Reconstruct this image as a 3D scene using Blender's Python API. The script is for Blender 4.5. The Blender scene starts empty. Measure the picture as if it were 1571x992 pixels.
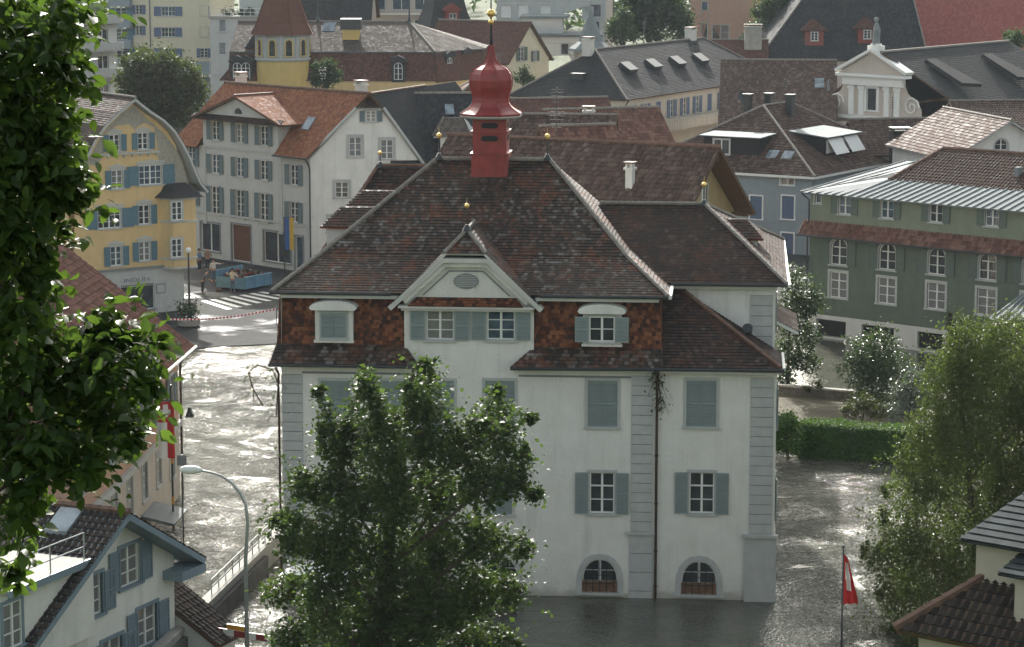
import bpy, bmesh, math, random
import numpy as np
from mathutils import Vector, Matrix
from mathutils.geometry import tessellate_polygon

random.seed(11)
RNG = np.random.default_rng(11)
SC = bpy.context.scene
COL = SC.collection
PI = math.pi
rad = math.radians

# ------------------------------------------------------------------ camera
FPX, CX, CY, CAM_H = 4000.0, 785.5, 496.0, 28.0
PITCH = math.atan(633.0 / FPX)
cam_data = bpy.data.cameras.new('camera')
cam_data.sensor_width = 36.0
cam_data.lens = 36.0 * FPX / 1571.0
cam_data.clip_start = 0.5
cam_data.clip_end = 4000.0
cam = bpy.data.objects.new('camera', cam_data)
COL.objects.link(cam)
cam.location = (0, 0, CAM_H)
cam.rotation_euler = (PI / 2 - PITCH, 0, 0)
SC.camera = cam

# ------------------------------------------------------------------ light
SUN_EL, SUN_AZ = rad(29), rad(-7)        # azimuth measured from +Y (view direction) towards +X
world = bpy.data.worlds.new('World')
SC.world = world
world.use_nodes = True
wn = world.node_tree
sky = wn.nodes.new('ShaderNodeTexSky')
sky.sky_type = 'NISHITA'
sky.sun_disc = False
sky.sun_elevation = SUN_EL
sky.sun_rotation = SUN_AZ
sky.air_density = 1.0
sky.dust_density = 4.0
sky.ozone_density = 0.6
hs = wn.nodes.new('ShaderNodeHueSaturation')
hs.inputs['Saturation'].default_value = 0.42     # the thin bright veil of a hazy morning
wn.links.new(sky.outputs['Color'], hs.inputs['Color'])
tn = wn.nodes.new('ShaderNodeMix'); tn.data_type = 'RGBA'; tn.blend_type = 'MULTIPLY'; tn.inputs[0].default_value = 1.0
tn.inputs[7].default_value = (0.985, 1.0, 0.955, 1)
wn.links.new(hs.outputs['Color'], tn.inputs[6])
wn.links.new(tn.outputs[2], wn.nodes['Background'].inputs['Color'])
wn.nodes['Background'].inputs['Strength'].default_value = 0.115
sun_data = bpy.data.lights.new('sun', 'SUN')
sun_data.energy = 3.3
sun_data.angle = rad(0.5)
sun_data.color = (1.0, 0.965, 0.91)
sun = bpy.data.objects.new('sun', sun_data)
COL.objects.link(sun)
sdir = Vector((math.sin(SUN_AZ) * math.cos(SUN_EL), math.cos(SUN_AZ) * math.cos(SUN_EL), math.sin(SUN_EL)))
sun.rotation_euler = sdir.to_track_quat('Z', 'Y').to_euler()
sun.location = (0, 60, 90)
vs = SC.view_settings
vs.view_transform = 'Standard'
vs.look = 'None'
vs.exposure = 1.38
vs.gamma = 1.0
vs.use_curve_mapping = False
SC.render.engine = 'CYCLES'
SC.cycles.max_bounces = 6
SC.cycles.transparent_max_bounces = 6
SC.cycles.volume_bounces = 0
SC.cycles.caustics_reflective = False
SC.cycles.caustics_refractive = False

# ------------------------------------------------------------------ photograph -> world helpers
FWD = Vector((0, math.cos(PITCH), -math.sin(PITCH)))
UPV = Vector((0, math.sin(PITCH), math.cos(PITCH)))
CAM = Vector((0, 0, CAM_H))
def ray(px, py):
    return FWD + Vector((1, 0, 0)) * ((px - CX) / FPX) + UPV * ((CY - py) / FPX)
def G(px, py, z=0.0):
    d = ray(px, py)
    return CAM + d * ((z - CAM_H) / d.z)
def W(px, py, y):
    d = ray(px, py)
    return CAM + d * (y / d.y)

# ------------------------------------------------------------------ materials
def new_mat(name):
    m = bpy.data.materials.new(name)
    m.use_nodes = True
    nt = m.node_tree
    return m, nt, nt.nodes['Principled BSDF']
def setp(p, **kw):
    for k, v in kw.items():
        k = {'rough': 'Roughness', 'spec': 'Specular IOR Level', 'metal': 'Metallic'}.get(k, k)
        p.inputs[k].default_value = v
class NB:
    """small node builder"""
    def __init__(s, nt): s.nt = nt; s.n = nt.nodes; s.l = nt.links
    def math(s, op, a, b=None, c=None, clamp=False):
        n = s.n.new('ShaderNodeMath'); n.operation = op; n.use_clamp = clamp
        for i, x in enumerate((a, b, c)):
            if x is None: continue
            if isinstance(x, (int, float)): n.inputs[i].default_value = x
            else: s.l.new(x, n.inputs[i])
        return n.outputs[0]
    def noise(s, scale, detail=3, rough=0.55, vec=None, dist=0.0):
        n = s.n.new('ShaderNodeTexNoise'); n.inputs['Scale'].default_value = scale
        n.inputs['Detail'].default_value = detail; n.inputs['Roughness'].default_value = rough
        n.inputs['Distortion'].default_value = dist
        if vec is not None: s.l.new(vec, n.inputs['Vector'])
        return n.outputs['Fac']
    def mapr(s, x, a, b, c=0.0, d=1.0):
        n = s.n.new('ShaderNodeMapRange')
        s.l.new(x, n.inputs[0])
        for i, v in enumerate((a, b, c, d)): n.inputs[i + 1].default_value = v
        return n.outputs[0]
    def mix(s, fac, a, b, blend='MIX'):
        n = s.n.new('ShaderNodeMix'); n.data_type = 'RGBA'; n.blend_type = blend
        if isinstance(fac, (int, float)): n.inputs[0].default_value = fac
        else: s.l.new(fac, n.inputs[0])
        for i, x in ((6, a), (7, b)):
            if isinstance(x, tuple): n.inputs[i].default_value = (*x[:3], 1)
            else: s.l.new(x, n.inputs[i])
        return n.outputs[2]
    def obj(s):
        return s.n.new('ShaderNodeTexCoord').outputs['Object']
    def geo(s, out):
        return s.n.new('ShaderNodeNewGeometry').outputs[out]
    def comb(s, x, y, z=0.0):
        n = s.n.new('ShaderNodeCombineXYZ')
        for i, v in enumerate((x, y, z)):
            if isinstance(v, (int, float)): n.inputs[i].default_value = v
            else: s.l.new(v, n.inputs[i])
        return n.outputs[0]
    def scalev(s, vec, sc):
        n = s.n.new('ShaderNodeVectorMath'); n.operation = 'MULTIPLY'
        s.l.new(vec, n.inputs[0]); n.inputs[1].default_value = sc
        return n.outputs[0]
    def bump(s, h, dist, strength=1.0, normal=None):
        n = s.n.new('ShaderNodeBump'); n.inputs['Distance'].default_value = dist
        n.inputs['Strength'].default_value = strength
        s.l.new(h, n.inputs['Height'])
        if normal is not None: s.l.new(normal, n.inputs['Normal'])
        return n.outputs[0]

_MC = {}
def paint(name, c, rough=0.6, var=0.08, scale=2.0, bump=0.0, spec=0.4, metal=0.0, dirt=0.0):
    key = name
    if key in _MC: return _MC[key]
    m, nt, p = new_mat(name); b = NB(nt)
    o = b.obj()
    n1 = b.noise(scale, 4, 0.6, o)
    lo = tuple(x * (1 - var) for x in c); hi = tuple(min(1, x * (1 + var)) for x in c)
    colr = b.mix(b.mapr(n1, 0.3, 0.7), lo, hi)
    if dirt:
        st = b.noise(1.0, 4, 0.65, b.scalev(o, (1.6, 1.6, 0.22)))
        colr = b.mix(b.mapr(st, 0.52, 0.75, 0, dirt), colr, tuple(x * 0.55 for x in c))
    nt.links.new(colr, p.inputs['Base Color'])
    setp(p, rough=rough, spec=spec, metal=metal)
    if bump:
        nb = b.noise(14, 4, 0.6, o)
        nt.links.new(b.bump(nb, bump), p.inputs['Normal'])
    _MC[key] = m
    return m

def tile_mat(name, cols, tw, th, groove=0.5, moss=0.0, mosscol=(0.05, 0.055, 0.03), patch=None, patchamt=0.0, jitter=0.12, rough=0.82, stag=True, spec=0.14, wavebump=0.0, stepbump=0.0):
    """tile colours per tile on metre UVs; cols = list of (pos, colour)"""
    m, nt, p = new_mat(name); b = NB(nt)
    uv = nt.nodes.new('ShaderNodeUVMap').outputs[0]
    sp = nt.nodes.new('ShaderNodeSeparateXYZ'); nt.links.new(uv, sp.inputs[0])
    v = b.math('DIVIDE', sp.outputs[1], th); row = b.math('FLOOR', v); fv = b.math('FRACT', v)
    u = b.math('DIVIDE', sp.outputs[0], tw)
    if stag: u = b.math('ADD', u, b.math('MULTIPLY', b.math('MODULO', row, 2.0), 0.5))
    colm = b.math('FLOOR', u); fu = b.math('FRACT', u)
    wnz = nt.nodes.new('ShaderNodeTexWhiteNoise'); wnz.noise_dimensions = '2D'
    nt.links.new(b.comb(colm, row), wnz.inputs['Vector'])
    o = b.obj()
    big = b.noise(0.55, 4, 0.65, o)
    fine = b.noise(7, 3, 0.6, o)
    t = b.math('ADD', b.math('MULTIPLY', wnz.outputs['Value'], 0.78), b.math('MULTIPLY', b.mapr(big, 0.3, 0.7), 0.22))
    rp = nt.nodes.new('ShaderNodeValToRGB'); nt.links.new(t, rp.inputs[0])
    el = rp.color_ramp.elements
    while len(el) < len(cols): el.new(0.5)
    for e, (ps, c) in zip(el, cols): e.position = ps; e.color = (*c, 1)
    colr = rp.outputs[0]
    if patch is not None:
        pn = b.noise(0.9, 5, 0.7, o)
        pf = b.math('MULTIPLY', b.mapr(pn, 0.5, 0.62), patchamt)
        pf = b.math('MULTIPLY', pf, b.mapr(wnz.outputs['Value'], 0.1, 0.6, 0.25, 1.0))
        colr = b.mix(pf, colr, patch)
    if moss:
        mn = b.noise(3.5, 5, 0.7, o)
        colr = b.mix(b.mapr(mn, 0.52, 0.68, 0, moss), colr, mosscol)
    colr = b.mix(b.mapr(fine, 0.42, 0.7, 0, 0.25), colr, (0.02, 0.018, 0.016))
    nt.links.new(colr, p.inputs['Base Color'])
    rg = b.mapr(wnz.outputs['Value'], 0, 1, rough - 0.14, rough + 0.2)
    nt.links.new(rg, p.inputs['Roughness'])
    setp(p, spec=spec)
    # groove between columns + rounded tile + optional sawtooth
    d = b.math('ABSOLUTE', b.math('SUBTRACT', fu, 0.5))
    gr = b.math('SUBTRACT', 1.0, b.mapr(d, 0.40, 0.5))
    h = b.math('MULTIPLY', gr, groove)
    if wavebump: h = b.math('ADD', h, b.math('MULTIPLY', b.math('SINE', b.math('MULTIPLY', fu, PI)), wavebump))
    if stepbump: h = b.math('ADD', h, b.math('MULTIPLY', b.math('SUBTRACT', 1.0, fv), stepbump))
    h = b.math('ADD', h, b.math('MULTIPLY', fine, 0.25))
    nrm = b.bump(h, 0.03)
    vm = nt.nodes.new('ShaderNodeVectorMath'); vm.operation = 'MULTIPLY_ADD'
    nt.links.new(wnz.outputs['Color'], vm.inputs[0]); vm.inputs[1].default_value = (jitter,) * 3; 
    sub = nt.nodes.new('ShaderNodeVectorMath'); sub.operation = 'SUBTRACT'
    nt.links.new(nrm, sub.inputs[0]); sub.inputs[1].default_value = (jitter / 2,) * 3
    nt.links.new(sub.outputs[0], vm.inputs[2])
    nn = nt.nodes.new('ShaderNodeVectorMath'); nn.operation = 'NORMALIZE'; nt.links.new(vm.outputs[0], nn.inputs[0])
    nt.links.new(nn.outputs[0], p.inputs['Normal'])
    return m

def glass_mat(name, c=(0.03, 0.035, 0.04), rough=0.06, curtain=0.0):
    m, nt, p = new_mat(name); b = NB(nt); o = b.obj()
    n = b.noise(1.3, 2, 0.5, o)
    colr = b.mix(b.mapr(n, 0.4, 0.6), c, tuple(x * 1.7 for x in c))
    if curtain:
        w = nt.nodes.new('ShaderNodeTexWave'); w.inputs['Scale'].default_value = 6; w.inputs['Distortion'].default_value = 2
        nt.links.new(o, w.inputs[0])
        f = b.math('MULTIPLY', b.mapr(w.outputs['Fac'], 0, 1, 0.6, 1.0), curtain)
        colr = b.mix(f, colr, (0.35, 0.35, 0.33))
    nt.links.new(colr, p.inputs['Base Color']); setp(p, rough=rough, spec=0.6)
    nt.links.new(b.bump(b.noise(2.5, 1, 0.5, o), 0.02, 0.6), p.inputs['Normal'])
    return m

def leaf_mat(name, dark, light, trans=0.35, rough=0.38, accent=None, accfrac=0.0):
    m, nt, p = new_mat(name); b = NB(nt)
    r = b.geo('Random Per Island')
    big = b.noise(0.9, 3, 0.6, b.obj())
    t = b.math('ADD', b.math('MULTIPLY', r, 0.6), b.math('MULTIPLY', b.mapr(big, 0.35, 0.65), 0.4))
    colr = b.mix(t, dark, light)
    if accent:
        colr = b.mix(b.mapr(r, 1 - accfrac, 1 - accfrac + 0.01), colr, accent)
    nt.links.new(colr, p.inputs['Base Color']); setp(p, rough=rough, spec=0.28)
    tr = nt.nodes.new('ShaderNodeBsdfTranslucent')
    nt.links.new(b.mix(1.0, colr, (1.0, 0.95, 0.35), 'MULTIPLY'), tr.inputs['Color'])
    tcol = b.mix(0.5, colr, (0.12, 0.2, 0.02)); nt.links.new(tcol, tr.inputs['Color'])
    ms = nt.nodes.new('ShaderNodeMixShader'); ms.inputs[0].default_value = trans
    nt.links.new(p.outputs[0], ms.inputs[1]); nt.links.new(tr.outputs[0], ms.inputs[2])
    nt.links.new(ms.outputs[0], nt.nodes['Material Output'].inputs['Surface'])
    return m

# plaster colours
M = {}
M['white'] = paint('plaster_white', (0.72, 0.71, 0.66), 0.85, 0.07, 0.9, 0.02, 0.2, dirt=0.42)
M['white2'] = paint('plaster_white_old', (0.60, 0.59, 0.55), 0.85, 0.05, 1.5, 0.012, 0.2, dirt=0.25)
M['cream'] = paint('plaster_cream', (0.56, 0.49, 0.40), 0.85, 0.06, 1.5, 0.01, 0.2, dirt=0.2)
M['yellow'] = paint('plaster_yellow', (0.60, 0.44, 0.22), 0.85, 0.06, 1.5, 0.01, 0.2, dirt=0.2)
M['yellow_tower'] = paint('plaster_ochre', (0.58, 0.43, 0.16), 0.85, 0.06, 1.5, 0.01, 0.2, dirt=0.15)
M['pale_yellow'] = paint('plaster_pale_yellow', (0.62, 0.57, 0.42), 0.85, 0.04, 1.5, 0.01, 0.2, dirt=0.1)
M['orange'] = paint('plaster_salmon', (0.45, 0.29, 0.21), 0.85, 0.06, 1.5, 0.01, 0.2, dirt=0.2)
M['bluegrey'] = paint('plaster_bluegrey', (0.27, 0.31, 0.33), 0.85, 0.06, 1.5, 0.01, 0.2, dirt=0.2)
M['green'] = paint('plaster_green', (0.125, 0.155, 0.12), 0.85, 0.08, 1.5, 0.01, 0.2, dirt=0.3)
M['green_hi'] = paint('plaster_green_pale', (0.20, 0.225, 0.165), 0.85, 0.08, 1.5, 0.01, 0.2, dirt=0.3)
M['beige'] = paint('plaster_beige', (0.50, 0.44, 0.38), 0.85, 0.06, 1.5, 0.01, 0.2, dirt=0.2)
M['greywall'] = paint('plaster_grey', (0.47, 0.48, 0.46), 0.85, 0.06, 1.5, 0.01, 0.2, dirt=0.2)
M['grey'] = paint('grey_stone', (0.43, 0.44, 0.42), 0.8, 0.08, 3, 0.01, 0.25)
M['greydk'] = paint('grey_stone_dark', (0.20, 0.22, 0.22), 0.8, 0.08, 3, 0.01, 0.25)
M['joint'] = paint('stone_joint', (0.10, 0.105, 0.105), 0.9, 0.08, 3)
M['shutter'] = paint('shutter_sage', (0.235, 0.285, 0.28), 0.55, 0.08, 3)
M['shutter_dk'] = paint('shutter_slate', (0.115, 0.155, 0.165), 0.55, 0.08, 3)
M['shutter_blue'] = paint('shutter_blue', (0.085, 0.16, 0.20), 0.55, 0.1, 3)
M['shutter_royal'] = paint('shutter_royal', (0.10, 0.135, 0.22), 0.55, 0.1, 3)
M['shutter_green'] = paint('shutter_green', (0.10, 0.13, 0.11), 0.55, 0.1, 3)
M['trimblue'] = paint('trim_blue', (0.19, 0.25, 0.29), 0.5, 0.08, 3)
M['frame'] = paint('frame_white', (0.74, 0.74, 0.70), 0.5, 0.03, 3)
M['wood'] = paint('timber_brown', (0.10, 0.055, 0.03), 0.7, 0.2, 6)
M['woodred'] = paint('timber_red', (0.20, 0.045, 0.03), 0.6, 0.15, 4)
M['darkmetal'] = paint('dark_metal', (0.03, 0.035, 0.035), 0.4, 0.2, 5, spec=0.5)
M['copper'] = paint('copper_dark', (0.05, 0.028, 0.02), 0.4, 0.3, 5, metal=0.4)
M['zinc'] = paint('zinc_sheet', (0.12, 0.14, 0.145), 0.75, 0.15, 1.2, spec=0.25)
M['zincpale'] = paint('zinc_pale', (0.19, 0.215, 0.215), 0.8, 0.12, 1.2, spec=0.2)
M['gold'] = paint('gilt', (0.70, 0.50, 0.16), 0.28, 0.1, 4, metal=1.0)
M['mortar'] = paint('ridge_mortar', (0.24, 0.215, 0.185), 0.8, 0.25, 5)
M['ridgeclay'] = paint('ridge_clay', (0.15, 0.085, 0.06), 0.7, 0.3, 4)
M['concrete'] = paint('concrete', (0.30, 0.29, 0.26), 0.85, 0.15, 1.5, 0.01, dirt=0.3)
M['redpaint'] = paint('cupola_red', (0.27, 0.035, 0.033), 0.42, 0.22, 2.2, 0.006, spec=0.5, dirt=0.5)
M['rust'] = paint('rust', (0.12, 0.05, 0.03), 0.8, 0.3, 4)
M['skipblue'] = paint('container_blue', (0.13, 0.26, 0.36), 0.5, 0.15, 2, dirt=0.4)
M['ochre'] = paint('plaster_ochre_dark', (0.34, 0.25, 0.13), 0.85, 0.1, 1.5, 0.01, 0.2, dirt=0.4)
M['slatesheet'] = paint('slate_sheets', (0.04, 0.048, 0.05), 0.95, 0.3, 1.8, spec=0.06)
M['boardwood'] = paint('board_wood', (0.16, 0.085, 0.05), 0.7, 0.35, 5)
M['black'] = paint('black_matt', (0.012, 0.012, 0.013), 0.7, 0.2, 3)
M['interior'] = paint('dark_interior', (0.02, 0.018, 0.016), 0.8, 0.3, 2)
M['bark'] = paint('bark', (0.07, 0.055, 0.042), 0.9, 0.35, 6, 0.03)
M['barkpale'] = paint('bark_pale', (0.22, 0.20, 0.17), 0.9, 0.4, 6, 0.02)
# town hall plaster: weathered, with a damp tide line left by the flood
_m, _nt, _p = new_mat('plaster_town_hall'); _b = NB(_nt); _o = _b.obj()
_sp = _nt.nodes.new('ShaderNodeSeparateXYZ'); _nt.links.new(_o, _sp.inputs[0])
_c = _b.mix(_b.mapr(_b.noise(0.8, 5, .65, _o), .3, .7), (.66, .645, .59), (.76, .745, .695))
_c = _b.mix(_b.mapr(_b.noise(1.0, 5, .7, _b.scalev(_o, (1.8, 1.8, .16))), .5, .78, 0, .45), _c, (.42, .41, .37))
_c = _b.mix(_b.mapr(_b.noise(2.2, 4, .7, _o), .6, .68, 0, .18), _c, (.5, .48, .43))
_zz = _b.math('ADD', _sp.outputs[2], _b.math('MULTIPLY', _b.noise(1.6, 4, .6, _o), .7))
_c = _b.mix(_b.mapr(_zz, .72, .5, 0, .6), _c, (.25, .235, .19)); _c = _b.mix(_b.mapr(_zz, 1.5, .6, 0, .3), _c, (.42, .40, .34))
_nt.links.new(_c, _p.inputs['Base Color']); setp(_p, rough=.88, spec=.2); _nt.links.new(_b.bump(_b.noise(9, 5, .7, _o), .03), _p.inputs['Normal'])
M['white_th'] = _m
M['glass'] = glass_mat('window_glass')
M['glassc'] = glass_mat('window_glass_curtain', curtain=0.55)
M['glassblue'] = glass_mat('window_glass_blue', (0.05, 0.075, 0.10))
M['skylight'] = glass_mat('skylight_glass', (0.12, 0.15, 0.17), 0.08)
M['galv'] = paint('galvanised', (0.36, 0.38, 0.38), 0.4, 0.1, 4, metal=0.6)

# roof tiles
D = dict
M['t_town'] = tile_mat('tiles_town_hall', [(0.0, (0.022, 0.018, 0.016)), (0.4, (0.05, 0.036, 0.029)), (0.68, (0.10, 0.062, 0.044)), (0.86, (0.16, 0.145, 0.13)), (0.97, (0.26, 0.25, 0.23))], 0.16, 0.17,
                       moss=0.55, mosscol=(0.035, 0.037, 0.03), patch=(0.19, 0.065, 0.032), patchamt=0.7, jitter=0.2, spec=0.28, rough=0.7, stepbump=1.2, groove=0.7)
M['t_orange'] = tile_mat('tiles_mansard_orange', [(0.0, (0.03, 0.02, 0.016)), (0.35, (0.10, 0.035, 0.018)), (0.65, (0.21, 0.076, 0.038)), (0.95, (0.31, 0.13, 0.065))], 0.16, 0.17,
                         moss=0.8, mosscol=(0.028, 0.024, 0.02), jitter=0.2, stepbump=1.2, groove=0.7)
M['t_dark'] = tile_mat('tiles_dark', [(0.0, (0.022, 0.018, 0.017)), (0.5, (0.05, 0.036, 0.031)), (0.8, (0.085, 0.055, 0.045)), (0.96, (0.14, 0.11, 0.095))], 0.17, 0.18, moss=0.4, jitter=0.18, patch=(0.13, 0.05, 0.03), patchamt=0.35, stepbump=1.2, groove=0.7)
M['t_slate'] = tile_mat('tiles_charcoal', [(0.0, (0.017, 0.019, 0.021)), (0.5, (0.032, 0.034, 0.036)), (0.95, (0.062, 0.06, 0.058))], 0.2, 0.22, moss=0.2, mosscol=(0.06, 0.05, 0.04), jitter=0.1)
M['t_brown'] = tile_mat('tiles_brown_pan', [(0.0, (0.05, 0.034, 0.028)), (0.5, (0.098, 0.062, 0.05)), (0.9, (0.16, 0.115, 0.095)), (1.0, (0.24, 0.20, 0.17))], 0.26, 0.36, moss=0.2, jitter=0.08, stag=False, groove=0.2)
M['t_red'] = tile_mat('tiles_red_pan', [(0.0, (0.10, 0.05, 0.04)), (0.5, (0.18, 0.088, 0.066)), (0.95, (0.27, 0.15, 0.115))], 0.26, 0.36, moss=0.15, jitter=0.08, stag=False, groove=0.2)
M['t_clay'] = tile_mat('tiles_orange_clay', [(0.0, (0.16, 0.06, 0.035)), (0.5, (0.26, 0.10, 0.055)), (0.95, (0.36, 0.18, 0.10))], 0.18, 0.2, moss=0.3, mosscol=(0.22, 0.14, 0.07), jitter=0.12)
M['t_blackpan'] = tile_mat('tiles_black_pan', [(0.0, (0.022, 0.018, 0.016)), (0.5, (0.042, 0.034, 0.03)), (0.95, (0.075, 0.06, 0.052))], 0.27, 0.34, moss=0.3, jitter=0.06, stag=False, groove=0.1)
M['t_mansred'] = tile_mat('tiles_mansard_rust', [(0.0, (0.06, 0.032, 0.026)), (0.5, (0.11, 0.05, 0.036)), (0.95, (0.17, 0.08, 0.055))], 0.2, 0.2, moss=0.4, mosscol=(0.05, 0.045, 0.03), jitter=0.1)
M['t_greybrown'] = tile_mat('tiles_greybrown', [(0.0, (0.055, 0.044, 0.038)), (0.5, (0.095, 0.078, 0.066)), (0.95, (0.15, 0.125, 0.105))], 0.22, 0.25, moss=0.3, jitter=0.1)
M['t_churchred'] = tile_mat('tiles_church_red', [(0.0, (0.30, 0.09, 0.075)), (0.5, (0.36, 0.11, 0.09)), (0.95, (0.42, 0.14, 0.11))], 0.3, 0.4, jitter=0.04)

# ------------------------------------------------------------------ mesh builder
class MB:
    def __init__(s): s.v = []; s.f = []; s.uv = []; s.m = []
    def add(s, verts, faces, mat=0, uvs=None):
        o = len(s.v); s.v += [tuple(p) for p in verts]
        for k, f in enumerate(faces):
            s.f.append([i + o for i in f]); s.m.append(mat)
            s.uv.append(uvs[k] if uvs else None)
        return s
    def box(s, x0, x1, y0, y1, z0, z1, mat=0, T=None):
        V = [Vector(p) for p in ((x0, y0, z0), (x1, y0, z0), (x1, y1, z0), (x0, y1, z0), (x0, y0, z1), (x1, y0, z1), (x1, y1, z1), (x0, y1, z1))]
        if T is not None: V = [T @ p for p in V]
        return s.add(V, [(3, 2, 1, 0), (4, 5, 6, 7), (0, 1, 5, 4), (1, 2, 6, 5), (2, 3, 7, 6), (3, 0, 4, 7)], mat)
    def tube(s, p0, p1, r0, r1=None, n=8, mat=0, cap=True):
        r1 = r0 if r1 is None else r1
        p0 = Vector(p0); p1 = Vector(p1); d = p1 - p0
        if d.length < 1e-6: return s
        d.normalize(); a = d.orthogonal().normalized(); b = d.cross(a)
        V = [];
        for p, r in ((p0, r0), (p1, r1)):
            for i in range(n):
                t = 2 * PI * i / n; V.append(p + a * (r * math.cos(t)) + b * (r * math.sin(t)))
        F = [(i, (i + 1) % n, n + (i + 1) % n, n + i) for i in range(n)]
        if cap: F += [tuple(reversed(range(n))), tuple(range(n, 2 * n))]
        return s.add(V, F, mat)
    def path(s, pts, rs, n=8, mat=0):
        pts = [Vector(p) for p in pts]
        if isinstance(rs, (int, float)): rs = [rs] * len(pts)
        V = []; a = None
        for i, p in enumerate(pts):
            d = (pts[min(i + 1, len(pts) - 1)] - pts[max(i - 1, 0)]).normalized()
            if a is None: a = d.orthogonal().normalized()
            a = (a - d * a.dot(d)).normalized(); b = d.cross(a)
            for k in range(n):
                t = 2 * PI * k / n; V.append(p + a * (rs[i] * math.cos(t)) + b * (rs[i] * math.sin(t)))
        F = []
        for i in range(len(pts) - 1):
            for k in range(n): F.append((i * n + k, i * n + (k + 1) % n, (i + 1) * n + (k + 1) % n, (i + 1) * n + k))
        F += [tuple(reversed(range(n))), tuple(range((len(pts) - 1) * n, len(pts) * n))]
        return s.add(V, F, mat)
    def lathe(s, prof, n=24, c=(0, 0), mat=0, rot=0.0):
        V = []; F = []
        for r, z in prof:
            for i in range(n):
                t = 2 * PI * i / n + rot; V.append((c[0] + r * math.cos(t), c[1] + r * math.sin(t), z))
        for j in range(len(prof) - 1):
            for i in range(n): F.append((j * n + i, j * n + (i + 1) % n, (j + 1) * n + (i + 1) % n, (j + 1) * n + i))
        F += [tuple(reversed(range(n))), tuple(range((len(prof) - 1) * n, len(prof) * n))]
        return s.add(V, F, mat)
    def ball(s, c, r, mat=0, n=12):
        pr = [(max(1e-4, r * math.sin(PI * k / 8)), c[2] - r * math.cos(PI * k / 8)) for k in range(9)]
        return s.lathe(pr, n, (c[0], c[1]), mat)
    def slab(s, pts, th, mat=0, off=0.0, matside=None):
        """planar polygon extruded downwards along its normal"""
        P = [Vector(p) for p in pts]; n = poly_normal(P)
        if n.z < 0: P.reverse(); n = -n
        k = len(P)
        V = [p + n * off for p in P] + [p + n * (off - th) for p in P]
        s.add(V, [tuple(range(k)), tuple(reversed(range(k, 2 * k)))], mat)
        s.add(V, [(i, i + k, (i + 1) % k + k, (i + 1) % k) for i in range(k)], mat if matside is None else matside)
        return s
    def extr(s, poly, y0, y1, mat=0, T=None):
        """polygon in x,z extruded along y (may be concave)"""
        k = len(poly)
        V = [Vector((x, y0, z)) for x, z in poly] + [Vector((x, y1, z)) for x, z in poly]
        if T is not None: V = [T @ p for p in V]
        tris = tessellate_polygon([[Vector((x, z, 0)) for x, z in poly]])
        F = [tuple(t) for t in tris] + [tuple(i + k for i in reversed(t)) for t in tris]
        F += [(i, (i + 1) % k, (i + 1) % k + k, i + k) for i in range(k)]
        return s.add(V, F, mat)
    def obj(s, name, mats, parent=None, smooth=False):
        me = bpy.data.meshes.new(name)
        me.from_pydata(s.v, [], s.f)
        if not isinstance(mats, (list, tuple)): mats = [mats]
        for m in mats: me.materials.append(M[m] if isinstance(m, str) else m)
        if len(mats) > 1: me.polygons.foreach_set('material_index', s.m)
        if any(u is not None for u in s.uv):
            L = me.uv_layers.new(name='UVMap').data; i = 0
            flat = []
            for f, u in zip(s.f, s.uv):
                flat += [c for q in u for c in q] if u is not None else [0.0] * (2 * len(f))
            L.foreach_set('uv', flat)
        me.update()
        if smooth: me.polygons.foreach_set('use_smooth', [True] * len(me.polygons))
        o = bpy.data.objects.new(name, me); COL.objects.link(o)
        if parent is not None: o.parent = parent
        return o

def poly_normal(P):
    n = Vector((0, 0, 0))
    for i in range(len(P)):
        a, b = P[i], P[(i + 1) % len(P)]
        n += Vector(((a.y - b.y) * (a.z + b.z), (a.z - b.z) * (a.x + b.x), (a.x - b.x) * (a.y + b.y)))
    return n.normalized()

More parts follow.
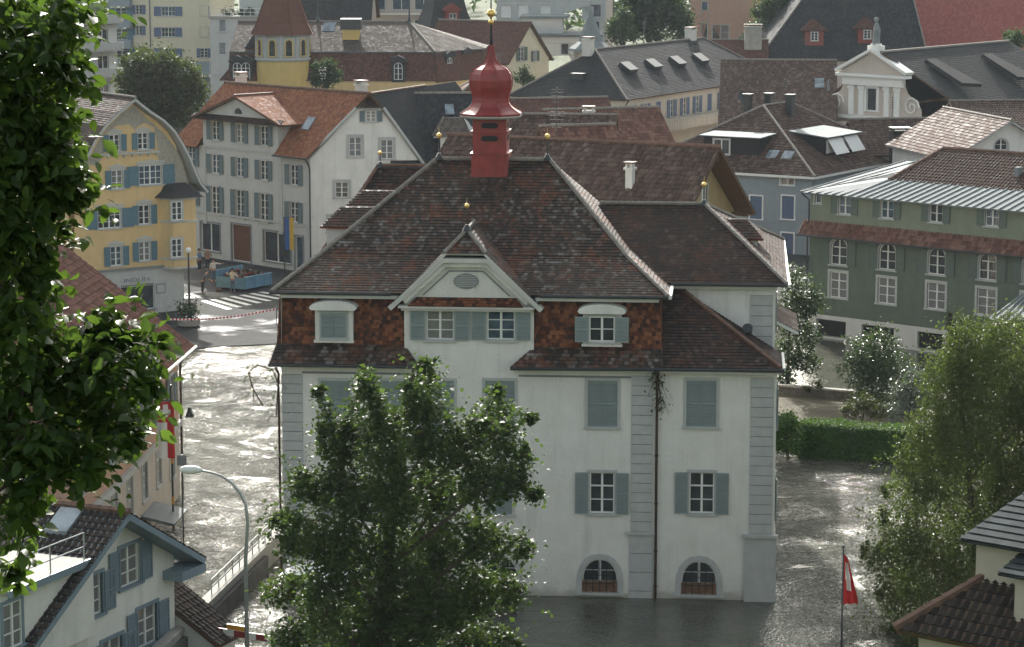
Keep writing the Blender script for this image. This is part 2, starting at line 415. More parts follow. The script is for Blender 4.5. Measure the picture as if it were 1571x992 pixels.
def tile_sheet(mb, pts, tw, th, step=0.02, wave=0.0, mat=0, mslab=1, thick=0.14):
    """rows of overlapping tiles over a planar convex polygon + a slab under it; UVs in metres"""
    P = [Vector(p) for p in pts]; n = poly_normal(P)
    if n.z < 0: P.reverse(); n = -n
    vd = (Vector((0, 0, 1)) - n * n.z)
    vd = vd.normalized() if vd.length > 1e-3 else Vector((0, 1, 0))
    ud = vd.cross(n)
    O = P[0]
    Q = [((p - O).dot(ud), (p - O).dot(vd)) for p in P]
    v0m = min(q[1] for q in Q); v1m = max(q[1] for q in Q)
    mb.slab(pts, thick, mslab, off=-0.015)
    def span(v):
        xs = []
        for i in range(len(Q)):
            (a, b), (c, d) = Q[i], Q[(i + 1) % len(Q)]
            if (b - v) * (d - v) <= 0 and abs(b - d) > 1e-9:
                xs.append(a + (c - a) * (v - b) / (d - b))
            elif abs(b - d) <= 1e-9 and abs(b - v) < 1e-6: xs += [a, c]
        return (min(xs), max(xs)) if xs else None
    nrow = max(1, int(math.ceil((v1m - v0m) / th - 1e-6)))
    for r in range(nrow):
        a = v0m + r * th; b = min(a + th, v1m)
        s0 = span(a + 1e-5); s1 = span(b - 1e-5)
        if not s0 or not s1: continue
        if wave == 0:
            us = None
            q = [(s0[0], a), (s0[1], a), (s1[1], b), (s1[0], b)]
            V = [O + ud * q[0][0] + vd * a + n * step, O + ud * q[1][0] + vd * a + n * step, O + ud * q[2][0] + vd * b, O + ud * q[3][0] + vd * b,
                 O + ud * q[0][0] + vd * a - n * 0.01, O + ud * q[1][0] + vd * a - n * 0.01]
            uvq = [(x + 50, y - v0m + 0.001) for x, y in q]
            mb.add(V, [(0, 1, 2, 3), (4, 5, 1, 0)], mat, [uvq, [uvq[0], uvq[1], uvq[1], uvq[0]]])
        else:
            K = 4
            lo = math.floor(min(s0[0], s1[0]) / tw * K); hi = math.ceil(max(s0[1], s1[1]) / tw * K)
            g = [i * tw / K for i in range(lo, hi + 1)]
            V = []; UV = []
            for gu in g:
                ua = min(max(gu, s0[0]), s0[1]); ub = min(max(gu, s1[0]), s1[1])
                wa = wave * math.sin(2 * PI * ua / tw); wb = wave * math.sin(2 * PI * ub / tw)
                V += [O + ud * ua + vd * a + n * (step + wa), O + ud * ub + vd * b + n * wb, O + ud * ua + vd * a + n * (wa - 0.01)]
                UV += [(ua + 50, a - v0m + 0.001), (ub + 50, b - v0m - 0.001), (ua + 50, a - v0m + 0.001)]
            Fs = []; Us = []
            for i in range(len(g) - 1):
                j = i * 3
                f = (j, j + 3, j + 4, j + 1); Fs.append(f); Us.append([UV[x] for x in f])
                f = (j + 2, j + 5, j + 3, j); Fs.append(f); Us.append([UV[x] for x in f])
            mb.add(V, Fs, mat, Us)

def tag(o, label=None, cat=None, group=None, kind=None):
    if label: o['label'] = label
    if cat: o['category'] = cat
    if group: o['group'] = group
    if kind: o['kind'] = kind
    return o
def empty(name, loc, rz=0.0):
    o = bpy.data.objects.new(name, None); COL.objects.link(o)
    o.location = loc; o.rotation_euler = (0, 0, rz); o.empty_display_size = 0.5
    return o
def children(o, _c={}):
    return [c for c in bpy.data.objects if c.parent == o]
def copy_tree(o, loc=None, rz=None, parent=None):
    c = o.copy(); COL.objects.link(c)
    if parent is not None: c.parent = parent
    if loc is not None: c.location = loc
    if rz is not None: c.rotation_euler = (0, 0, rz)
    for ch in children(o): copy_tree(ch, parent=c)
    return c

# ------------------------------------------------------------------ windows
def outline(w, h, arch=None, dx=0.0, z0=0.0):
    if arch == 'round':
        r = w / 2; k = 8
        return [(-r, z0), (r, z0)] + [(r * math.cos(PI * i / k), z0 + h - r + r * math.sin(PI * i / k)) for i in range(0, k + 1)]
    if arch == 'pointed':
        k = 5; out = [(-w / 2, z0), (w / 2, z0)]; hs = h - w * 0.62
        for i in range(k + 1):
            t = i / k; out.append((w / 2 * math.cos(t * PI / 2) ** 0.85 if i < k else 0.0, z0 + hs + (h - hs) * math.sin(t * PI / 2)))
        for i in range(k - 1, -1, -1):
            t = i / k; out.append((-w / 2 * math.cos(t * PI / 2) ** 0.85, z0 + hs + (h - hs) * math.sin(t * PI / 2)))
        return out
    if arch == 'ellipse':
        return [(w / 2 * math.cos(2 * PI * i / 16), h / 2 + h / 2 * math.sin(2 * PI * i / 16)) for i in range(16)]
    return [(-w / 2, z0), (w / 2, z0), (w / 2, z0 + h), (-w / 2, z0 + h)]

_WC = {}
def win_meshes(w, h, cols, rows, arch, sur, slats):
    key = (round(w, 2), round(h, 2), cols, rows, arch, sur, slats)
    if key in _WC: return _WC[key]
    d = {}
    f = MB()
    fw = 0.055
    ol = outline(w, h, arch); k = len(ol)
    il = [((x) * (w - 2 * fw) / w, fw + (z) * (h - 2 * fw) / h) for x, z in ol]
    V = [(x, 0.09, z) for x, z in ol] + [(x, 0.09, z) for x, z in il] + [(x, 0.17, z) for x, z in il]
    F = []
    for i in range(k):
        j = (i + 1) % k
        F += [(i, j, k + j, k + i), (k + i, k + j, 2 * k + j, 2 * k + i)]
    f.add(V, F)
    hs = h - (w / 2 if arch == 'round' else w * 0.3 if arch == 'pointed' else 0)
    for c in range(1, cols):
        x = -w / 2 + w * c / cols; bw = 0.045 if (cols % 2 == 0 and c == cols // 2) else 0.022
        hh = h - 0.02 if abs(x) < 0.01 or arch is None else hs
        f.box(x - bw, x + bw, 0.085, 0.16, 0.02, hh)
    for r in range(1, rows):
        z = h * r / rows
        if arch and z > hs + 0.05:
            xx = w * 0.36
        else: xx = w / 2 - 0.02
        bw = 0.018 if not (rows == 3 and r == 2 and h > 1.6) else 0.03
        f.box(-xx, xx, 0.095, 0.15, z - bw, z + bw)
    d['frame'] = f
    p = MB(); V = [(x, 0.15, z) for x, z in ol]
    p.add(V, [tuple(range(k))]); d['pane'] = p
    if sur > 0:
        s = MB()
        oo = outline(w + 2 * sur, h + sur + (0.0), arch, z0=0.0)
        if arch is None: oo = [(-w / 2 - sur, 0), (w / 2 + sur, 0), (w / 2 + sur, h + sur), (-w / 2 - sur, h + sur)]
        V = [(x, -0.045, z) for x, z in ol] + [(x, -0.045, z) for x, z in oo] + [(x, 0.01, z) for x, z in oo] + [(x, 0.10, z) for x, z in ol]
        F = []
        for i in range(k):
            j = (i + 1) % k
            if arch is None and i == 0 or (arch and i == 0): continue
            F += [(k + i, k + j, j, i), (2 * k + i, 2 * k + j, k + j, k + i), (i, j, 3 * k + j, 3 * k + i)]
        s.add(V, F)
        s.box(-w / 2 - sur * 1.25, w / 2 + sur * 1.25, -0.11, 0.09, -0.09, 0.004)
        d['surround'] = s
    sh = MB(); sw = w / 2 + 0.02
    sh.box(-sw / 2, -sw / 2 + 0.06, -0.02, 0.02, 0, h); sh.box(sw / 2 - 0.06, sw / 2, -0.02, 0.02, 0, h)
    for z in (0, h / 2 - 0.03, h - 0.07): sh.box(-sw / 2 + 0.06, sw / 2 - 0.06, -0.019, 0.019, z, z + 0.07)
    if slats:
        n = int(h / 0.085)
        for i in range(1, n):
            z = i * h / n
            if abs(z - h / 2) < 0.06 or z > h - 0.09 or z < 0.08: continue
            T = Matrix.Translation((0, 0, z)) @ Matrix.Rotation(rad(-38), 4, 'X')
            sh.box(-sw / 2 + 0.055, sw / 2 - 0.055, -0.026, 0.026, -0.006, 0.006, 0, T)
        sh.box(-sw / 2 + 0.06, sw / 2 - 0.06, 0.012, 0.016, 0.03, h - 0.03)
    else:
        sh.box(-sw / 2 + 0.06, sw / 2 - 0.06, -0.006, 0.012, 0.03, h - 0.03)
    d['shutter'] = sh; d['sw'] = sw
    _WC[key] = d
    d['_ob'] = {}
    return d
def win_part(d, part, mat, name, parent, loc=(0, 0, 0), rz=0.0):
    k = (part, mat)
    if k not in d['_ob']:
        o = d[part].obj(name, mat, parent); d['_ob'][k] = o.data
    else:
        o = bpy.data.objects.new(name, d['_ob'][k]); COL.objects.link(o); o.parent = parent
    o.location = loc; o.rotation_euler = (0, 0, rz)
    return o

# ------------------------------------------------------------------ buildings
class Bld:
    def __init__(s, name, label, cat, loc, rz=0.0, group=None):
        s.loc = Vector((loc[0], loc[1], loc[2] if len(loc) > 2 else 0.0)); s.rz = rz
        s.root = tag(empty(name, s.loc, rz), label, cat, group)
        s.R = Matrix.Rotation(rz, 3, 'Z'); s.Ri = s.R.transposed()
        s.sides = {}; s.holes = {}; s.wallpolys = []
    def L(s, p): return s.Ri @ (Vector(p) - s.loc)
    def Wd(s, p): return s.R @ Vector(p) + s.loc
    def side(s, name, x, y, ang=0.0):
        s.sides[name] = (Vector((x, y, 0)), ang); s.holes[name] = []
    def on(s, name, px, py):
        """photo pixel -> (u, z) on a wall plane"""
        o, a = s.sides[name]
        u = Vector((math.cos(a), math.sin(a), 0)); n = Vector((math.sin(a), -math.cos(a), 0))
        c = s.L(CAM); d = s.Ri @ ray(px, py)
        t = (o - c).dot(n) / d.dot(n); p = c + d * t
        return (p - o).dot(u), p.z
    def onY(s, px, py, y):
        """photo pixel -> local point on local plane y=const"""
        c = s.L(CAM); d = s.Ri @ ray(px, py); t = (y - c.y) / d.y
        return c + d * t
    def g(s, px, py, z):
        return s.L(G(px, py, z + 0.0))
    def P3(s, name, u, z, out=0.0):
        o, a = s.sides[name]
        return o + Vector((math.cos(a) * u + math.sin(a) * out, math.sin(a) * u - math.cos(a) * out, z))
    def win(s, side, u, z, w, h, cols=2, rows=3, arch=None, sur=0.12, shut=None, shm='shutter', fm='frame', sm='grey', pane=None, slats=False, hole=True, name='window'):
        """u = centre, z = sill. shut: None | 'open' | 'closed' | 'left' | 'right'"""
        d = win_meshes(w, h, cols, rows, arch, sur, slats)
        o, a = s.sides[side]
        pos = s.P3(side, u, z)
        if hole: s.holes[side].append([(u + x, z + q) for x, q in outline(w, h, arch)])
        if shut == 'closed':
            f = d['frame'].obj(name, fm, s.root) if ('frame', fm) not in d['_ob'] else None
            if f is None:
                f = win_part(d, 'frame', fm, name, s.root)
            else: d['_ob'][('frame', fm)] = f.data
        else:
            f = win_part(d, 'frame', fm, name, s.root)
        f.location = pos; f.rotation_euler = (0, 0, a)
        if not hole: f.location = s.P3(side, u, z, 0.165)
        if pane is None: pane = random.choice(['glass', 'glass', 'glassc', 'glassblue'])
        win_part(d, 'pane', pane, 'pane', f)
        if sur > 0: win_part(d, 'surround', sm, 'surround', f, (0, 0 if hole else 0.1, 0))
        sw = d['sw']
        if shut in ('open', 'left', 'right'):
            if shut != 'right': win_part(d, 'shutter', shm, 'shutter', f, (-w / 2 - sw / 2 - sur * 0.5, -0.075, 0))
            if shut != 'left': win_part(d, 'shutter', shm, 'shutter', f, (w / 2 + sw / 2 + sur * 0.5, -0.075, 0))
        elif shut == 'closed':
            for q in (-1, 1): win_part(d, 'shutter', shm, 'shutter', f, (q * (sw / 2 - 0.012), 0.03, 0))
        return f
    def wpx(s, side, px, py, w, h, **k):
        """window centred on a photo pixel"""
        u, z = s.on(side, px, py)
        return s.win(side, u, z - h / 2, w, h, **k)
    def wall(s, side, poly, mat='white', out=0.0, reveal=0.2):
        s.wallpolys.append((side, poly, mat, out, reveal))
    def build_walls(s, name='wall'):
        mats = []; mb = MB()
        for side, poly, mat, out, reveal in s.wallpolys:
            if mat not in mats: mats.append(mat)
            mi = mats.index(mat)
            xs = [q[0] for q in poly]; zs = [q[1] for q in poly]
            hs = [h for h in s.holes[side] if min(q[0] for q in h) > min(xs) - 0.001 and max(q[0] for q in h) < max(xs) + 0.001 and min(q[1] for q in h) > min(zs) - 0.001 and max(q[1] for q in h) < max(zs) + 0.001]
            loops = [poly] + hs
            tris = tessellate_polygon([[Vector((a, b, 0)) for a, b in lp] for lp in loops])
            flat = [q for lp in loops for q in lp]
            mb.add([s.P3(side, a, b, out) for a, b in flat], [tuple(t) for t in tris], mi)
            for h in hs:
                k = len(h)
                V = [s.P3(side, a, b, out) for a, b in h] + [s.P3(side, a, b, out - reveal) for a, b in h]
                mb.add(V, [(i, (i + 1) % k, (i + 1) % k + k, i + k) for i in range(k)], mi)
        s.wallpolys = []
        return mb.obj(name, mats, s.root)
    def ridge(s, lines, parent, r=0.11, mat='mortar', name='ridge_tiles'):
        mb = MB()
        for a, b in lines:
            a = Vector(a); b = Vector(b); n = max(1, int((b - a).length / 0.4)); d = (b - a) / n
            up = Vector((0, 0, 0.03))
            for i in range(n):
                mb.tube(a + d * i + up, a + d * (i + 1.04) + up, r * 1.12, r * 0.92, 6)
        return mb.obj(name, mat, parent)
    def gutter(s, pts, r=0.07, mat='darkmetal', name='gutter', parent=None):
        mb = MB(); mb.path(pts, r, 6)
        return mb.obj(name, mat, parent or s.root)
    def box_walls(s, w, d, ze, mat='white', z0=0.0, front=True, gable=None, zr=None, x0=0.0, y0=0.0):
        """adds the four sides; gable='x' (ridge along x, gables left/right) or 'y' (gable at front/back)"""
        s.side('front', x0, y0, 0); s.side('right', x0 + w, y0, PI / 2); s.side('back', x0 + w, y0 + d, PI); s.side('left', x0, y0 + d, -PI / 2)
        def rect(L): return [(0, z0), (L, z0), (L, ze), (0, ze)]
        def gab(L): return [(0, z0), (L, z0), (L, ze), (L / 2, zr), (0, ze)]
        s._pending = {'front': gab(w) if gable == 'y' else rect(w), 'back': gab(w) if gable == 'y' else rect(w),
                      'left': gab(d) if gable == 'x' else rect(d), 'right': gab(d) if gable == 'x' else rect(d), 'mat': mat}
    def finish(s, mats=None):
        for k in ('front', 'right', 'back', 'left'):
            s.wall(k, s._pending[k], (mats or {}).get(k, s._pending['mat']))
        return s.build_walls()

def roof_obj(b, polys, mat, tw=0.2, th=0.2, step=0.02, wave=0.0, edge='wood', name='roof', parent=None, thick=0.14):
    mb = MB()
    for p in polys: tile_sheet(mb, p, tw, th, step, wave, 0, 1, thick)
    return mb.obj(name, [mat, edge], parent or b.root)

def hip_polys(x0, x1, y0, y1, ze, zr, rx0, rx1, ry=None):
    ry = (y0 + y1) / 2 if ry is None else ry
    A, B, C, Dd = (x0, y0, ze), (x1, y0, ze), (x1, y1, ze), (x0, y1, ze)
    R0, R1 = (rx0, ry, zr), (rx1, ry, zr)
    polys = [[A, B, R1, R0], [B, C, R1], [C, Dd, R0, R1], [Dd, A, R0]]
    lines = [(R0, R1), (A, R0), (B, R1), (C, R1), (Dd, R0)]
    return polys, lines
def gable_polys(axis, x0, x1, y0, y1, ze, zr):
    if axis == 'x':
        ym = (y0 + y1) / 2
        return [[(x0, y0, ze), (x1, y0, ze), (x1, ym, zr), (x0, ym, zr)], [(x1, y1, ze), (x0, y1, ze), (x0, ym, zr), (x1, ym, zr)]], [((x0, ym, zr), (x1, ym, zr))]
    xm = (x0 + x1) / 2
    return [[(x0, y1, ze), (x0, y0, ze), (xm, y0, zr), (xm, y1, zr)], [(x1, y0, ze), (x1, y1, ze), (xm, y1, zr), (xm, y0, zr)]], [((xm, y0, zr), (xm, y1, zr))]
def chimney(b, x, y, z0, z1, w=0.6, d=0.6, mat='white2', parent=None, cap='ridgeclay'):
    mb = MB(); mb.box(x - w / 2, x + w / 2, y - d / 2, y + d / 2, z0, z1, 0)
    mb.box(x - w / 2 - 0.08, x + w / 2 + 0.08, y - d / 2 - 0.08, y + d / 2 + 0.08, z1, z1 + 0.12, 0)
    for q in (-1, 1):
        mb.box(x + q * (w / 2 - 0.06) - 0.05, x + q * (w / 2 - 0.06) + 0.05, y - d / 2, y + d / 2, z1 + 0.12, z1 + 0.35, 0)
    mb.box(x - w / 2 - 0.1, x + w / 2 + 0.1, y - d / 2 - 0.1, y + d / 2 + 0.1, z1 + 0.35, z1 + 0.43, 1)
    return mb.obj('chimney', [mat, cap], parent or b.root)
# ================================================================== setting
def sheet(name, pts, mat, label=None):
    mb = MB(); mb.add([tuple(p) for p in pts], [tuple(range(len(pts)))])
    return tag(mb.obj(name, mat), label, kind='structure')

def ground_mat():
    m, nt, p = new_mat('asphalt_wet'); b = NB(nt); o = b.obj()
    n = b.noise(0.25, 5, 0.6, o); n2 = b.noise(3, 4, 0.6, o)
    c = b.mix(b.mapr(n, 0.35, 0.65), (0.035, 0.036, 0.036), (0.065, 0.063, 0.06))
    c = b.mix(b.mapr(n2, 0.4, 0.7, 0, 0.4), c, (0.035, 0.035, 0.034))
    nt.links.new(c, p.inputs['Base Color'])
    nt.links.new(b.mapr(n, 0.36, 0.5, 0.5, 0.95), p.inputs['Roughness']); setp(p, spec=0.1)
    nt.links.new(b.bump(b.noise(9, 4, 0.6, o), 0.01), p.inputs['Normal'])
    return m
def earth_mat(name, a, c2, sc=0.3):
    m, nt, p = new_mat(name); b = NB(nt); o = b.obj()
    n = b.noise(sc, 6, 0.65, o)
    nt.links.new(b.mix(b.mapr(n, 0.3, 0.7), a, c2), p.inputs['Base Color']); setp(p, rough=0.9, spec=0.2)
    nt.links.new(b.bump(n, 0.3), p.inputs['Normal'])
    return m
def water_mat():
    m, nt, p = new_mat('flood_water'); b = NB(nt); o = b.obj()
    sp = nt.nodes.new('ShaderNodeSeparateXYZ'); nt.links.new(o, sp.inputs[0])
    silt = b.noise(0.12, 5, 0.6, b.scalev(o, (1, 1.6, 1)))
    c = b.mix(b.mapr(silt, 0.35, 0.65), (0.062, 0.066, 0.050), (0.10, 0.10, 0.078))
    nt.links.new(c, p.inputs['Base Color']); setp(p, rough=0.08, spec=0.5)
    p.inputs['IOR'].default_value = 1.33
    # the current: calmer in the lee in front of the town hall, choppy in the two streams
    cx = b.math('SUBTRACT', sp.outputs[0], 4.5)
    lee = b.math('SUBTRACT', 1.0, b.mapr(b.math('ABSOLUTE', cx), 5.0, 8.5))
    near = b.math('SUBTRACT', 1.0, b.mapr(sp.outputs[1], 104.5, 106.5))
    calm = b.math('MULTIPLY', lee, near)
    amp = b.math('MULTIPLY', b.mapr(calm, 0, 1, 1.0, 0.09), b.mapr(sp.outputs[1], 152, 163, 1.0, 0.1))
    rp = b.math('MULTIPLY', b.mapr(sp.outputs[0], 9, 13), b.mapr(sp.outputs[1], 131, 140))
    amp = b.math('MULTIPLY', amp, b.math('SUBTRACT', 1.0, b.math('MULTIPLY', rp, 0.9)))
    rot = b.scalev(o, (1.5, 0.75, 1))
    w1 = b.noise(0.6, 3, 0.6, rot, 0.6)
    w2 = b.noise(2.4, 3, 0.65, rot, 1.0)
    w3 = b.noise(6.5, 2, 0.6, rot, 0.6)
    gust = b.mapr(b.noise(0.22, 5, 0.65, b.scalev(o, (1.2, 1.2, 1)), 1.2), 0.38, 0.6, 0.36, 1.6)
    h = b.math('ADD', b.math('MULTIPLY', w1, 0.4), b.math('MULTIPLY', w2, 0.6))
    h = b.math('ADD', h, b.math('MULTIPLY', w3, 0.42))
    h = b.math('MULTIPLY', h, b.math('MULTIPLY', amp, gust))
    nt.links.new(b.bump(h, WAVE), p.inputs['Normal'])
    return m
WAVE = 0.33
M['asphalt'] = ground_mat()
M['earth'] = earth_mat('garden_earth', (0.055, 0.05, 0.032), (0.12, 0.105, 0.07))
M['meadow'] = earth_mat('hill_meadow', (0.03, 0.05, 0.015), (0.07, 0.09, 0.03))
M['water'] = water_mat()
M['marking'] = paint('road_marking', (0.55, 0.55, 0.52), 0.6, 0.25, 3)

# one ground sheet, dipping under the water and rising to the camera hill
def build_ground():
    xs = [-1250, -700, -420, -260, -160, -100, -70, -50, -40, -32, -26, -20, -16, -12, -6, 0, 6, 12, 18, 24, 32, 45, 70, 100, 160, 260, 420, 700, 1250]
    ys = [-1200, -500, -200, -60, -20, 0, 15, 30, 45, 60, 70, 80, 90, 100, 115, 130, 145, 160, 168, 175, 185, 200, 230, 300, 420, 600, 900, 1300]
    def z(x, y):
        if y < 90:
            base = -1.6 + max(0, (88 - y)) * 0.285
            return min(base, 25.0)
        if y < 183: return -1.6
        if y < 420: return 0.0
        return (y - 420) * 0.03
    V = [(x, y, z(x, y)) for y in ys for x in xs]; nx = len(xs)
    F = [(j * nx + i, j * nx + i + 1, (j + 1) * nx + i + 1, (j + 1) * nx + i) for j in range(len(ys) - 1) for i in range(nx - 1)]
    mb = MB(); mb.add(V, F)
    return tag(mb.obj('ground', 'meadow', smooth=True), kind='structure')
build_ground()
sheet('flood_water', [(-130, 84, 0), (130, 84, 0), (130, 180, 0), (-130, 180, 0)], 'water', 'brown flood water running round the town hall')
# paved square, a little above the flood, and the streets behind
sheet('square', [(-150, 158, 0.05), (-30, 158, 0.05), (-19.5, 167, 0.05), (-8, 170.5, 0.05), (2, 176.5, 0.05), (200, 168.5, 0.05), (200, 420, 0.05), (-150, 420, 0.05)], 'asphalt')
# flooded garden bank on the right
sheet('garden_ground', [(12.5, 137, 0.04), (60, 134, 0.04), (60, 150.5, 0.04), (12.5, 150.5, 0.04)], 'earth')

# ================================================================== town hall
TH = Bld('town_hall', 'large white town hall with mossy hipped roof and red onion cupola in the flood', 'town hall', (-9.49, 105.8, 0), rad(-5))
TH.side('front', 0, 0, 0); TH.side('right', 20.3, 0, PI / 2); TH.side('left', 0, 18, -PI / 2); TH.side('back', 20.3, 18, PI)
WY = 3.3
TH.side('wingfront', 11.0, WY, 0); TH.side('wingright', 20.25, WY, PI / 2)
XR = 20.3
for px, st in ((515, 'closed'), (595, 'closed'), (674, 'closed'), (767, 'closed'), (924.5, 'closed'), (1076, 'closed')):
    TH.wpx('front', px, 619, 1.22, 1.92, shut='closed', slats=True)
for px in (515, 595, 674, 767):
    TH.wpx('front', px, 757, 1.0, 1.72, rows=3, shut='closed', slats=True)
for px in (923.5, 1076.5):
    TH.wpx('front', px, 756, 1.02, 1.72, rows=3, shut='open', slats=True, pane='glass')
for px in (535, 655, 768, 920, 1072):
    u, z = TH.on('front', px, 905)
    f = TH.win('front', u, 0.18, 1.48, 1.42, cols=2, rows=3, arch='pointed', sur=0.24, pane='glass')
    mb = MB()
    for k in range(4): mb.box(-0.72 + k * 0.36, -0.72 + k * 0.36 + 0.345, 0.03, 0.07, 0.03, 0.5)
    mb.obj('board', 'boardwood', f)
    mb = MB()
    for k in range(-2, 3): mb.tube((k * 0.28, 0.0, 0.02), (k * 0.28, 0.0, 1.3 - abs(k) * 0.2), 0.016, n=5)
    for zz in (0.4, 0.75, 1.0): mb.tube((-0.7 + zz * 0.12, 0, zz), (0.7 - zz * 0.12, 0, zz), 0.016, n=5)
    mb.obj('grille', 'black', f)
for px in (675, 768.5):
    TH.wpx('front', px, 498.5, 1.14, 1.22, cols=2, rows=3, shut='open', slats=True, pane='glassc' if px < 700 else 'glassblue', sur=0.1)
TH.wall('front', [(0, -1.5), (XR, -1.5), (XR, 9.75), (10.42, 9.75), (10.42, 12.35), (8.6, 14.1), (6.75, 14.1), (5.1, 12.35), (5.1, 9.75), (0, 9.75)], 'white_th', reveal=0.22)
for yy, zz in ((1.7, 7.0), (1.7, 3.2)):
    TH.win('right', yy, zz, 1.0, 1.72, shut='open', slats=True)
for yy in (3.0, 7.5):
    for zz in (10.3, 6.6, 3.0):
        TH.win('wingright', yy, zz, 0.95, 1.5, shut='open', slats=True)
TH.wall('right', [(0, -1.5), (WY, -1.5), (WY, 9.7), (0, 9.7)], 'white')
TH.wall('wingfront', [(0, 8.5), (9.25, 8.5), (9.25, 12.5), (0, 12.5)], 'white')
TH.wall('wingright', [(0, -1.5), (14.2, -1.5), (14.2, 12.5), (0, 12.5)], 'white')
TH.wall('left', [(0, -1.5), (18, -1.5), (18, 12.4), (0, 12.4)], 'white')
TH.wall('back', [(0, -1.5), (20.3, -1.5), (20.3, 12.4), (0, 12.4)], 'white')
for k, yy in enumerate((5.2, 8.2, 11.2, 14.2)):
    TH.win('left', yy, 6.7, 1.1, 1.8, shut='closed', slats=False); TH.win('left', yy, 3.2, 1.0, 1.7, shut='open')
TH.build_walls()

# roofs
up = []
E = [(-0.32, -0.32, 12.62), (15.88, -0.32, 12.62), (15.88, 12.72, 12.62), (-0.32, 12.72, 12.62)]
_bl = TH.onY(494, 390, 2.15); _br = TH.onY(961, 390, 2.15); _bz = (_bl.z + _br.z) / 2
Bk = [(_bl.x, 2.15, _bz), (_br.x, 2.15, _bz), (_br.x, 10.3, _bz), (_bl.x, 10.3, _bz)]
R0, R1 = (5.75, 6.2, 17.5), (10.6, 6.2, 17.5)
_k = (_bz - 12.62) / 2.47
def _ez(y): return 12.62 + _k * (y + .32)
up += [[E[0], (5.15, -.32, 12.62), (6.35, 2.15, _bz), Bk[0]], [(10.17, -.32, 12.62), E[1], Bk[1], (8.97, 2.15, _bz)], [E[1], E[2], Bk[2], Bk[1]], [E[2], E[3], Bk[3], Bk[2]], [E[3], E[0], Bk[0], Bk[3]]]
up += [[Bk[0], Bk[1], R1, R0], [Bk[1], Bk[2], R1], [Bk[2], Bk[3], R0, R1], [Bk[3], Bk[0], R0]]
main_roof = roof_obj(TH, up, 't_town', 0.16, 0.17, 0.028, edge='darkmetal', thick=0.1)
TH.ridge([(R0, R1), (E[0], Bk[0]), (Bk[0], R0), (E[1], Bk[1]), (Bk[1], R1)], main_roof, 0.095)
# mansard skirt clad in orange tiles
mp = []
T1, T0, Tm = 12.5, 9.68, 10.42
mp += [[(-0.2, 0.1, Tm), (5.1, 0.1, Tm), (5.1, 0.38, T1), (-0.1, 0.38, T1)], [(10.42, 0.1, Tm), (15.62, 0.1, Tm), (15.55, 0.38, T1), (10.42, 0.38, T1)]]
mp += [[(15.62, 0.1, Tm), (15.62, 9.5, Tm), (15.5, 9.5, T1), (15.5, 0.38, T1)], [(-0.2, 12.3, Tm), (-0.2, 0.1, Tm), (0.0, 0.38, T1), (0.0, 12.0, T1)]]
for _m in (mp[:1] + mp[3:], mp[1:3]): mansard = roof_obj(TH, _m, 't_orange', 0.16, 0.17, 0.028, edge='woodred', name='mansard_roof', thick=0.08)
fp = [[(-0.42, -0.52, T0), (5.78, -0.52, T0), (5.1, 0.1, Tm), (-0.2, 0.1, Tm)], [(9.5, -0.52, T0), (15.78, -0.52, T0), (15.62, 0.1, Tm), (10.42, 0.1, Tm)],
      [(-0.42, 13, T0), (-0.42, -0.52, T0), (-0.2, 0.1, Tm), (-0.2, 12.3, Tm)]]
for _m in (fp[:1] + fp[2:], fp[1:2]): roof_obj(TH, _m, 't_town', 0.16, 0.17, 0.028, edge='darkmetal', name='eaves_roof', thick=0.08)
# small end cheeks where the skirt stops at the bay
mb = MB()
for xa, xb in ((5.8, 5.12), (9.48, 10.4)):
    mb.add([(xa, -0.5, T0 - 0.05), (xb, 0.1, Tm), (xb, 0.38, T1), (xb, 0.38, T0 - 0.05)], [(0, 1, 2, 3)])
mb.obj('roof_cheek', 't_town', TH.root)
# low lean roof of the right block and the roof of the set-back wing
LT = TH.onY(1042, 442, WY); LR = TH.onY(1198, 566, -0.52); LZ = LR.z
lp = [[(15.7, -0.52, LZ), (LR.x, -0.52, LZ), (LT.x, WY, LT.z), (15.5, WY, LT.z)],
      [(LR.x, -0.52, LZ), (LR.x + 0.1, WY, LZ), (LT.x, WY, LT.z)], [(LR.x + 0.1, WY, LZ), (LR.x + 0.1, WY + 1.2, LZ), (LT.x + 1.5, WY + 1.2, LZ + 1.6), (LT.x, WY, LT.z)]]
low = roof_obj(TH, lp[:2], 't_dark', 0.17, 0.18, 0.026, edge='darkmetal', name='lean_to_roof', thick=0.12)
TH.ridge([((LR.x, -0.52, LZ + 0.04), (LT.x, WY, LT.z + 0.04))], low, 0.09, 'ridgeclay')
WE1 = TH.onY(1207, 436, WY - 0.5); WE = WE1.z; WRB = TH.onY(1080, 313, 7.4); wz = WRB.z
RA, RB = (11.0, 7.4, wz), (WRB.x, 7.4, wz)
wx = WE1.x
wp = [[(11.4, WY - 0.5, WE), (wx, WY - 0.5, WE), RB, RA], [(wx, WY - 0.5, WE), (wx + 0.1, 17.9, WE), RB], [(wx + 0.1, 17.9, WE), (11.0, 17.9, WE), RA, RB]]
wing = roof_obj(TH, wp, 't_dark', 0.17, 0.18, 0.026, edge='darkmetal', name='wing_roof', thick=0.12)
TH.ridge([((12.7, 7.4, wz), RB), ((wx, WY - 0.5, WE), RB), ((wx + 0.1, 17.9, WE), RB)], wing, 0.09)
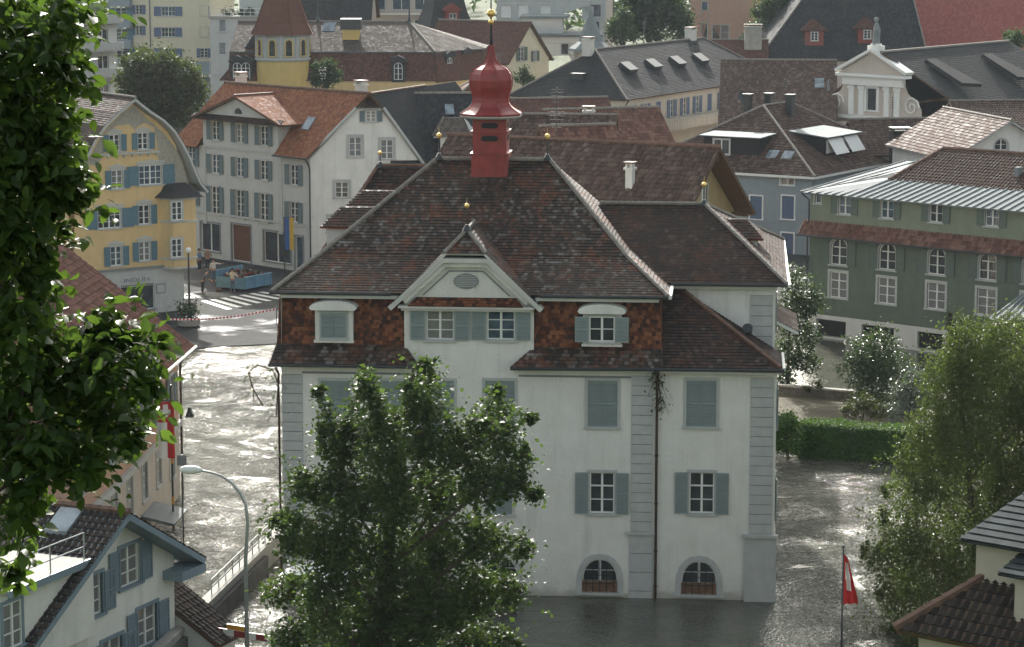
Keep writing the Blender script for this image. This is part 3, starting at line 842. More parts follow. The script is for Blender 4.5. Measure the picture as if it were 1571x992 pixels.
# white ends of the gutters on the right
mb = MB(); mb.box(wx + 0.06, wx + 0.16, WY - 0.5, 17.9, WE - 0.14, WE + 0.0); mb.obj('gutter', 'frame', TH.root)
mb = MB(); mb.box(LR.x + 0.08, LR.x + 0.18, -0.5, WY, LZ - 0.1, LZ + 0.05); mb.obj('gutter', 'frame', TH.root)
mb = MB(); mb.box(15.9, 16.02, -0.3, 3.4, 12.5, 12.66); mb.obj('gutter', 'frame', TH.root)
TH.gutter([(-0.4, -0.4, 12.58), (4.6, -0.4, 12.58)]); TH.gutter([(10.7, -0.4, 12.58), (15.9, -0.4, 12.58)])
TH.gutter([(-0.45, -0.6, 9.62), (5.8, -0.6, 9.62)]); TH.gutter([(9.5, -0.6, 9.62), (20.6, -0.6, LZ - 0.05)])
TH.gutter([(15.9, WY - 0.6, WE - 0.04), (wx, WY - 0.6, WE - 0.04)])
# boxed cornice under the upper eave and under the lower eave
mb = MB(); mb.box(0.0, 5.0, -0.22, 0.35, 12.36, 12.5); mb.box(10.5, 15.5, -0.22, 0.35, 12.36, 12.5); mb.box(16, 20.3, WY - 0.35, WY, WE - 0.25, WE - 0.1)
mb.box(0.0, 5.6, -0.42, 0.0, 9.5, 9.6); mb.box(9.6, XR + 0.1, -0.42, 0.0, 9.5, 9.58); mb.obj('cornice', 'white2', TH.root)
mb = MB(); mb.box(0.86, 5.4, -0.05, 0.0, 9.2, 9.28); mb.box(9.8, 14.4, -0.05, 0.0, 9.2, 9.28); mb.obj('string_course', 'greydk', TH.root)
# left rear wing, dark hip roof
def rl(px, py, y): p = TH.onY(px, py, y); return (p.x, p.y, p.z)
a = rl(580, 254, 15.5)
zr = a[2]
hp, hl = hip_polys(-0.4, 9.5, 12.2, 18.8, 12.4, zr, a[0], 7.5, 15.5)
rr = roof_obj(TH, hp, 't_dark', 0.17, 0.18, 0.026, edge='darkmetal', name='rear_roof', thick=0.12)
TH.ridge(hl, rr, 0.09, 'ridgeclay')
# dormers
def side_dormer(x0, x1, y0, y1, z0, z1, face):
    mb = MB(); mb.box(x0, x1, y0, y1, z0, z1, 0)
    xm = x0 if face < 0 else x1
    mb.box(xm + face * 0.0 - 0.03, xm + 0.03, y0 + 0.25, y1 - 0.25, z0 + 0.25, z1 - 0.15, 1)
    d = mb.obj('dormer', ['white2', 'glass'], TH.root)
    ym = (y0 + y1) / 2
    e = 0.25
    if face < 0: P = [[(x0 - e, y0 - e, z1), (x1 + 1.2, y0 - e, z1), (x1 + 1.2, ym, z1 + 0.75), (x0 + 0.5, ym, z1 + 0.75)], [(x0 - e, y0 - e, z1), (x0 + .5, ym, z1 + 0.75), (x0 - e, y1 + e, z1)], [(x0 - e, y1 + e, z1), (x0 + .5, ym, z1 + .75), (x1 + 1.2, ym, z1 + .75), (x1 + 1.2, y1 + e, z1)]]
    else: P = [[(x1 + e, y0 - e, z1), (x0 - 1.2, y0 - e, z1), (x0 - 1.2, ym, z1 + 0.75), (x1 - 0.5, ym, z1 + 0.75)], [(x1 + e, y0 - e, z1), (x1 - .5, ym, z1 + 0.75), (x1 + e, y1 + e, z1)], [(x1 + e, y1 + e, z1), (x1 - .5, ym, z1 + .75), (x0 - 1.2, ym, z1 + .75), (x0 - 1.2, y1 + e, z1)]]
    r = roof_obj(TH, P, 't_dark', 0.18, 0.19, 0.02, name='dormer_roof', parent=d, edge='woodred', thick=0.08)
side_dormer(1.2, 3.2, 4.6, 6.6, 13.0, 14.75, -1)
side_dormer(1.6, 3.6, 8.0, 10.0, 13.2, 15.1, -1)
side_dormer(17.6, 19.5, 7.2, 9.2, 12.9, 14.1, 1)
# side porch roof on the right wall
roof_obj(TH, [[(20.3, 7.0, 10.6), (21.3, 7.0, 10.1), (21.3, 12.0, 10.1), (20.3, 12.0, 10.6)]], 't_brown', 0.25, 0.3, 0.03, name='porch_roof', edge='frame')
# gabled bay
gx = 7.66
gp = []
for s_ in (-1, 1):
    e = gx + s_ * 3.0
    gp.append([(e, -0.55, 12.22), (e, 1.6, 12.22), (gx, 4.2, 15.15), (gx, 0.3, 15.15), (gx + s_ * 0.86, -0.55, 14.31)])
gp.append([(gx - 0.86, -0.55, 14.31), (gx + 0.86, -0.55, 14.31), (gx, 0.3, 15.15)])
gab = roof_obj(TH, gp, 't_town', 0.16, 0.17, 0.028, name='bay_roof', edge='white2', thick=0.1)
TH.ridge([((gx, 0.3, 15.17), (gx, 3.2, 15.17)), ((gx - 0.86, -0.55, 14.31), (gx, 0.3, 15.17)), ((gx + 0.86, -0.55, 14.31), (gx, 0.3, 15.17))], gab, 0.085)
def band(pts, t, y0, y1, mat, name, parent=TH.root):
    """moulded band along a polyline in x,z; pts = lower edge list"""
    k = len(pts); out = []
    for i, p in enumerate(pts):
        a = Vector(pts[max(i - 1, 0)]); b = Vector(pts[min(i + 1, k - 1)]); d = (b - a).normalized()
        out.append((p[0] + d.y * -t, p[1] + d.x * t))
    poly = list(pts) + out[::-1]
    mb = MB(); mb.extr(poly, y0, y1); return mb.obj(name, mat, parent)
band([(4.62, 11.93), (6.78, 13.92), (8.54, 13.92), (10.70, 11.93)], 0.2, -0.5, 0.0, 'white2', 'verge_cornice')
band([(5.2, 12.2), (6.85, 13.72), (8.47, 13.72), (10.12, 12.2)], 0.2, -0.3, 0.0, 'white', 'verge_moulding')
band([(5.9, 12.5), (6.98, 13.5), (8.34, 13.5), (9.42, 12.5)], 0.05, -0.05, 0.0, 'greydk', 'pediment_line')
mb = MB(); mb.box(4.9, 10.45, -0.42, 0.0, 12.02, 12.12); mb.box(5.0, 10.35, -0.25, 0.0, 11.9, 12.02); mb.obj('bay_cornice', 'white2', TH.root)
roof_obj(TH, [[(5.3, -0.46, 12.14), (10.02, -0.46, 12.14), (9.7, -0.02, 12.44), (5.62, -0.02, 12.44)]], 't_orange', 0.16, 0.17, 0.014, name='pent_roof', thick=0.03)
mb = MB(); ol = outline(0.96, 0.58, 'ellipse'); c0 = (gx, 12.82)
mb.extr([(c0[0] + x * 1.08, c0[1] + (z - 0.29) * 1.1 + 0.29) for x, z in ol], -0.05, 0.0, 0)
for k in range(7):
    z = 0.06 + k * 0.075; hw = 0.47 * math.sqrt(max(0, 1 - ((z - 0.27) / 0.3) ** 2))
    mb.box(c0[0] - hw, c0[0] + hw, -0.085, -0.05, c0[1] + z, c0[1] + z + 0.035, 1)
mb.obj('louvre', ['greydk', 'grey'], TH.root)
# mansard dormers
for px, st in ((513, 'closed'), (924, 'open')):
    u, z = TH.on('front', px, 498)
    TH.side('dorm%d' % px, u, -0.12, 0)
    mb = MB(); hw = 0.78
    # walls of the box
    mb.box(-hw, -0.56, 0.0, 0.9, -0.1, 1.25); mb.box(0.56, hw, 0.0, 0.9, -0.1, 1.25); mb.box(-0.56, 0.56, 0.0, 0.9, 1.07, 1.25); mb.box(-0.56, 0.56, 0.0, 0.9, -0.1, 0.0)
    mb.box(-hw - 0.05, hw + 0.05, -0.1, 0.02, -0.18, -0.08)
    hood = [(-0.9, 1.19), (0.9, 1.19), (0.98, 1.27)] + [(0.98 * math.cos(PI * i / 10), 1.28 + 0.3 * math.sin(PI * i / 10)) for i in range(11)] + [(-0.98, 1.27)]
    d = mb.obj('dormer', 'white', TH.root); d.location = (u, -0.12, 10.7)
    mb = MB(); mb.extr(hood, -0.3, 0.6); mb.obj('dormer_hood', 'white', d)
    f = TH.win('dorm%d' % px, 0, 10.72, 1.04, 1.04, cols=2, rows=2 if st == 'open' else 3, sur=0.06, shut=st, slats=True, hole=False, pane='glass')
# cupola
cu = MB()
cx, cy = 8.09, 6.2
cu.box(cx - .78, cx + .78, cy - .78, cy + .78, 16.6, 17.75); cu.box(cx - .83, cx + .83, cy - .83, cy + .83, 17.75, 17.83)
cu.box(cx - .72, cx + .72, cy - .72, cy + .72, 17.83, 18.7); cu.box(cx - .80, cx + .80, cy - .80, cy + .80, 18.68, 18.76); cu.box(cx - .72, cx + .72, cy - .72, cy + .72, 18.76, 19.45)
CU = cu.obj('cupola', 'redpaint', TH.root)
for i, zz in enumerate((19.0, 18.45)):
    s_ = MB()
    pl = [(0.34 * (1 if math.cos(t) > 0 else -1) * 0.55 + 0.12 * math.cos(t) * 1.1, 0.12 * math.sin(t)) for t in [2 * PI * k / 16 + 0.01 for k in range(16)]]
    pl = [(x * 1.15, z) for x, z in pl]
    for T in (Matrix.Translation((cx, cy - 0.735, zz)), Matrix.Translation((cx + .735, cy, zz)) @ Matrix.Rotation(PI / 2, 4, 'Z')):
        s_ = MB(); s_.extr(pl, -0.004, 0.02, 0, T); s_.obj('sound_opening', 'black', CU)
k_ = 1 / 35.4 / 0.988
prof = [(y, r) for y, r in ((179, 44), (177, 48), (173, 49), (168, 40), (163, 33), (157, 29), (150, 28.5), (143, 30), (134, 33), (124, 34), (115, 32.2), (108, 27), (104, 20), (101, 14), (98, 10.5), (94, 8), (88, 6), (80, 4.6), (72, 3.5))]
mb = MB(); mb.lathe([(r / 35.4, 19.52 + (172 - y) * k_) for y, r in prof], 8, (cx, cy), 0, PI / 8)
on = mb.obj('onion_dome', 'redpaint', CU)
for _i in range(8):
    t = PI / 8 + _i * PI / 4; mb = MB(); mb.path([(cx + (r / 35.4 + .01) * math.cos(t), cy + (r / 35.4 + .01) * math.sin(t), 19.52 + (172 - y) * k_) for y, r in prof[2:]], .022, 4); mb.obj('seam', 'redpaint', on)
mb = MB(); mb.lathe([(1.30, 19.30), (1.395, 19.36), (1.395, 19.40), (1.30, 19.42)], 8, (cx, cy), 0, PI / 8); mb.obj('dome_rim', 'grey', on)
mb = MB(); mb.lathe([(0.10, 22.3), (0.05, 22.8), (0.025, 24.3)], 8, (cx, cy)); mb.obj('spike', 'black', on)
mb = MB(); mb.ball((cx, cy, 23.35), 0.12); mb.ball((cx, cy, 23.72), 0.18); mb.obj('gilt_ball', 'gold', on)
def finial(b, x, y, z, h, r=0.12, parent=None):
    mb = MB(); mb.tube((x, y, z - 0.1), (x, y, z + h), 0.035, 0.03, 6); mb.lathe([(0.22, z - 0.06), (0.12, z + 0.1), (0.06, z + 0.2)], 8, (x, y))
    f = mb.obj('finial', 'darkmetal', parent or b.root)
    mb = MB(); mb.ball((x, y, z + h), r); mb.tube((x, y, z + h), (x, y, z + h + 0.35), 0.02, 0.008, 5); mb.obj('finial_ball', 'gold', f)
finial(TH, R0[0] + 0.1, 6.2, 17.55, 0.95); finial(TH, R1[0] - 0.1, 6.2, 17.55, 0.95)
finial(TH, gx, 0.3, 15.2, 0.95, 0.11); finial(TH, RB[0], 7.4, wz, 0.85, 0.11); finial(TH, a[0] + 0.1, 15.5, zr, 0.6, 0.1)
# quoins
def quoin(x0, x1, z0, z1, y=0.0, pitch=0.405, name='quoin'):
    mb = MB(); mb.box(x0 + 0.01, x1 - 0.01, y - 0.012, y + 0.01, z0, z1, 1)
    n = int(round((z1 - z0) / pitch)); p = (z1 - z0) / n
    for i in range(n): mb.box(x0, x1, y - 0.045, y + 0.012, z0 + i * p + 0.012, z0 + (i + 1) * p - 0.012, 0)
    return mb.obj(name, ['grey', 'joint'], TH.root)
quoin(0.0, 0.86, 2.75, 9.15); quoin(14.42, 15.3, 2.82, 9.3); quoin(14.36, 15.34, -0.5, 2.68, pitch=0.79); quoin(19.25, 20.2, 2.82, 9.3); quoin(0, 0.9, -0.5, 2.6, pitch=0.79)
quoin(19.2, 20.15, 9.6, 12.2, y=WY)
for _a, _b, _c in ((14.2, 15.42, 0.14), (19.0, 20.45, 0.3)):
    mb = MB(); mb.box(_a, _b, -_c, 0.02, 2.68, 2.8); mb.obj('quoin_cap', 'grey', TH.root)
mb = MB(); mb.add([(19.08, -0.24, -1.5), (20.42, -0.24, -1.5), (20.36, -0.2, 2.68), (19.1, -0.2, 2.68), (19.08, 0, -1.5), (20.42, 3.0, -1.5), (20.36, 3.0, 2.68), (19.1, 0, 2.68)], [(0, 1, 2, 3), (1, 5, 6, 2), (4, 0, 3, 7), (3, 2, 6, 7)]); mb.obj('buttress', 'grey', TH.root)
mb = MB(); mb.path([(15.5, -0.55, 9.55), (15.5, -0.3, 9.35), (15.46, -0.1, 9.2), (15.46, -0.1, -0.5)], 0.055, 7)
for zz in (8, 6, 4, 2, 0.5): mb.box(15.38, 15.54, -0.16, 0, zz, zz + 0.04)
mb.obj('downpipe', 'copper', TH.root)
mb = MB(); mb.path([(-0.15, -0.55, 9.5), (-0.12, -0.1, 9.2), (-0.1, -0.1, -0.5)], 0.05, 7); mb.obj('downpipe', 'copper', TH.root)
mb = MB(); mb.tube((19.1, WY - 0.6, 10.75), (19.1, WY - 0.9, 10.95), 0.2, 0.22, 10); mb.tube((19.1, WY - 0.4, 10.2), (19.1, WY - 0.6, 10.8), 0.12, 0.14, 10); mb.obj('vent_pipe', 'darkmetal', TH.root)
# ================================================================== town houses
def place(px, Y):
    p = W(px, 300, Y); return (p.x, Y, 0.0)
def text_obj(name, s, size, mat, parent, loc, rot, ext=0.012):
    cu_ = bpy.data.curves.new(name, 'FONT'); cu_.body = s; cu_.size = size; cu_.extrude = ext; cu_.align_x = 'CENTER'; cu_.align_y = 'CENTER'
    to = bpy.data.objects.new(name, cu_); COL.objects.link(to)
    dg = bpy.context.evaluated_depsgraph_get(); dg.update()
    me = bpy.data.meshes.new_from_object(to.evaluated_get(dg)); bpy.data.objects.remove(to)
    me.materials.clear(); me.materials.append(M[mat])
    o = bpy.data.objects.new(name, me); COL.objects.link(o); o.parent = parent; o.location = loc; o.rotation_euler = rot
    return o

# ---- yellow house with curved gable ---------------------------------------------------------
YH = Bld('yellow_house', 'yellow gabled house with bell-shaped gable, corner oriel and blue shutters', 'house', (-23.23, 182.8, 0), rad(34))
YH.side('front', 0, 0, 0)
ys_ = 'front'
prR = [(208, 150), (220, 160), (233, 170), (253, 183), (270, 200), (283, 221), (293, 240), (302, 262), (310, 280), (321, 293)]
prL = [(208, 150), (196, 160), (180, 173), (160, 193), (146, 213), (136, 233), (127, 250), (117, 262), (104, 272)]
OUT = -0.75
PR = [YH.onY(px, py, OUT) for px, py in prR]; PL = [YH.onY(px, py, OUT) for px, py in prL]
mb = MB()
for P_ in (PR, PL):
    for a_, b_ in zip(P_[:-1], P_[1:]):
        tile_sheet(mb, [(a_.x, OUT, a_.z), (b_.x, OUT, b_.z), (b_.x, 13, b_.z), (a_.x, 13, a_.z)], 0.18, 0.2, 0.02, 0, 0, 1, 0.16)
yr = mb.obj('roof', ['t_dark', 'grey'], YH.root)
YH.ridge([((PR[0].x, OUT, PR[0].z + 0.03), (PR[0].x, 13, PR[0].z + 0.03))], yr, 0.1)
# curved soffit board in front of the wall
ins = [(p.x - 0.28, p.z - 0.12) for p in PR[1:]]; ins2 = [(p.x + 0.28, p.z - 0.12) for p in PL[1:]]
apx = (PR[0].x, PR[0].z - 0.3)
zl = YH.onY(262, 470, 0).z
WL = PL[-1].x + 0.35
outl = [(WL, -0.5), (-0.1, -0.5), (-0.1, ins[-2][1])] + [q for q in ins[:-2][::-1] if q[0] < -0.1] + [apx] + [q for q in ins2[:-1]]
outl = [q for q in outl if q[0] > WL - 0.01]
wins = [(176, 219, .78, 1.15, 'open', 2), (219.5, 216, .78, 1.15, 'open', 2), (180, 275, .85, 1.3, 'open', 2), (231, 268, 1.75, 1.35, 'open', 4),
        (168, 335, 1.75, 1.35, 'open', 4), (221.5, 329, .85, 1.35, 'open', 2), (178.5, 392.5, .85, 1.35, 'open', 2), (222, 385, .85, 1.35, 'open', 2)]
for px, py, w, h, st, c in wins:
    YH.wpx('front', px, py, w, h, cols=c, rows=3, shut=st, shm='shutter_blue', sur=0.14, slats=False)
u0, zt = YH.on('front', 190, 436); u1, zb = YH.on('front', 233, 474)
_sh = YH.on('front', 212, 438)[1] - .35
YH.win('front', (u0 + u1) / 2 - 0.2, 0.35, 3.0, _sh, cols=1, rows=1, sur=0.1, sm='greydk', pane='glass', name='shop_window')
YH.wall('front', outl, 'yellow')
YH.side('right', 0, 0, PI / 2); YH.side('left', WL, 13, -PI / 2); YH.side('back', 0, 13, PI)
for yy in (3, 6, 9):
    for zz in (3.4, 6.0): YH.win('right', yy, zz, .85, 1.35, shut='open', shm='shutter_blue')
YH.wall('right', [(0, -.5), (13, -.5), (13, 8.2), (0, 8.2)], 'yellow'); YH.wall('left', [(0, -.5), (13, -.5), (13, 8.2), (0, 8.2)], 'yellow')
YH.wall('back', [(0, -.5), (-WL, -.5), (-WL, 8.2), (-WL / 2, 13), (0, 8.2)], 'yellow')
YH.build_walls()
# ground floor faced in grey stone and the painted grey scrollwork field of the gable
mb = MB(); u2, z2 = YH.on('front', 240, 410)
ua = YH.on('front', 258, 440)[0]
for i in range(6): pass
mb.box(WL, u0 - 0.25, -0.06, 0.0, -0.5, z2); mb.box(u1 + 0.2, -0.05, -0.06, 0, -0.5, z2); mb.box(u0 - 0.25, u1 + 0.2, -0.06, 0, .35 + _sh + .12, z2)
mb.obj('stone_facing', 'grey', YH.root)
mb = MB(); mb.box(WL, 0.0, -0.22, 0.0, z2, z2 + 0.14); mb.obj('cornice', 'greydk', YH.root)
text_obj('sign_lettering', 'INDLIN', 0.55, 'greydk', YH.root, (YH.on('front', 209, 429)[0], -0.08, YH.on('front', 209, 429)[1]), (PI / 2, 0, 0)).scale = (1.12, 0.72, 1)
mb = MB(); a_ = YH.on('front', 246, 442); mb.box(a_[0] - 0.36, a_[0] + 0.36, -0.11, -0.06, a_[1] - 0.35, a_[1] + 0.35, 0); mb.box(a_[0] - 0.3, a_[0] + 0.3, -0.12, -0.11, a_[1] - 0.28, a_[1] + 0.28, 1); mb.obj('notice_board', ['greydk', 'grey'], YH.root)
# painted ornament band that follows the gable
m, nt, p = new_mat('gable_ornament'); b_n = NB(nt); o_ = b_n.obj()
vor = nt.nodes.new('ShaderNodeTexVoronoi'); vor.inputs['Scale'].default_value = 3.0; vor.feature = 'DISTANCE_TO_EDGE'; nt.links.new(o_, vor.inputs['Vector'])
nz = b_n.noise(7, 4, 0.7, o_, 1.5)
f_ = b_n.math('ADD', b_n.mapr(vor.outputs[0], 0.02, 0.12), b_n.mapr(nz, 0.45, 0.55), clamp=True)
nt.links.new(b_n.mix(b_n.mapr(f_, 0.5, 1.6), (0.24, 0.24, 0.22), (0.46, 0.40, 0.28)), p.inputs['Base Color']); setp(p, rough=0.9)
M['ornament'] = m
def inner(px, py): q = YH.on('front', px, py); return (q[0], q[1])
mb = MB()
orn = [inner(205, 161), inner(228, 184), inner(250, 203), inner(267, 224), inner(279, 246), inner(286, 268), inner(289, 284), inner(266, 282), inner(262, 262), inner(244, 250), inner(240, 212), inner(236, 195), inner(220, 188), inner(206, 198), inner(198, 190), inner(178, 193), inner(162, 205), inner(160, 235), inner(150, 252), inner(128, 254), inner(143, 232), inner(152, 214), inner(166, 194), inner(188, 172)]
mb.extr(orn, -0.012, -0.002); mb.obj('painted_ornament', 'ornament', YH.root)
# scroll pediments above windows and consoles under the top windows
mb = MB()
for px, py, w, h, st, c in wins:
    u, z = YH.on('front', px, py); z += h / 2 + 0.18
    mb.extr([(u - w / 2 - .3, z), (u + w / 2 + .3, z), (u + w / 2 + .1, z + .12), (u + .25, z + .16), (u, z + .26), (u - .25, z + .16), (u - w / 2 - .1, z + .12)], -0.06, -0.003)
mb.obj('window_heads', 'grey', YH.root)
u, z = YH.on('front', 198, 236); mb = MB(); mb.box(u - 2.4, u + 2.3, -0.18, 0, z, z + 0.12)
for k in range(8): mb.box(u - 2.3 + k * .62, u - 2.2 + k * .62, -0.16, 0, z - .2, z)
mb.obj('console_shelf', 'grey', YH.root)
# oriel
ob = MB(); ox0 = YH.on('front', 247, 350)[0]; ow = -ox0 + 0.55
zb_ = YH.onY(262, 412, -0.8).z; zt_ = YH.onY(270, 303, -0.8).z
foot = [(ox0, 0.0), (ox0 + 0.5, -0.95), (ox0 + ow, -0.95), (ox0 + ow + 0.35, 0.1), (ox0 + ow + .35, 1.0), (ox0, 1.0)]
def prism(mbx, foot, z0, z1, mat=0, grow=0.0):
    cx_ = sum(q[0] for q in foot) / len(foot); cy_ = sum(q[1] for q in foot) / len(foot)
    ft = [(cx_ + (x - cx_) * (1 + grow), cy_ + (y - cy_) * (1 + grow)) for x, y in foot]; k = len(ft)
    mbx.add([(x, y, z0) for x, y in ft] + [(x, y, z1) for x, y in ft], [tuple(reversed(range(k))), tuple(range(k, 2 * k))] + [(i, (i + 1) % k, (i + 1) % k + k, i + k) for i in range(k)], mat)
prism(ob, foot, zb_, zt_)
ORI = ob.obj('oriel', 'yellow', YH.root)
ob = MB()
for zz in (zb_, YH.onY(262, 341, -0.8).z, YH.onY(262, 398, -0.8).z, zt_ - 0.1): ob = MB(); prism(ob, foot, zz - 0.05, zz + 0.09, 0, 0.05); ob.obj('oriel_moulding', 'grey', ORI)
YH.side('oriel', ox0, -0.95, 0)
for py in (323, 380): YH.wpx('oriel', 270.5, py, 0.8, 1.3, sur=0.12, hole=False)
YH.side('oriel_l', ox0, 0.0, math.atan2(-0.95, 0.5)); 
orf = MB(); cxo, cyo = ox0 + ow / 2, -0.1
rings = [(1.45, zt_), (1.30, zt_ + 0.12), (0.95, zt_ + 0.42), (0.8, zt_ + 0.75), (0.55, zt_ + 0.95)]
V = []; k = len(foot)
for g_, z in rings:
    for x, y in foot: V.append((cxo + (x - cxo) * g_, cyo + (y - cyo) * g_, z))
orf.add(V, [(j * k + i, j * k + (i + 1) % k, (j + 1) * k + (i + 1) % k, (j + 1) * k + i) for j in range(len(rings) - 1) for i in range(k)] + [tuple(range((len(rings) - 1) * k, len(rings) * k)), tuple(reversed(range(k)))])
orf.obj('oriel_roof', 't_slate', ORI)

# ---- grand pale house with pediment (left wing) and its white gable end -----------------------
GH = Bld('grand_house', 'pale grey shuttered house with three-bay pediment and orange tiled roof', 'house', (-15.65, 201.7, 0), rad(-46))
GH.side('front', 0, 0, 0)
cL = GH.on('front', 312, 250)[0]; cR = GH.on('front', 428, 250)[0]; WLg = cL - 3.2
zeR = GH.on('front', 452, 239)[1]; zcn = GH.on('front', 368, 187)[1]
for px in (330.5, 368, 405):
    GH.wpx('front', px, 204 + (px - 368) * 0.11, 1.0, 1.55, shut='open', shm='shutter_dk', rows=3)
    GH.wpx('front', px, 256 + (px - 368) * 0.13, 1.0, 1.55, shut='open', shm='shutter_dk', rows=3)
    GH.wpx('front', px, 313 + (px - 368) * 0.15, 1.05, 2.3, shut='open', shm='shutter_dk', rows=4)
for py in (268, 325): GH.wpx('front', 451, py, 1.0, 1.6, shut='open', shm='shutter_dk', rows=3)
for py in (240, 300): GH.win('front', (cL + WLg) / 2, GH.on('front', 302, py)[1] - .8, 1.0, 1.6, shut='open', shm='shutter_dk', rows=3)
def gwin(pxa, pxb, zb, zt, nm, pane='glass'):
    ua, ub = GH.on('front', pxa, 390)[0], GH.on('front', pxb, 395)[0]
    GH.win('front', (ua + ub) / 2, zb, ub - ua, zt - zb, cols=2 if nm == 'shop_window' else 1, rows=1, sur=0.14, sm='greydk', pane=pane, name=nm)
gwin(309, 338, 0.6, 2.9, 'shop_window'); gwin(405, 446, 0.5, 2.9, 'shop_window'); gwin(453, 465, 0.12, 2.8, 'door', 'glassblue')
gwin(356, 385, 0.12, 3.1, 'door', 'rust')
GH.wall('front', [(WLg, -.5), (0, -.5), (0, zeR), (cR, zeR), (cR, zcn), (cL, zcn), (cL, zeR), (WLg, zeR)], 'greywall')
GH.side('back', 0, 9.0, PI); GH.side('left', WLg, 9.0, -PI / 2)
GH.wall('back', [(0, -.5), (-WLg, -.5), (-WLg, zeR), (0, zeR)], 'greywall'); GH.wall('left', [(0, -.5), (9, -.5), (9, zeR), (0, zeR)], 'greywall')
# white gable wall
GH.side('gable', 0, 0, rad(46 + 6))
uA, zA = GH.on('gable', 566, 143); uR, zR_ = GH.on('gable', 645, 252)
for px, py, w, h, st in ((545, 225, .95, 1.5, None), (593.5, 229, .95, 1.5, None), (524.5, 291, 1.0, 1.2, None), (514, 344, 1.0, 1.2, None), (569, 178, .75, .85, 'open')):
    GH.wpx('gable', px, py, w, h, shut=st, shm='shutter_dk', rows=3, sur=0.22)
GH.wall('gable', [(0, -.5), (uR + .4, -.5), (uR + .4, zR_ - .5), (uA + 1.0, zA - 1.15), (uA - 0.9, zA - 1.15), (0.0, zeR - .1)], 'white')
GH.build_walls()
# string courses
mb = MB()
for py in (231, 334): z = GH.on('front', 368, py)[1]; mb.box(WLg, 0.05, -0.1, 0, z, z + 0.16)
mb.obj('string_course', 'grey', GH.root)
z3 = GH.on('front', 368, 350)[1]
for uu in (cL - .1, GH.on('front', 428, 300)[0], -0.5): mb = MB(); mb.box(uu, uu + .45, -0.06, 0.0, z3, zeR - 0.05); mb.obj('pilaster', 'grey', GH.root)
ov = 0.6
gRt = GH.P3('gable', uA, zA); ry = gRt.y; rz_ = zA
# main orange roof, front and back slopes
fr = [(WLg - .4, -ov, zeR), (cL - 0.2, -ov, zeR), (cL - .2, ry, rz_), (WLg + 1.5, ry, rz_)]
def mid(x): return [(x, -ov, zeR), (x, ry, rz_)]
g0 = GH.P3('gable', -0.3, zeR - 0.1)
kk = (rz_ - zeR) / (ry + ov)
def gz(y): return zeR + kk * (y + ov)
xlr = WLg + 1.5
P1 = [[(WLg - .4, -ov, zeR), (cL - .1, -ov, zeR), (cL - .1, ry, rz_), (xlr, ry, rz_)], [(cR + .1, -ov, zeR), (0.25, -ov, zeR), (gRt.x, ry, rz_), (cR + .1, ry, rz_)],
      [(cL - .1, 1.2, gz(1.2)), (cR + .1, 1.2, gz(1.2)), (cR + .1, ry, rz_), (cL - .1, ry, rz_)],
      [(gRt.x, 2 * ry + ov, zeR), (WLg - .4, 2 * ry + ov, zeR), (xlr, ry, rz_), (gRt.x, ry, rz_)], [(WLg - .4, 2 * ry + ov, zeR), (WLg - .4, -ov, zeR), (xlr, ry, rz_)]]
gr = roof_obj(GH, P1, 't_clay', 0.18, 0.2, 0.02, edge='wood', thick=0.15)
# pediment block roof (cross gable)
pa = GH.onY(362, 147, -0.9); pL_ = GH.onY(291, 181, -0.9); pR_ = GH.onY(430, 190, -0.9)
zE = (pL_.z + pR_.z) / 2; xa = (pL_.x + pR_.x) / 2
P2 = [[(pL_.x, -.9, zE), (xa, -.9, pa.z), (xa, ry + .3, pa.z), (pL_.x, 1.6, zE)], [(pR_.x, -.9, zE), (pR_.x, 2.2, zE), (xa, ry + .3, pa.z), (xa, -.9, pa.z)]]
pr_ = roof_obj(GH, P2, 't_clay', 0.18, 0.2, 0.02, name='pediment_roof', edge='wood', thick=0.15)
GH.ridge([((xa, -.9, pa.z), (xa, ry, pa.z)), ((WLg + 1.5, ry, rz_), (gRt.x, ry, rz_))], gr, 0.1, 'ridgeclay')
mb = MB(); mb.add([(pL_.x + .3, -.45, zE + .1), (pR_.x - .3, -.45, zE + .1), (xa, -.45, pa.z - .2)], [(0, 1, 2)]); mb.add([(pL_.x + .3, .4, zE + .1), (pR_.x - .3, .4, zE + .1), (xa, .4, pa.z - .2)], [(0, 2, 1)]); mb.obj('pediment', 'greywall', GH.root)
mb = MB(); mb.extr([(xa + x, zE + .55 + z) for x, z in [(.45 * math.cos(PI * i / 8), .45 * math.sin(PI * i / 8)) for i in range(9)]], -0.5, -0.44); mb.obj('lunette', 'glass', GH.root)
roof_obj(GH, [[(pL_.x + .1, -.95, zE - .05), (pR_.x - .1, -.95, zE - .05), (pR_.x - .1, -.44, zE + .35), (pL_.x + .1, -.44, zE + .35)]], 't_dark', 0.18, 0.2, 0.02, name='pent_roof', thick=0.05)
# block side walls under the pediment roof
mb = MB(); mb.box(cR - .05, cR, 0, 3.0, zeR - .2, zE + .2); mb.obj('cheek_wall', 'greywall', GH.root); mb = MB(); mb.box(cL, cL + .05, 0, 3.0, zeR - .2, zE + .2); mb.obj('cheek_wall', 'greywall', GH.root)
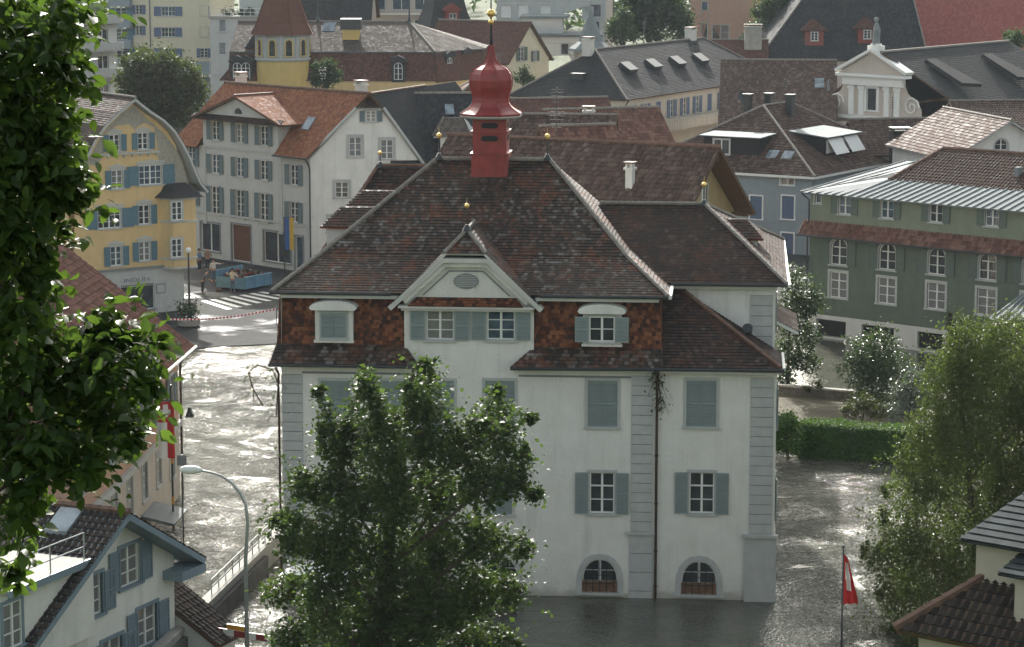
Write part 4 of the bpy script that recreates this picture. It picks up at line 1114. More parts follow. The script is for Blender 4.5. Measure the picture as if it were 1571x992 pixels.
# verge boards + right slope of the gable (dark)
GA = lambda u, z, o=0.0: tuple(GH.P3('gable', u, z, o))
rd = (GH.g(655, 130, zA) - GH.P3('gable', uA, zA)); rd.z = 0; rd.normalize()
def off(p, L): return (p[0] + rd.x * L, p[1] + rd.y * L, p[2])
a1 = GA(uA + .15, zA, .35); b1 = GA(uR + .7, zR_ - .35, .35)
dk = roof_obj(GH, [[b1, off(b1, 16), off(a1, 16), a1]], 't_slate', 0.2, 0.22, 0.02, name='dark_roof', edge='wood')
GH.ridge([(a1, off(a1, 10))], dk, 0.1, 'ridgeclay')
c1, c2, c3 = GA(uA - 1.0, zA - 1.1, .35), GA(uA + 1.1, zA - 1.1, .35), GA(uA, zA + .05, -0.9)
roof_obj(GH, [[c1, c2, c3]], 't_dark', 0.18, 0.2, 0.02, name='hipped_end', edge='grey')
mb = MB()
for p_, q_ in ((GA(-.35, zeR - .1, .3), c1), (GA(uR + .6, zR_ - .45, .3), c2)): mb.tube(p_, q_, 0.13, n=4)
mb.obj('verge_board', 'grey', GH.root)
mb = MB(); mb.path([(0.2, -ov - .05, zeR - .1), (0.1, -.3, zeR - .5), (0.05, -.12, zeR - .9), (0.05, -.12, 0)], 0.06, 6); mb.obj('downpipe', 'darkmetal', GH.root)
GH.gutter([(cR, -ov - .08, zeR - .05), (0.3, -ov - .08, zeR - .05)])
for px, py in ((533, 594 / 3.005), (580 / 3.005 + 300, 0)): pass
sk = MB(); q = GH.g(476, 197, (zeR + rz_) / 2 - 0.4)
nn = Vector((0, -(rz_ - zeR), (ry + ov))).normalized(); sl = Vector((0, (ry + ov), (rz_ - zeR))).normalized()
def on_roof(x, t, w, h, name, mat='skylight', lift=0.1):
    """flat skylight on the front slope; t = distance up the slope from the eave"""
    base = Vector((x, -ov, zeR)) + sl * t + nn * lift
    mb = MB(); X = Vector((1, 0, 0))
    V = [base - X * w / 2, base + X * w / 2, base + X * w / 2 + sl * h, base - X * w / 2 + sl * h]
    V2 = [v - nn * 0.12 for v in V]
    mb.add(V + V2, [(0, 1, 2, 3), (0, 4, 5, 1), (1, 5, 6, 2), (2, 6, 7, 3), (3, 7, 4, 0)])
    return mb.obj(name, mat, GH.root)
on_roof(-1.9, 2.6, 0.9, 1.2, 'skylight')
chimney(GH, gRt.x - 1.6, ry + .6, rz_ - .8, rz_ + 0.5, .8, .6); chimney(GH, WLg + 1.9, ry + 1.4, rz_ - 1.5, rz_ + .4, .7, .7)

# ---- generic rectangular houses ----------------------------------------------------------------
def rh(name, label, cat, A, B, ze, d, roof='hip', zr=None, wall='white2', tile='t_dark', ov=0.5, tw=0.2, th=0.2, step=0.02, ins=None, edge='wood', rz=None, anchor='B', w=None, group=None, walls=None, ridgemat='mortar', sidegable_in=0.0, ins2=None, z0=-0.5, wave=0.0):
    """A, B = (px, py) of the front eave corners in the photo at height ze"""
    a = G(A[0], A[1], ze); b_ = G(B[0], B[1], ze)
    if rz is None: rz = math.atan2(b_.y - a.y, b_.x - a.x)
    W0 = (b_ - a).length if w is None else w
    if anchor == 'B': a = Vector((b_.x - math.cos(rz) * W0, b_.y - math.sin(rz) * W0, 0))
    h = Bld(name, label, cat, (a.x, a.y, 0), rz, group)
    h.W, h.D, h.ze, h.ov = W0, d, ze, ov
    zr = ze + d * 0.35 if zr is None else zr
    h.zr = zr
    gx_ = {'gx': 'x', 'gy': 'y'}.get(roof)
    slope = (zr - ze) / ((d if roof != 'gy' else W0) / 2)
    h.box_walls(W0 - 2 * ov, d - 2 * ov, ze - 0.05, wall, z0, gable=gx_, zr=zr - 0.16 if roof == 'gx' else zr - 0.16, x0=ov, y0=ov)
    if gx_:  # lift the eave of gabled side so that wall meets roof plane
        zi = ze + slope * ov - 0.16
        for k in (('left', 'right') if gx_ == 'x' else ('front', 'back')):
            h._pending[k] = [(u, (zi if abs(z - (ze - .05)) < 1e-6 else z)) for u, z in h._pending[k]]
    if roof == 'hip':
        i0 = d / 2 if ins is None else ins; i1 = i0 if ins2 is None else ins2
        P, Ln = hip_polys(0, W0, 0, d, ze, zr, i0, W0 - i1)
    elif roof == 'gx': P, Ln = gable_polys('x', 0, W0, 0, d, ze, zr)
    elif roof == 'gy': P, Ln = gable_polys('y', 0, W0, 0, d, ze, zr)
    elif roof == 'flat':
        P = None
    if P:
        h.roof = roof_obj(h, P, tile, tw, th, step, wave=(0.028 if tw == .26 else wave), edge=edge)
        h.ridge(Ln, h.roof, 0.11, ridgemat)
    else:
        mb = MB(); mb.box(0, W0, 0, d, ze, ze + 0.25); h.roof = mb.obj('roof', tile, h.root)
    return h
def skylight(h, x, y, w, l, mat='skylight', raised=0.1, name='skylight', front=True):
    """lies on the front slope of a house from rh()"""
    s = (h.zr - h.ze) / (h.D / 2)
    sl = Vector((0, 1, s)).normalized(); n = Vector((0, -s, 1)).normalized(); base = Vector((x, y, h.ze + s * y)) + n * raised; X = Vector((1, 0, 0))
    V = [base - X * w / 2, base + X * w / 2, base + X * w / 2 + sl * l, base - X * w / 2 + sl * l]; V2 = [v - n * (raised + .03) for v in V]
    mb = MB(); mb.add(V + V2, [(0, 1, 2, 3), (0, 4, 5, 1), (1, 5, 6, 2), (2, 6, 7, 3), (3, 7, 4, 0)])
    return mb.obj(name, mat, h.root)
def shed_dormer(h, x, y, w, depth, hgt, wallm='darkmetal', roofm='zincpale', pane='glass', slope=0.12, side='front'):
    s = (h.zr - h.ze) / (h.D / 2); z = h.ze + s * y
    mb = MB(); mb.box(x - w / 2, x + w / 2, y, y + depth, z - 0.1, z + hgt, 0); mb.box(x - w / 2 + .15, x + w / 2 - .15, y - .03, y + .01, z + .2, z + hgt - .2, 1)
    dmr = mb.obj('dormer', [wallm, pane], h.root)
    mb = MB(); mb.slab([(x - w / 2 - .25, y - .3, z + hgt), (x + w / 2 + .25, y - .3, z + hgt), (x + w / 2 + .25, y + depth, z + hgt + slope * depth), (x - w / 2 - .25, y + depth, z + hgt + slope * depth)], -0.1); mb.obj('dormer_roof', roofm, dmr)
    return dmr

# dark-roofed house right of the white gable (G) with its big dormer
DG = rh('dark_roof_house', 'charcoal roofed house between the white gable and the onion cupola, with a mossy dormer', 'house', (600, 262), (790, 262), 8.0, 14, 'gx', 13.6, 'white', 't_slate', rz=rad(6))
DG.finish()
dmx = MB(); q0 = DG.g(676, 236, 10.2)
s_ = (DG.zr - DG.ze) / 7
q1 = DG.onY(716, 236, 2.0); zt = DG.onY(716, 206, 2.0).z; xl = DG.onY(676, 236, 2.0).x; xr_ = DG.onY(735, 236, 2.0).x
dmx.box(xl, xr_, 2.0, 6.2, q1.z - 1.2, zt); dd = dmx.obj('dormer', 'white', DG.root)
xm = (xl + xr_) / 2; e0 = zt - 0.1
roof_obj(DG, [[(xl - .6, 1.5, e0), (xr_ - .6, 1.5, e0 + .0), (xr_ - 1.1, 3.4, e0 + 1.35), (xl + 0.4, 3.4, e0 + 1.35)], [(xl - .6, 1.5, e0), (xl + .4, 3.4, e0 + 1.35), (xl + .4, 6, e0 + 1.35), (xl - .6, 6, e0)], [(xr_ - .6, 1.5, e0), (xr_ + .5, 1.6, e0), (xr_ + .4, 6, e0), (xr_ - 1.1, 3.4, e0 + 1.35)]], 't_greybrown', 0.2, 0.22, 0.02, name='dormer_roof', parent=dd, edge='grey')
DG.side('dorm', xl, 2.0, 0); DG.wpx('dorm', 716, 222, 1.0, 1.15, hole=False, sur=0.1)
skylight(DG, DG.g(690, 176, 12).x, 5.0, 0.7, 1.2)
mb = MB(); DG.side('x', 0, 3.2, 0)

# red-brown roofs behind the cupola
K0 = rh('house', 'brown hipped roof house half hidden right behind the onion cupola', 'house', (650, 200), (862, 206), 7.2, 16, 'hip', 12.2, 'cream', 't_mansred', rz=rad(8), ins=7, tw=.2, th=.2); K0.finish()
K1 = rh('house', 'low brown roofed house with two small dormers in front of the long blue-shuttered building', 'house', (800, 222), (962, 222), 6.6, 13, 'gx', 10.6, 'cream', 't_mansred', rz=rad(14)); K1.finish()
for x in (5.2, 9.4): 
    shed_dormer(K1, x, 2.4, 1.5, 2.2, 0.9, 'woodred', 't_mansred')
K3 = rh('house', 'brown pantiled house directly behind the ridge of the town hall', 'house', (760, 262), (935, 268), 10.2, 10, 'gx', 13.9, 'white2', 't_brown', tw=.26, th=.36, step=.04, rz=rad(-8)); K3.finish()
chimney(K3, K3.onY(903, 212, 6.2).x, 6.2, 12.5, 14.0, .7, .7)

# J: pantiled house with big timber gable
JR = G(1105, 225, 15.3)
ang = rad(-28); hw_ = 5.2; L_ = 17.0
jo = Vector((JR.x, JR.y, 0)) + Vector((-math.cos(ang), -math.sin(ang), 0)) * L_ + Vector((math.sin(ang), -math.cos(ang), 0)) * hw_
JH = Bld('gable_house', 'brown pantiled house with open timber gable and yellow gable wall behind the town hall wing', 'house', (jo.x, jo.y, 0), ang)
zj = 15.3 - hw_ * 0.80
P, Ln = gable_polys('x', 0, L_, 0, 2 * hw_, zj, 15.3)
jr = roof_obj(JH, P, 't_brown', 0.26, 0.36, 0.045, edge='wood', wave=.03); JH.ridge(Ln, jr, 0.12, 'ridgeclay')
JH.box_walls(L_ - 1.5, 2 * hw_ - 1.2, zj + .2, 'cream', -.5, gable='x', zr=14.9, x0=.4, y0=.6)
JH.win('right', 2.2, zj - 1.9, 1.0, 2.0, sur=.1, shut='open', shm='shutter_green'); JH.win('right', 5.0, zj + 1.0, .8, 1.0, sur=.08); JH.win('right', 6.6, zj - 1.9, 1.0, 2.0, sur=.1, pane='glass')
JH.finish({'right': 'ochre'})
mb = MB(); mb.box(L_ - 1.1, L_ + .2, .7, 2 * hw_ - .7, zj - 2.3, zj - 2.1)
for k in range(22): mb.box(L_ + .1, L_ + .15, .8 + k * .4, .86 + k * .4, zj - 2.1, zj - 1.15)
mb.box(L_ + .06, L_ + .2, .7, 2 * hw_ - .7, zj - 1.15, zj - 1.05); mb.obj('balcony', 'wood', JH.root)
mb = MB(); mb.box(L_ - 1.1, L_ - .1, .7, 2 * hw_ - .7, zj - 5.4, zj - 2.35); mb.obj('lower_bay', 'woodred', JH.root)
mb = MB()
for y in (.9, 2 * hw_ - .9): mb.tube((L_ - .4, y, zj - .5), (L_ - 1.5, y, zj - 1.4), .08, n=4); mb.box(L_ - 1.5, L_ - .1, y - .09, y + .09, zj - .1, zj + .08)
mb.box(L_ - 1.5, L_ - .1, hw_ - .1, hw_ + .1, 14.5, 14.7); mb.obj('brackets', 'wood', JH.root)
def jp(px, py, z): q = JH.g(px, py, z); return q
q = jp(966, 285, 13.2); yq = max(1.2, min(4.2, q.y)); chimney(JH, q.x, 2.6, zj + 1.0, zj + 2.95, .4, .4, 'white2')
J2 = rh('house', 'low red pantiled roof joining the timber gable house on its left', 'house', (856, 292), (985, 292), 10.4, 9, 'gx', 14.3, 'white2', 't_red', tw=.26, th=.36, step=.04, rz=rad(20)); J2.finish()
J3 = rh('house', 'small red pantiled roof peeping out above the timber gable house ridge', 'house', (925, 240), (1040, 226), 10.2, 8, 'gx', 13.0, 'cream', 't_red', tw=.26, th=.36, step=.04, rz=rad(18)); J3.finish()

# L: long building with gallery and blue shutters
LB = rh('long_building', 'long hip-roofed building with blue shutters and a pale gallery', 'building', (962, 153), (1198, 118), 8.0, 14.5, 'hip', 12.9, 'cream', 't_slate', ins=7, tw=.22, th=.24, step=.03, ridgemat='mortar')
for i in range(12):
    u = 1.6 + i * (LB.W - 4) / 11.3
    LB.win('front', u, 5.3, 1.2, 1.9, cols=2, rows=3, shut='closed' if i % 4 == 2 else 'open', shm='shutter_royal', sur=.1, pane='rust' if i in (1, 4) else None)
LB.win('left', 6.5, 5.0, 1.0, 1.5)
LB.finish()
mb = MB(); mb.box(.3, LB.W - .3, -1.6, .5, 4.1, 4.3)
mb.box(.3, LB.W - .3, -1.65, -1.57, 4.3, 5.25)
LG = mb.obj('gallery', 'cream', LB.root)
mb = MB()
for k in range(60): mb.box(.4 + k * .7, .46 + k * .7, -1.68, -1.65, 4.25, 5.28)
mb.box(.3, LB.W - .3, -1.72, -1.6, 5.25, 5.33); mb.obj('railing', 'grey', LG)
for i in range(4):
    x = 8.5 + i * 6.6; skylight(LB, x, 3.4, 2.2, 1.5, 'darkmetal', .5, 'roof_hatch')
chimney(LB, 6.0, 7.6, 12.2, 13.9, 1.2, .9); chimney(LB, LB.W - 10.5, 7.4, 12.2, 13.9, 1.5, .9)
q = LB.R @ Vector((0, 0, 0))
mb = MB()  # little hatch on the left hip
mb.box(2.4, 3.4, 6.5, 8.0, 9.8, 10.5); mb.obj('dormer', 'darkmetal', LB.root)
mb = MB(); mb.path([(.2, -.1, 7.9), (.35, .3, 7.4), (.4, .4, 7.0), (.4, .4, 0)], .07, 6); mb.obj('downpipe', 'darkmetal', LB.root)

# M: blue-grey house, hip roof with two box dormers
MH = rh('blue_grey_house', 'blue-grey house with hipped brown roof, box dormers and a satellite dish', 'house', (1250, 271), (1385, 238), 6.6, 17, 'hip', 11.6, 'bluegrey', 't_brown', tw=.26, th=.36, step=.05, ins=7.5, edge='darkmetal', rz=rad(58), w=20, anchor='A')
for px, py, w, h, st in ((1209, 318, 1.1, 1.9, 'closed'), (1208, 277, 1.2, .7, None), (1208, 375, 1.1, 1.9, 'closed'), (1160, 318, 1.1, 1.9, 'closed')):
    MH.wpx('left', px, py, w, h, shut=st, shm='shutter_royal', sur=.12, sm='frame', rows=1 if h < 1 else 3)
MH.finish()
mb = MB(); mb.box(-.05, MH.W + .05, -.05, .05, MH.ze - .22, MH.ze - .02); mb.box(-.05, .05, -.05, 17.05, MH.ze - .22, MH.ze - .02); mb.obj('eaves_board', 'frame', MH.root)
shed_dormer(MH, 9.2, 1.9, 6.4, 4.6, 1.5, 'black', 'zincpale', 'frame')
for dx in (-1.6, 1.6):
    mb = MB(); x = 9.2 + dx; s_ = (MH.zr - MH.ze) / (MH.D / 2); z = MH.ze + s_ * 1.9
    mb.slab([(x - 1.3, 1.0, z + .15), (x + 1.3, 1.0, z + .15), (x + 1.3, 1.85, z + 1.4), (x - 1.3, 1.85, z + 1.4)], .03); mb.obj('awning', 'frame', MH.root)
# dormer on the left hip, satellite dish, stacks
mb = MB(); mb.box(1.9, 6.0, 6.0, 11.2, MH.ze + 1.0, MH.ze + 2.7); LD = mb.obj('dormer', 'black', MH.root)
mb = MB(); mb.slab([(1.5, 5.7, MH.ze + 2.72), (6.0, 5.7, MH.ze + 3.0), (6.0, 11.5, MH.ze + 3.0), (1.5, 11.5, MH.ze + 2.72)], -.08); mb.obj('dormer_roof', 'zincpale', LD)
MH.side('ld', 1.88, 11.2, -PI / 2); MH.win('ld', 1.7, MH.ze + 1.25, 1.5, 1.25, hole=False, sur=.1, cols=2, rows=1)
for x, y in ((8.3, 10.4), (9.6, 7.0), (10.2, 9.3)):
    mb = MB(); mb.box(x - .3, x + .3, y - .3, y + .3, 10.0, 12.3, 0); mb.box(x - .4, x + .4, y - .4, y + .4, 12.3, 12.5, 0); mb.obj('flue', 'darkmetal', MH.root)
sd = MB(); sd.lathe([(0.02, 0), (.25, .03), (.5, .12), (.6, .2), (.58, .21), (.48, .15), (.02, .04)], 14); sd.tube((0, 0, -.1), (0, 0, -.9), .04, n=6); sd.tube((0, 0, .05), (.1, 0, .6), .02, n=5)
q = MH.g(1126, 164, 12.9); o_ = sd.obj('satellite_dish', 'darkmetal', MH.root); o_.location = (9.4, 11.4, 12.0); o_.rotation_euler = (rad(62), 0, rad(-30))
for dy in (0, 1.4):
    pass
mb = MB(); s_ = (MH.zr - MH.ze) / 7.5
for y in (3.0, 4.4):
    mb = MB(); x = 1.7; z = MH.ze + s_ * x; mb.add([(x, y, z + .1), (x, y + .95, z + .1), (x + .8, y + .95, z + .1 + s_ * .8), (x + .8, y, z + .1 + s_ * .8), (x, y, z - .2), (x, y + .95, z - .2)], [(0, 1, 2, 3), (0, 4, 5, 1)]); mb.obj('skylight', 'skylight', MH.root)

# N: green house
nA = G(1240, 515, 0.0); nB = G(1571, 559, 0.0)
NH = Bld('green_house', 'dark green house with arched windows above a pantiled strip and flooded white plinth', 'house', (nA.x, nA.y, 0), math.atan2(nB.y - nA.y, nB.x - nA.x))
NH.side('front', 0, 0, 0); NW = 26
def nz(px, py): return NH.on('front', px, py)[1]
zE_ = NH.on('front', 1242, 294)[1]; zpl = NH.on('front', 1245, 480)[1]; zst = NH.on('front', 1242, 338)[1]
for px, py in ((1296, 315), (1361, 321), (1436, 327), (1522, 333)):
    NH.wpx('front', px, py, 1.0, 1.15, shut='open', shm='shutter_green', sur=.1, rows=2, sm='grey')
NH.wpx('front', 1255, 304, .5, .65, cols=1, rows=1, sur=.1)
cols_ = [(1287, 386, 1286, 437), (1361, 393, 1360, 446), (1437, 400, 1436, 454), (1515, 408, 1513, 463)]
for a1_, a2_, b1_, b2_ in cols_:
    NH.wpx('front', a1_, a2_, 1.3, 1.75, arch='round', shut='open', shm='shutter_green', sur=.13, rows=3, pane='glass')
    NH.wpx('front', b1_, b2_, 1.35, 1.7, sur=.16, rows=3, pane='glassc')
# continue beyond the frame
for k in range(1, 4):
    u = NH.on('front', 1515, 408)[0] + 3.2 * k
    NH.win('front', u, nz(1515, 408) - .85, 1.3, 1.75, arch='round', shut='open', shm='shutter_green', sur=.13, rows=3); NH.win('front', u, nz(1513, 463) - .85, 1.35, 1.7, sur=.16)
for px0, px1 in ((1252, 1298), (1322, 1372), (1408, 1448), (1496, 1540)):
    ua, ub = NH.on('front', px0, 505)[0], NH.on('front', px1, 512)[0]
    NH.win('front', (ua + ub) / 2, .12, ub - ua, 1.15, cols=1, rows=1, sur=0, pane='black', fm='greydk', name='basement_opening')
NH.wall('front', [(0, -1), (NW, -1), (NW, zpl), (0, zpl)], 'white2', out=0.05)
NH.build_walls('plinth')
for k in list(NH.holes): NH.holes[k] = [h for h in NH.holes[k] if min(q[1] for q in h) > 1.4]
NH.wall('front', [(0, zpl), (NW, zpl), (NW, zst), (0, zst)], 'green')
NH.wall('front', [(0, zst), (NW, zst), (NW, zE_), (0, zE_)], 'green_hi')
NH.side('left', 0, 12, -PI / 2); NH.side('right', NW, 0, PI / 2); NH.side('back', NW, 12, PI)
for k, L in (('left', 12), ('right', 12), ('back', NW)): NH.wall(k, [(0, -1), (L, -1), (L, zE_), (0, zE_)], 'green')
NH.build_walls()
zpb = NH.onY(1240, 360, -.7).z
roof_obj(NH, [[(-.5, -.7, zpb), (NW, -.7, zpb), (NW, .02, zst + .05), (-.5, .02, zst + .05)]], 't_red', .26, .32, .04, .03, name='pent_roof', edge='darkmetal')
NH.gutter([(-.6, -.78, zpb - .05), (NW, -.78, zpb - .05)])
def seam_roof(b, P4, mat, n, name='metal_roof', rib=0.05):
    mb = MB(); mb.slab(P4, .1); p = [Vector(x) for x in P4]; nr = poly_normal(p); nr = nr if nr.z > 0 else -nr
    for i in range(n + 1):
        t = i / n; a_ = p[0].lerp(p[1], t); c_ = p[3].lerp(p[2], t); mb.tube(a_ + nr * .03, c_ + nr * .03, rib, n=4)
    return mb.obj(name, mat, b.root)
xsp = NH.g(1352, 275, zE_ + 1.2).x; 
seam_roof(NH, [(3.4, -.5, zE_), (NW, -.5, zE_), (NW, 2.3, zE_ + .95), (4.6, 2.3, zE_ + .95)], 'zincpale', 36)
seam_roof(NH, [(-.5, -.5, zE_), (3.35, -.5, zE_), (4.55, 2.3, zE_ + .95), (4.0, 6.0, zE_ + 1.2), (-.5, 6.0, zE_ + 1.2)][:4], 'zinc', 6)
seam_roof(NH, [(-.5, -.5, zE_ + 0.005), (4.0, 6.0, zE_ + 1.2), (4.0, 11.8, zE_ + 1.2), (-.5, 11.8, zE_ + 1.2)], 'zinc', 5)
zt_n = zE_ + .95
np_ = [[(4.6, 2.3, zt_n), (NW, 2.3, zt_n), (NW, 6.2, zt_n + 1.9), (6.2, 6.2, zt_n + 1.9)], [(NW, 10.6, zt_n), (4.6, 10.6, zt_n), (6.2, 6.2, zt_n + 1.9), (NW, 6.2, zt_n + 1.9)], [(4.6, 10.6, zt_n), (4.6, 2.3, zt_n), (6.2, 6.2, zt_n + 1.9)]]
nr_ = roof_obj(NH, np_, 't_brown', .26, .36, .045, .03, edge='darkmetal'); NH.ridge([((6.2, 6.2, zt_n + 1.9), (NW, 6.2, zt_n + 1.9)), ((4.6, 2.3, zt_n), (6.2, 6.2, zt_n + 1.9))], nr_, .12, 'ridgeclay')
mb = MB(); mb.box(13.2, 13.5, 3.6, 4.2, zt_n + .5, zt_n + 1.3); mb.obj('vent', 'zincpale', NH.root)
for x, y in ((-.35, -.3),):
    mb = MB(); mb.path([(x, y - .2, zE_ - .1), (x + .3, y + .2, zE_ - .5), (x + .3, y + .2, zst - .2)], .06, 6); mb.path([(-.5, -.78, zpb - .1), (-.1, -.15, zst - .9), (-.1, -.15, .2)], .06, 6); mb.obj('downpipe', 'darkmetal', NH.root)
# small standing-seam porch roof at the right edge
AN = Bld('annex', 'small annex with ribbed pale metal roof at the right edge beside the green house', 'annex', tuple(G(1500, 612, 0)), rad(-12))
zz_ = 4.4; q0, q1, q2, q3 = AN.g(1518, 490, zz_), AN.g(1590, 480, zz_), AN.g(1590, 448, zz_ + .5), AN.g(1571, 452, zz_ + .5)
seam_roof(AN, [tuple(q0), tuple(AN.g(1640, 492, zz_)), tuple(AN.g(1640, 440, zz_ + .6)), tuple(AN.g(1568, 452, zz_ + .6))], 'zincpale', 10)
mb = MB(); mb.box(q0.x + .5, q0.x + 5, q0.y + .4, q0.y + 3.6, -1, zz_ - .1); mb.obj('wall', 'beige', AN.root)

# S: roofs at the right behind the green house
S1 = rh('house', 'low brown pantiled house with small white gable left of a black chimney', 'house', (1366, 246), (1500, 236), 7.2, 9, 'gx', 10.0, 'white2', 't_brown', tw=.26, th=.36, step=.04, rz=rad(10)); S1.finish()
_s1 = S1.onY(1381, 197, -.6); chimney(S1, _s1.x, -.6, .0, _s1.z - .3, 1.5, 1.0, 'black', cap='frame')
S2 = Bld('house', 'white gabled house with lunette window at the right edge behind the green house roof', 'house', tuple(G(1548, 300, 0)), rad(8))
p0, p1 = S2.g(1548, 184, 11.4), S2.g(1465, 168, 11.4)
dv = Vector((p1.x - p0.x, p1.y - p0.y, 0)); dv.normalize(); pv = Vector((dv.y, -dv.x, 0)) ; pv = pv if pv.y < 0 or pv.x < 0 else -pv
pv = Vector((-dv.y, dv.x, 0)); 
if pv.x > 0: pv = -pv
hw2 = 5.2; h2 = 3.1; L2 = 14
def S2p(a, s, z): q = Vector((p0.x, p0.y, 0)) + dv * a + pv * s; return (q.x, q.y, z)
sr = roof_obj(S2, [[S2p(-.6, hw2, 11.4 - h2), S2p(L2, hw2, 11.4 - h2), S2p(L2, 0, 11.4), S2p(-.6, 0, 11.4)], [S2p(-.6, -hw2, 11.4 - h2), S2p(L2, -hw2, 11.4 - h2), S2p(L2, 0, 11.4), S2p(-.6, 0, 11.4)]], 't_brown', .26, .36, .045, edge='grey'); S2.ridge([(S2p(-.6, 0, 11.42), S2p(L2, 0, 11.42))], sr, .12)
a0 = S2p(0, hw2 - .5, 0); a1 = S2p(0, -hw2 + .5, 0); S2.side('gable', a0[0], a0[1], math.atan2(a1[1] - a0[1], a1[0] - a0[0])); Lg = 2 * hw2 - 1
S2.win('gable', Lg / 2 - .6, 9.0, 1.1, .9, arch='round', sur=.12, rows=2); S2.wall('gable', [(0, -.5), (Lg, -.5), (Lg, 8.4), (Lg / 2, 11.2), (0, 8.4)], 'white')
a2 = S2p(L2 - .5, hw2 - .5, 0); S2.side('side', a2[0], a2[1], math.atan2(a0[1] - a2[1], a0[0] - a2[0])); S2.wall('side', [(0, -.5), (L2 - .5, -.5), (L2 - .5, 8.4), (0, 8.4)], 'white2'); S2.build_walls()
S3 = rh('house', 'dark brown pantiled roof at the right edge in front of the church nave', 'house', (1484, 206), (1640, 212), 8.4, 12, 'gx', 11.3, 'beige', 't_brown', tw=.26, th=.36, step=.04, rz=rad(6)); S3.finish()
S4 = rh('shed', 'small shed with red ribbed roof behind the green house ridge', 'shed', (1484, 248), (1580, 262), 9.4, 6, 'flat', 9.4, 'rust', 'rust', rz=rad(-14)); S4.finish()

# C: house at the left river bank, long pantiled slope
cz = 7.3; cN = G(298, 530, cz)
CH = Bld('river_house', 'red pantiled house with salmon wall at the left bank, flag hanging at its corner', 'house', (cN.x, cN.y, 0), rad(-94 + 180))
# local x = away from the camera along the eave, local y = to the left (into the house)
CW = 26
cR_ = (CH.g(100, 368, 12.4)); cdx = 6.6
rp_ = [[(-CW, 0, cz), (0, 0, cz), (0, cdx, 12.4), (-CW, cdx, 12.4)], [(0, 2 * cdx, cz), (-CW, 2 * cdx, cz), (-CW, cdx, 12.4), (0, cdx, 12.4)]]
cr = roof_obj(CH, rp_, 't_red', .26, .36, .045, .03, edge='wood'); CH.ridge([((-CW, cdx, 12.42), (0, cdx, 12.42))], cr, .13)
CH.side('river', -CW, .75, 0); CH.side('end', -.4, .75, PI / 2)
zb1 = CH.on('river', 222, 655)[1]; zb2 = CH.on('river', 222, 680)[1]
for k in range(7):
    u = CW - 2.2 - k * 3.1
    CH.win('river', u, 4.6, 1.05, 1.6, shut='open', shm='shutter_dk', sur=.12); CH.win('river', u, 1.6 if k else 1.3, 1.0, 1.7, sur=.16)
CH.wall('river', [(0, -1.5), (CW - .4, -1.5), (CW - .4, 3.6), (0, 3.6)], 'beige'); CH.wall('river', [(0, 3.6), (CW - .4, 3.6), (CW - .4, cz + .3), (0, cz + .3)], 'orange')
CH.wall('end', [(0, -1.5), (2 * cdx - 1.5, -1.5), (2 * cdx - 1.5, cz + .3), (cdx - .75, 12.2), (0, cz + .3)], 'beige')
CH.build_walls()
mb = MB(); mb.box(-CW, -.4, .55, .75, 3.5, 3.75); mb.obj('string_course', 'grey', CH.root)
mb = MB(); mb.path([(-CW, -.08, cz - .05), (.05, -.08, cz - .05)], .07, 6); mb.obj('gutter', 'frame', CH.root)
mb = MB(); mb.path([(-.2, -.05, cz - .1), (-.25, .5, cz - .5), (-.25, .66, cz - .9), (-.25, .66, -.5)], .06, 6); mb.obj('downpipe', 'copper', CH.root)
# cross gable dormer
g0 = CH.g(203, 460, 9.6); 
dx_ = g0.x; yg = max(.9, g0.y)
dr = roof_obj(CH, [[(dx_ - 1.9, yg - .3, 7.9), (dx_, yg - .3, 9.6), (dx_, 5.5, 9.6), (dx_ - 1.9, 5.5, 7.9)], [(dx_ + 1.9, yg - .3, 7.9), (dx_, yg - .3, 9.6), (dx_, 5.5, 9.6), (dx_ + 1.9, 5.5, 7.9)]], 't_red', .26, .36, .045, .03, name='dormer_roof', edge='woodred')
CH.ridge([((dx_, yg - .3, 9.62), (dx_, 4.5, 9.62))], dr, .12)
mb = MB(); mb.extr([(dx_ - 1.6, 6.5), (dx_ + 1.6, 6.5), (dx_ + 1.6, 7.95), (dx_, 9.45), (dx_ - 1.6, 7.95)], yg, yg + 2.5); mb.obj('dormer', 'yellow', CH.root)
# balcony roof at the foot of the wall
mb = MB(); mb.slab([(-9.5, -.8, .75), (-6.5, -.8, .75), (-6.5, .7, 1.1), (-9.5, .7, 1.1)], .12); mb.obj('canopy', 'zinc', CH.root)

# B: white house bottom left
bq = W(166, 783, 92.0)
BH = Bld('white_house', 'white gabled house with blue-grey shutters and roof terrace, bottom left', 'house', (bq.x, bq.y, 0), rad(66))
zA_ = bq.z; bh = 4.0; br = 7.2; bR = 5.3
BH.side('gable', -br, 0, 0)
zeb = zA_ - bh * .93
def bpt(px, py, y): q = BH.onY(px, py, y); return q
for px, py, w, h in ((199, 867, 1.35, 1.5), (141, 915, 1.35, 1.5), (226, 960, 1.35, 1.5), (172, 1010, 1.35, 1.5)):
    u, z = BH.on('gable', px, py)
    BH.win('gable', u, z - h / 2, w, h, cols=2, rows=3, shut='open', shm='trimblue', sur=.14, sm='trimblue', slats=True, pane='glassc')
sl_ = bh / br * 0.98
BH.wall('gable', [(0.4, -1), (br + bR - .9, -1), (br + bR - .9, zA_ - sl_ * (bR - .9) - .15), (br, zA_ - .15), (0.4, zA_ - sl_ * (br - .4) - .15)], 'white')
BH.side('right', bR - .9, 0, PI / 2); BH.wall('right', [(0, -1), (16, -1), (16, zA_ - sl_ * (bR - .9) - .1), (0, zA_ - sl_ * (bR - .9) - .1)], 'white'); BH.build_walls()
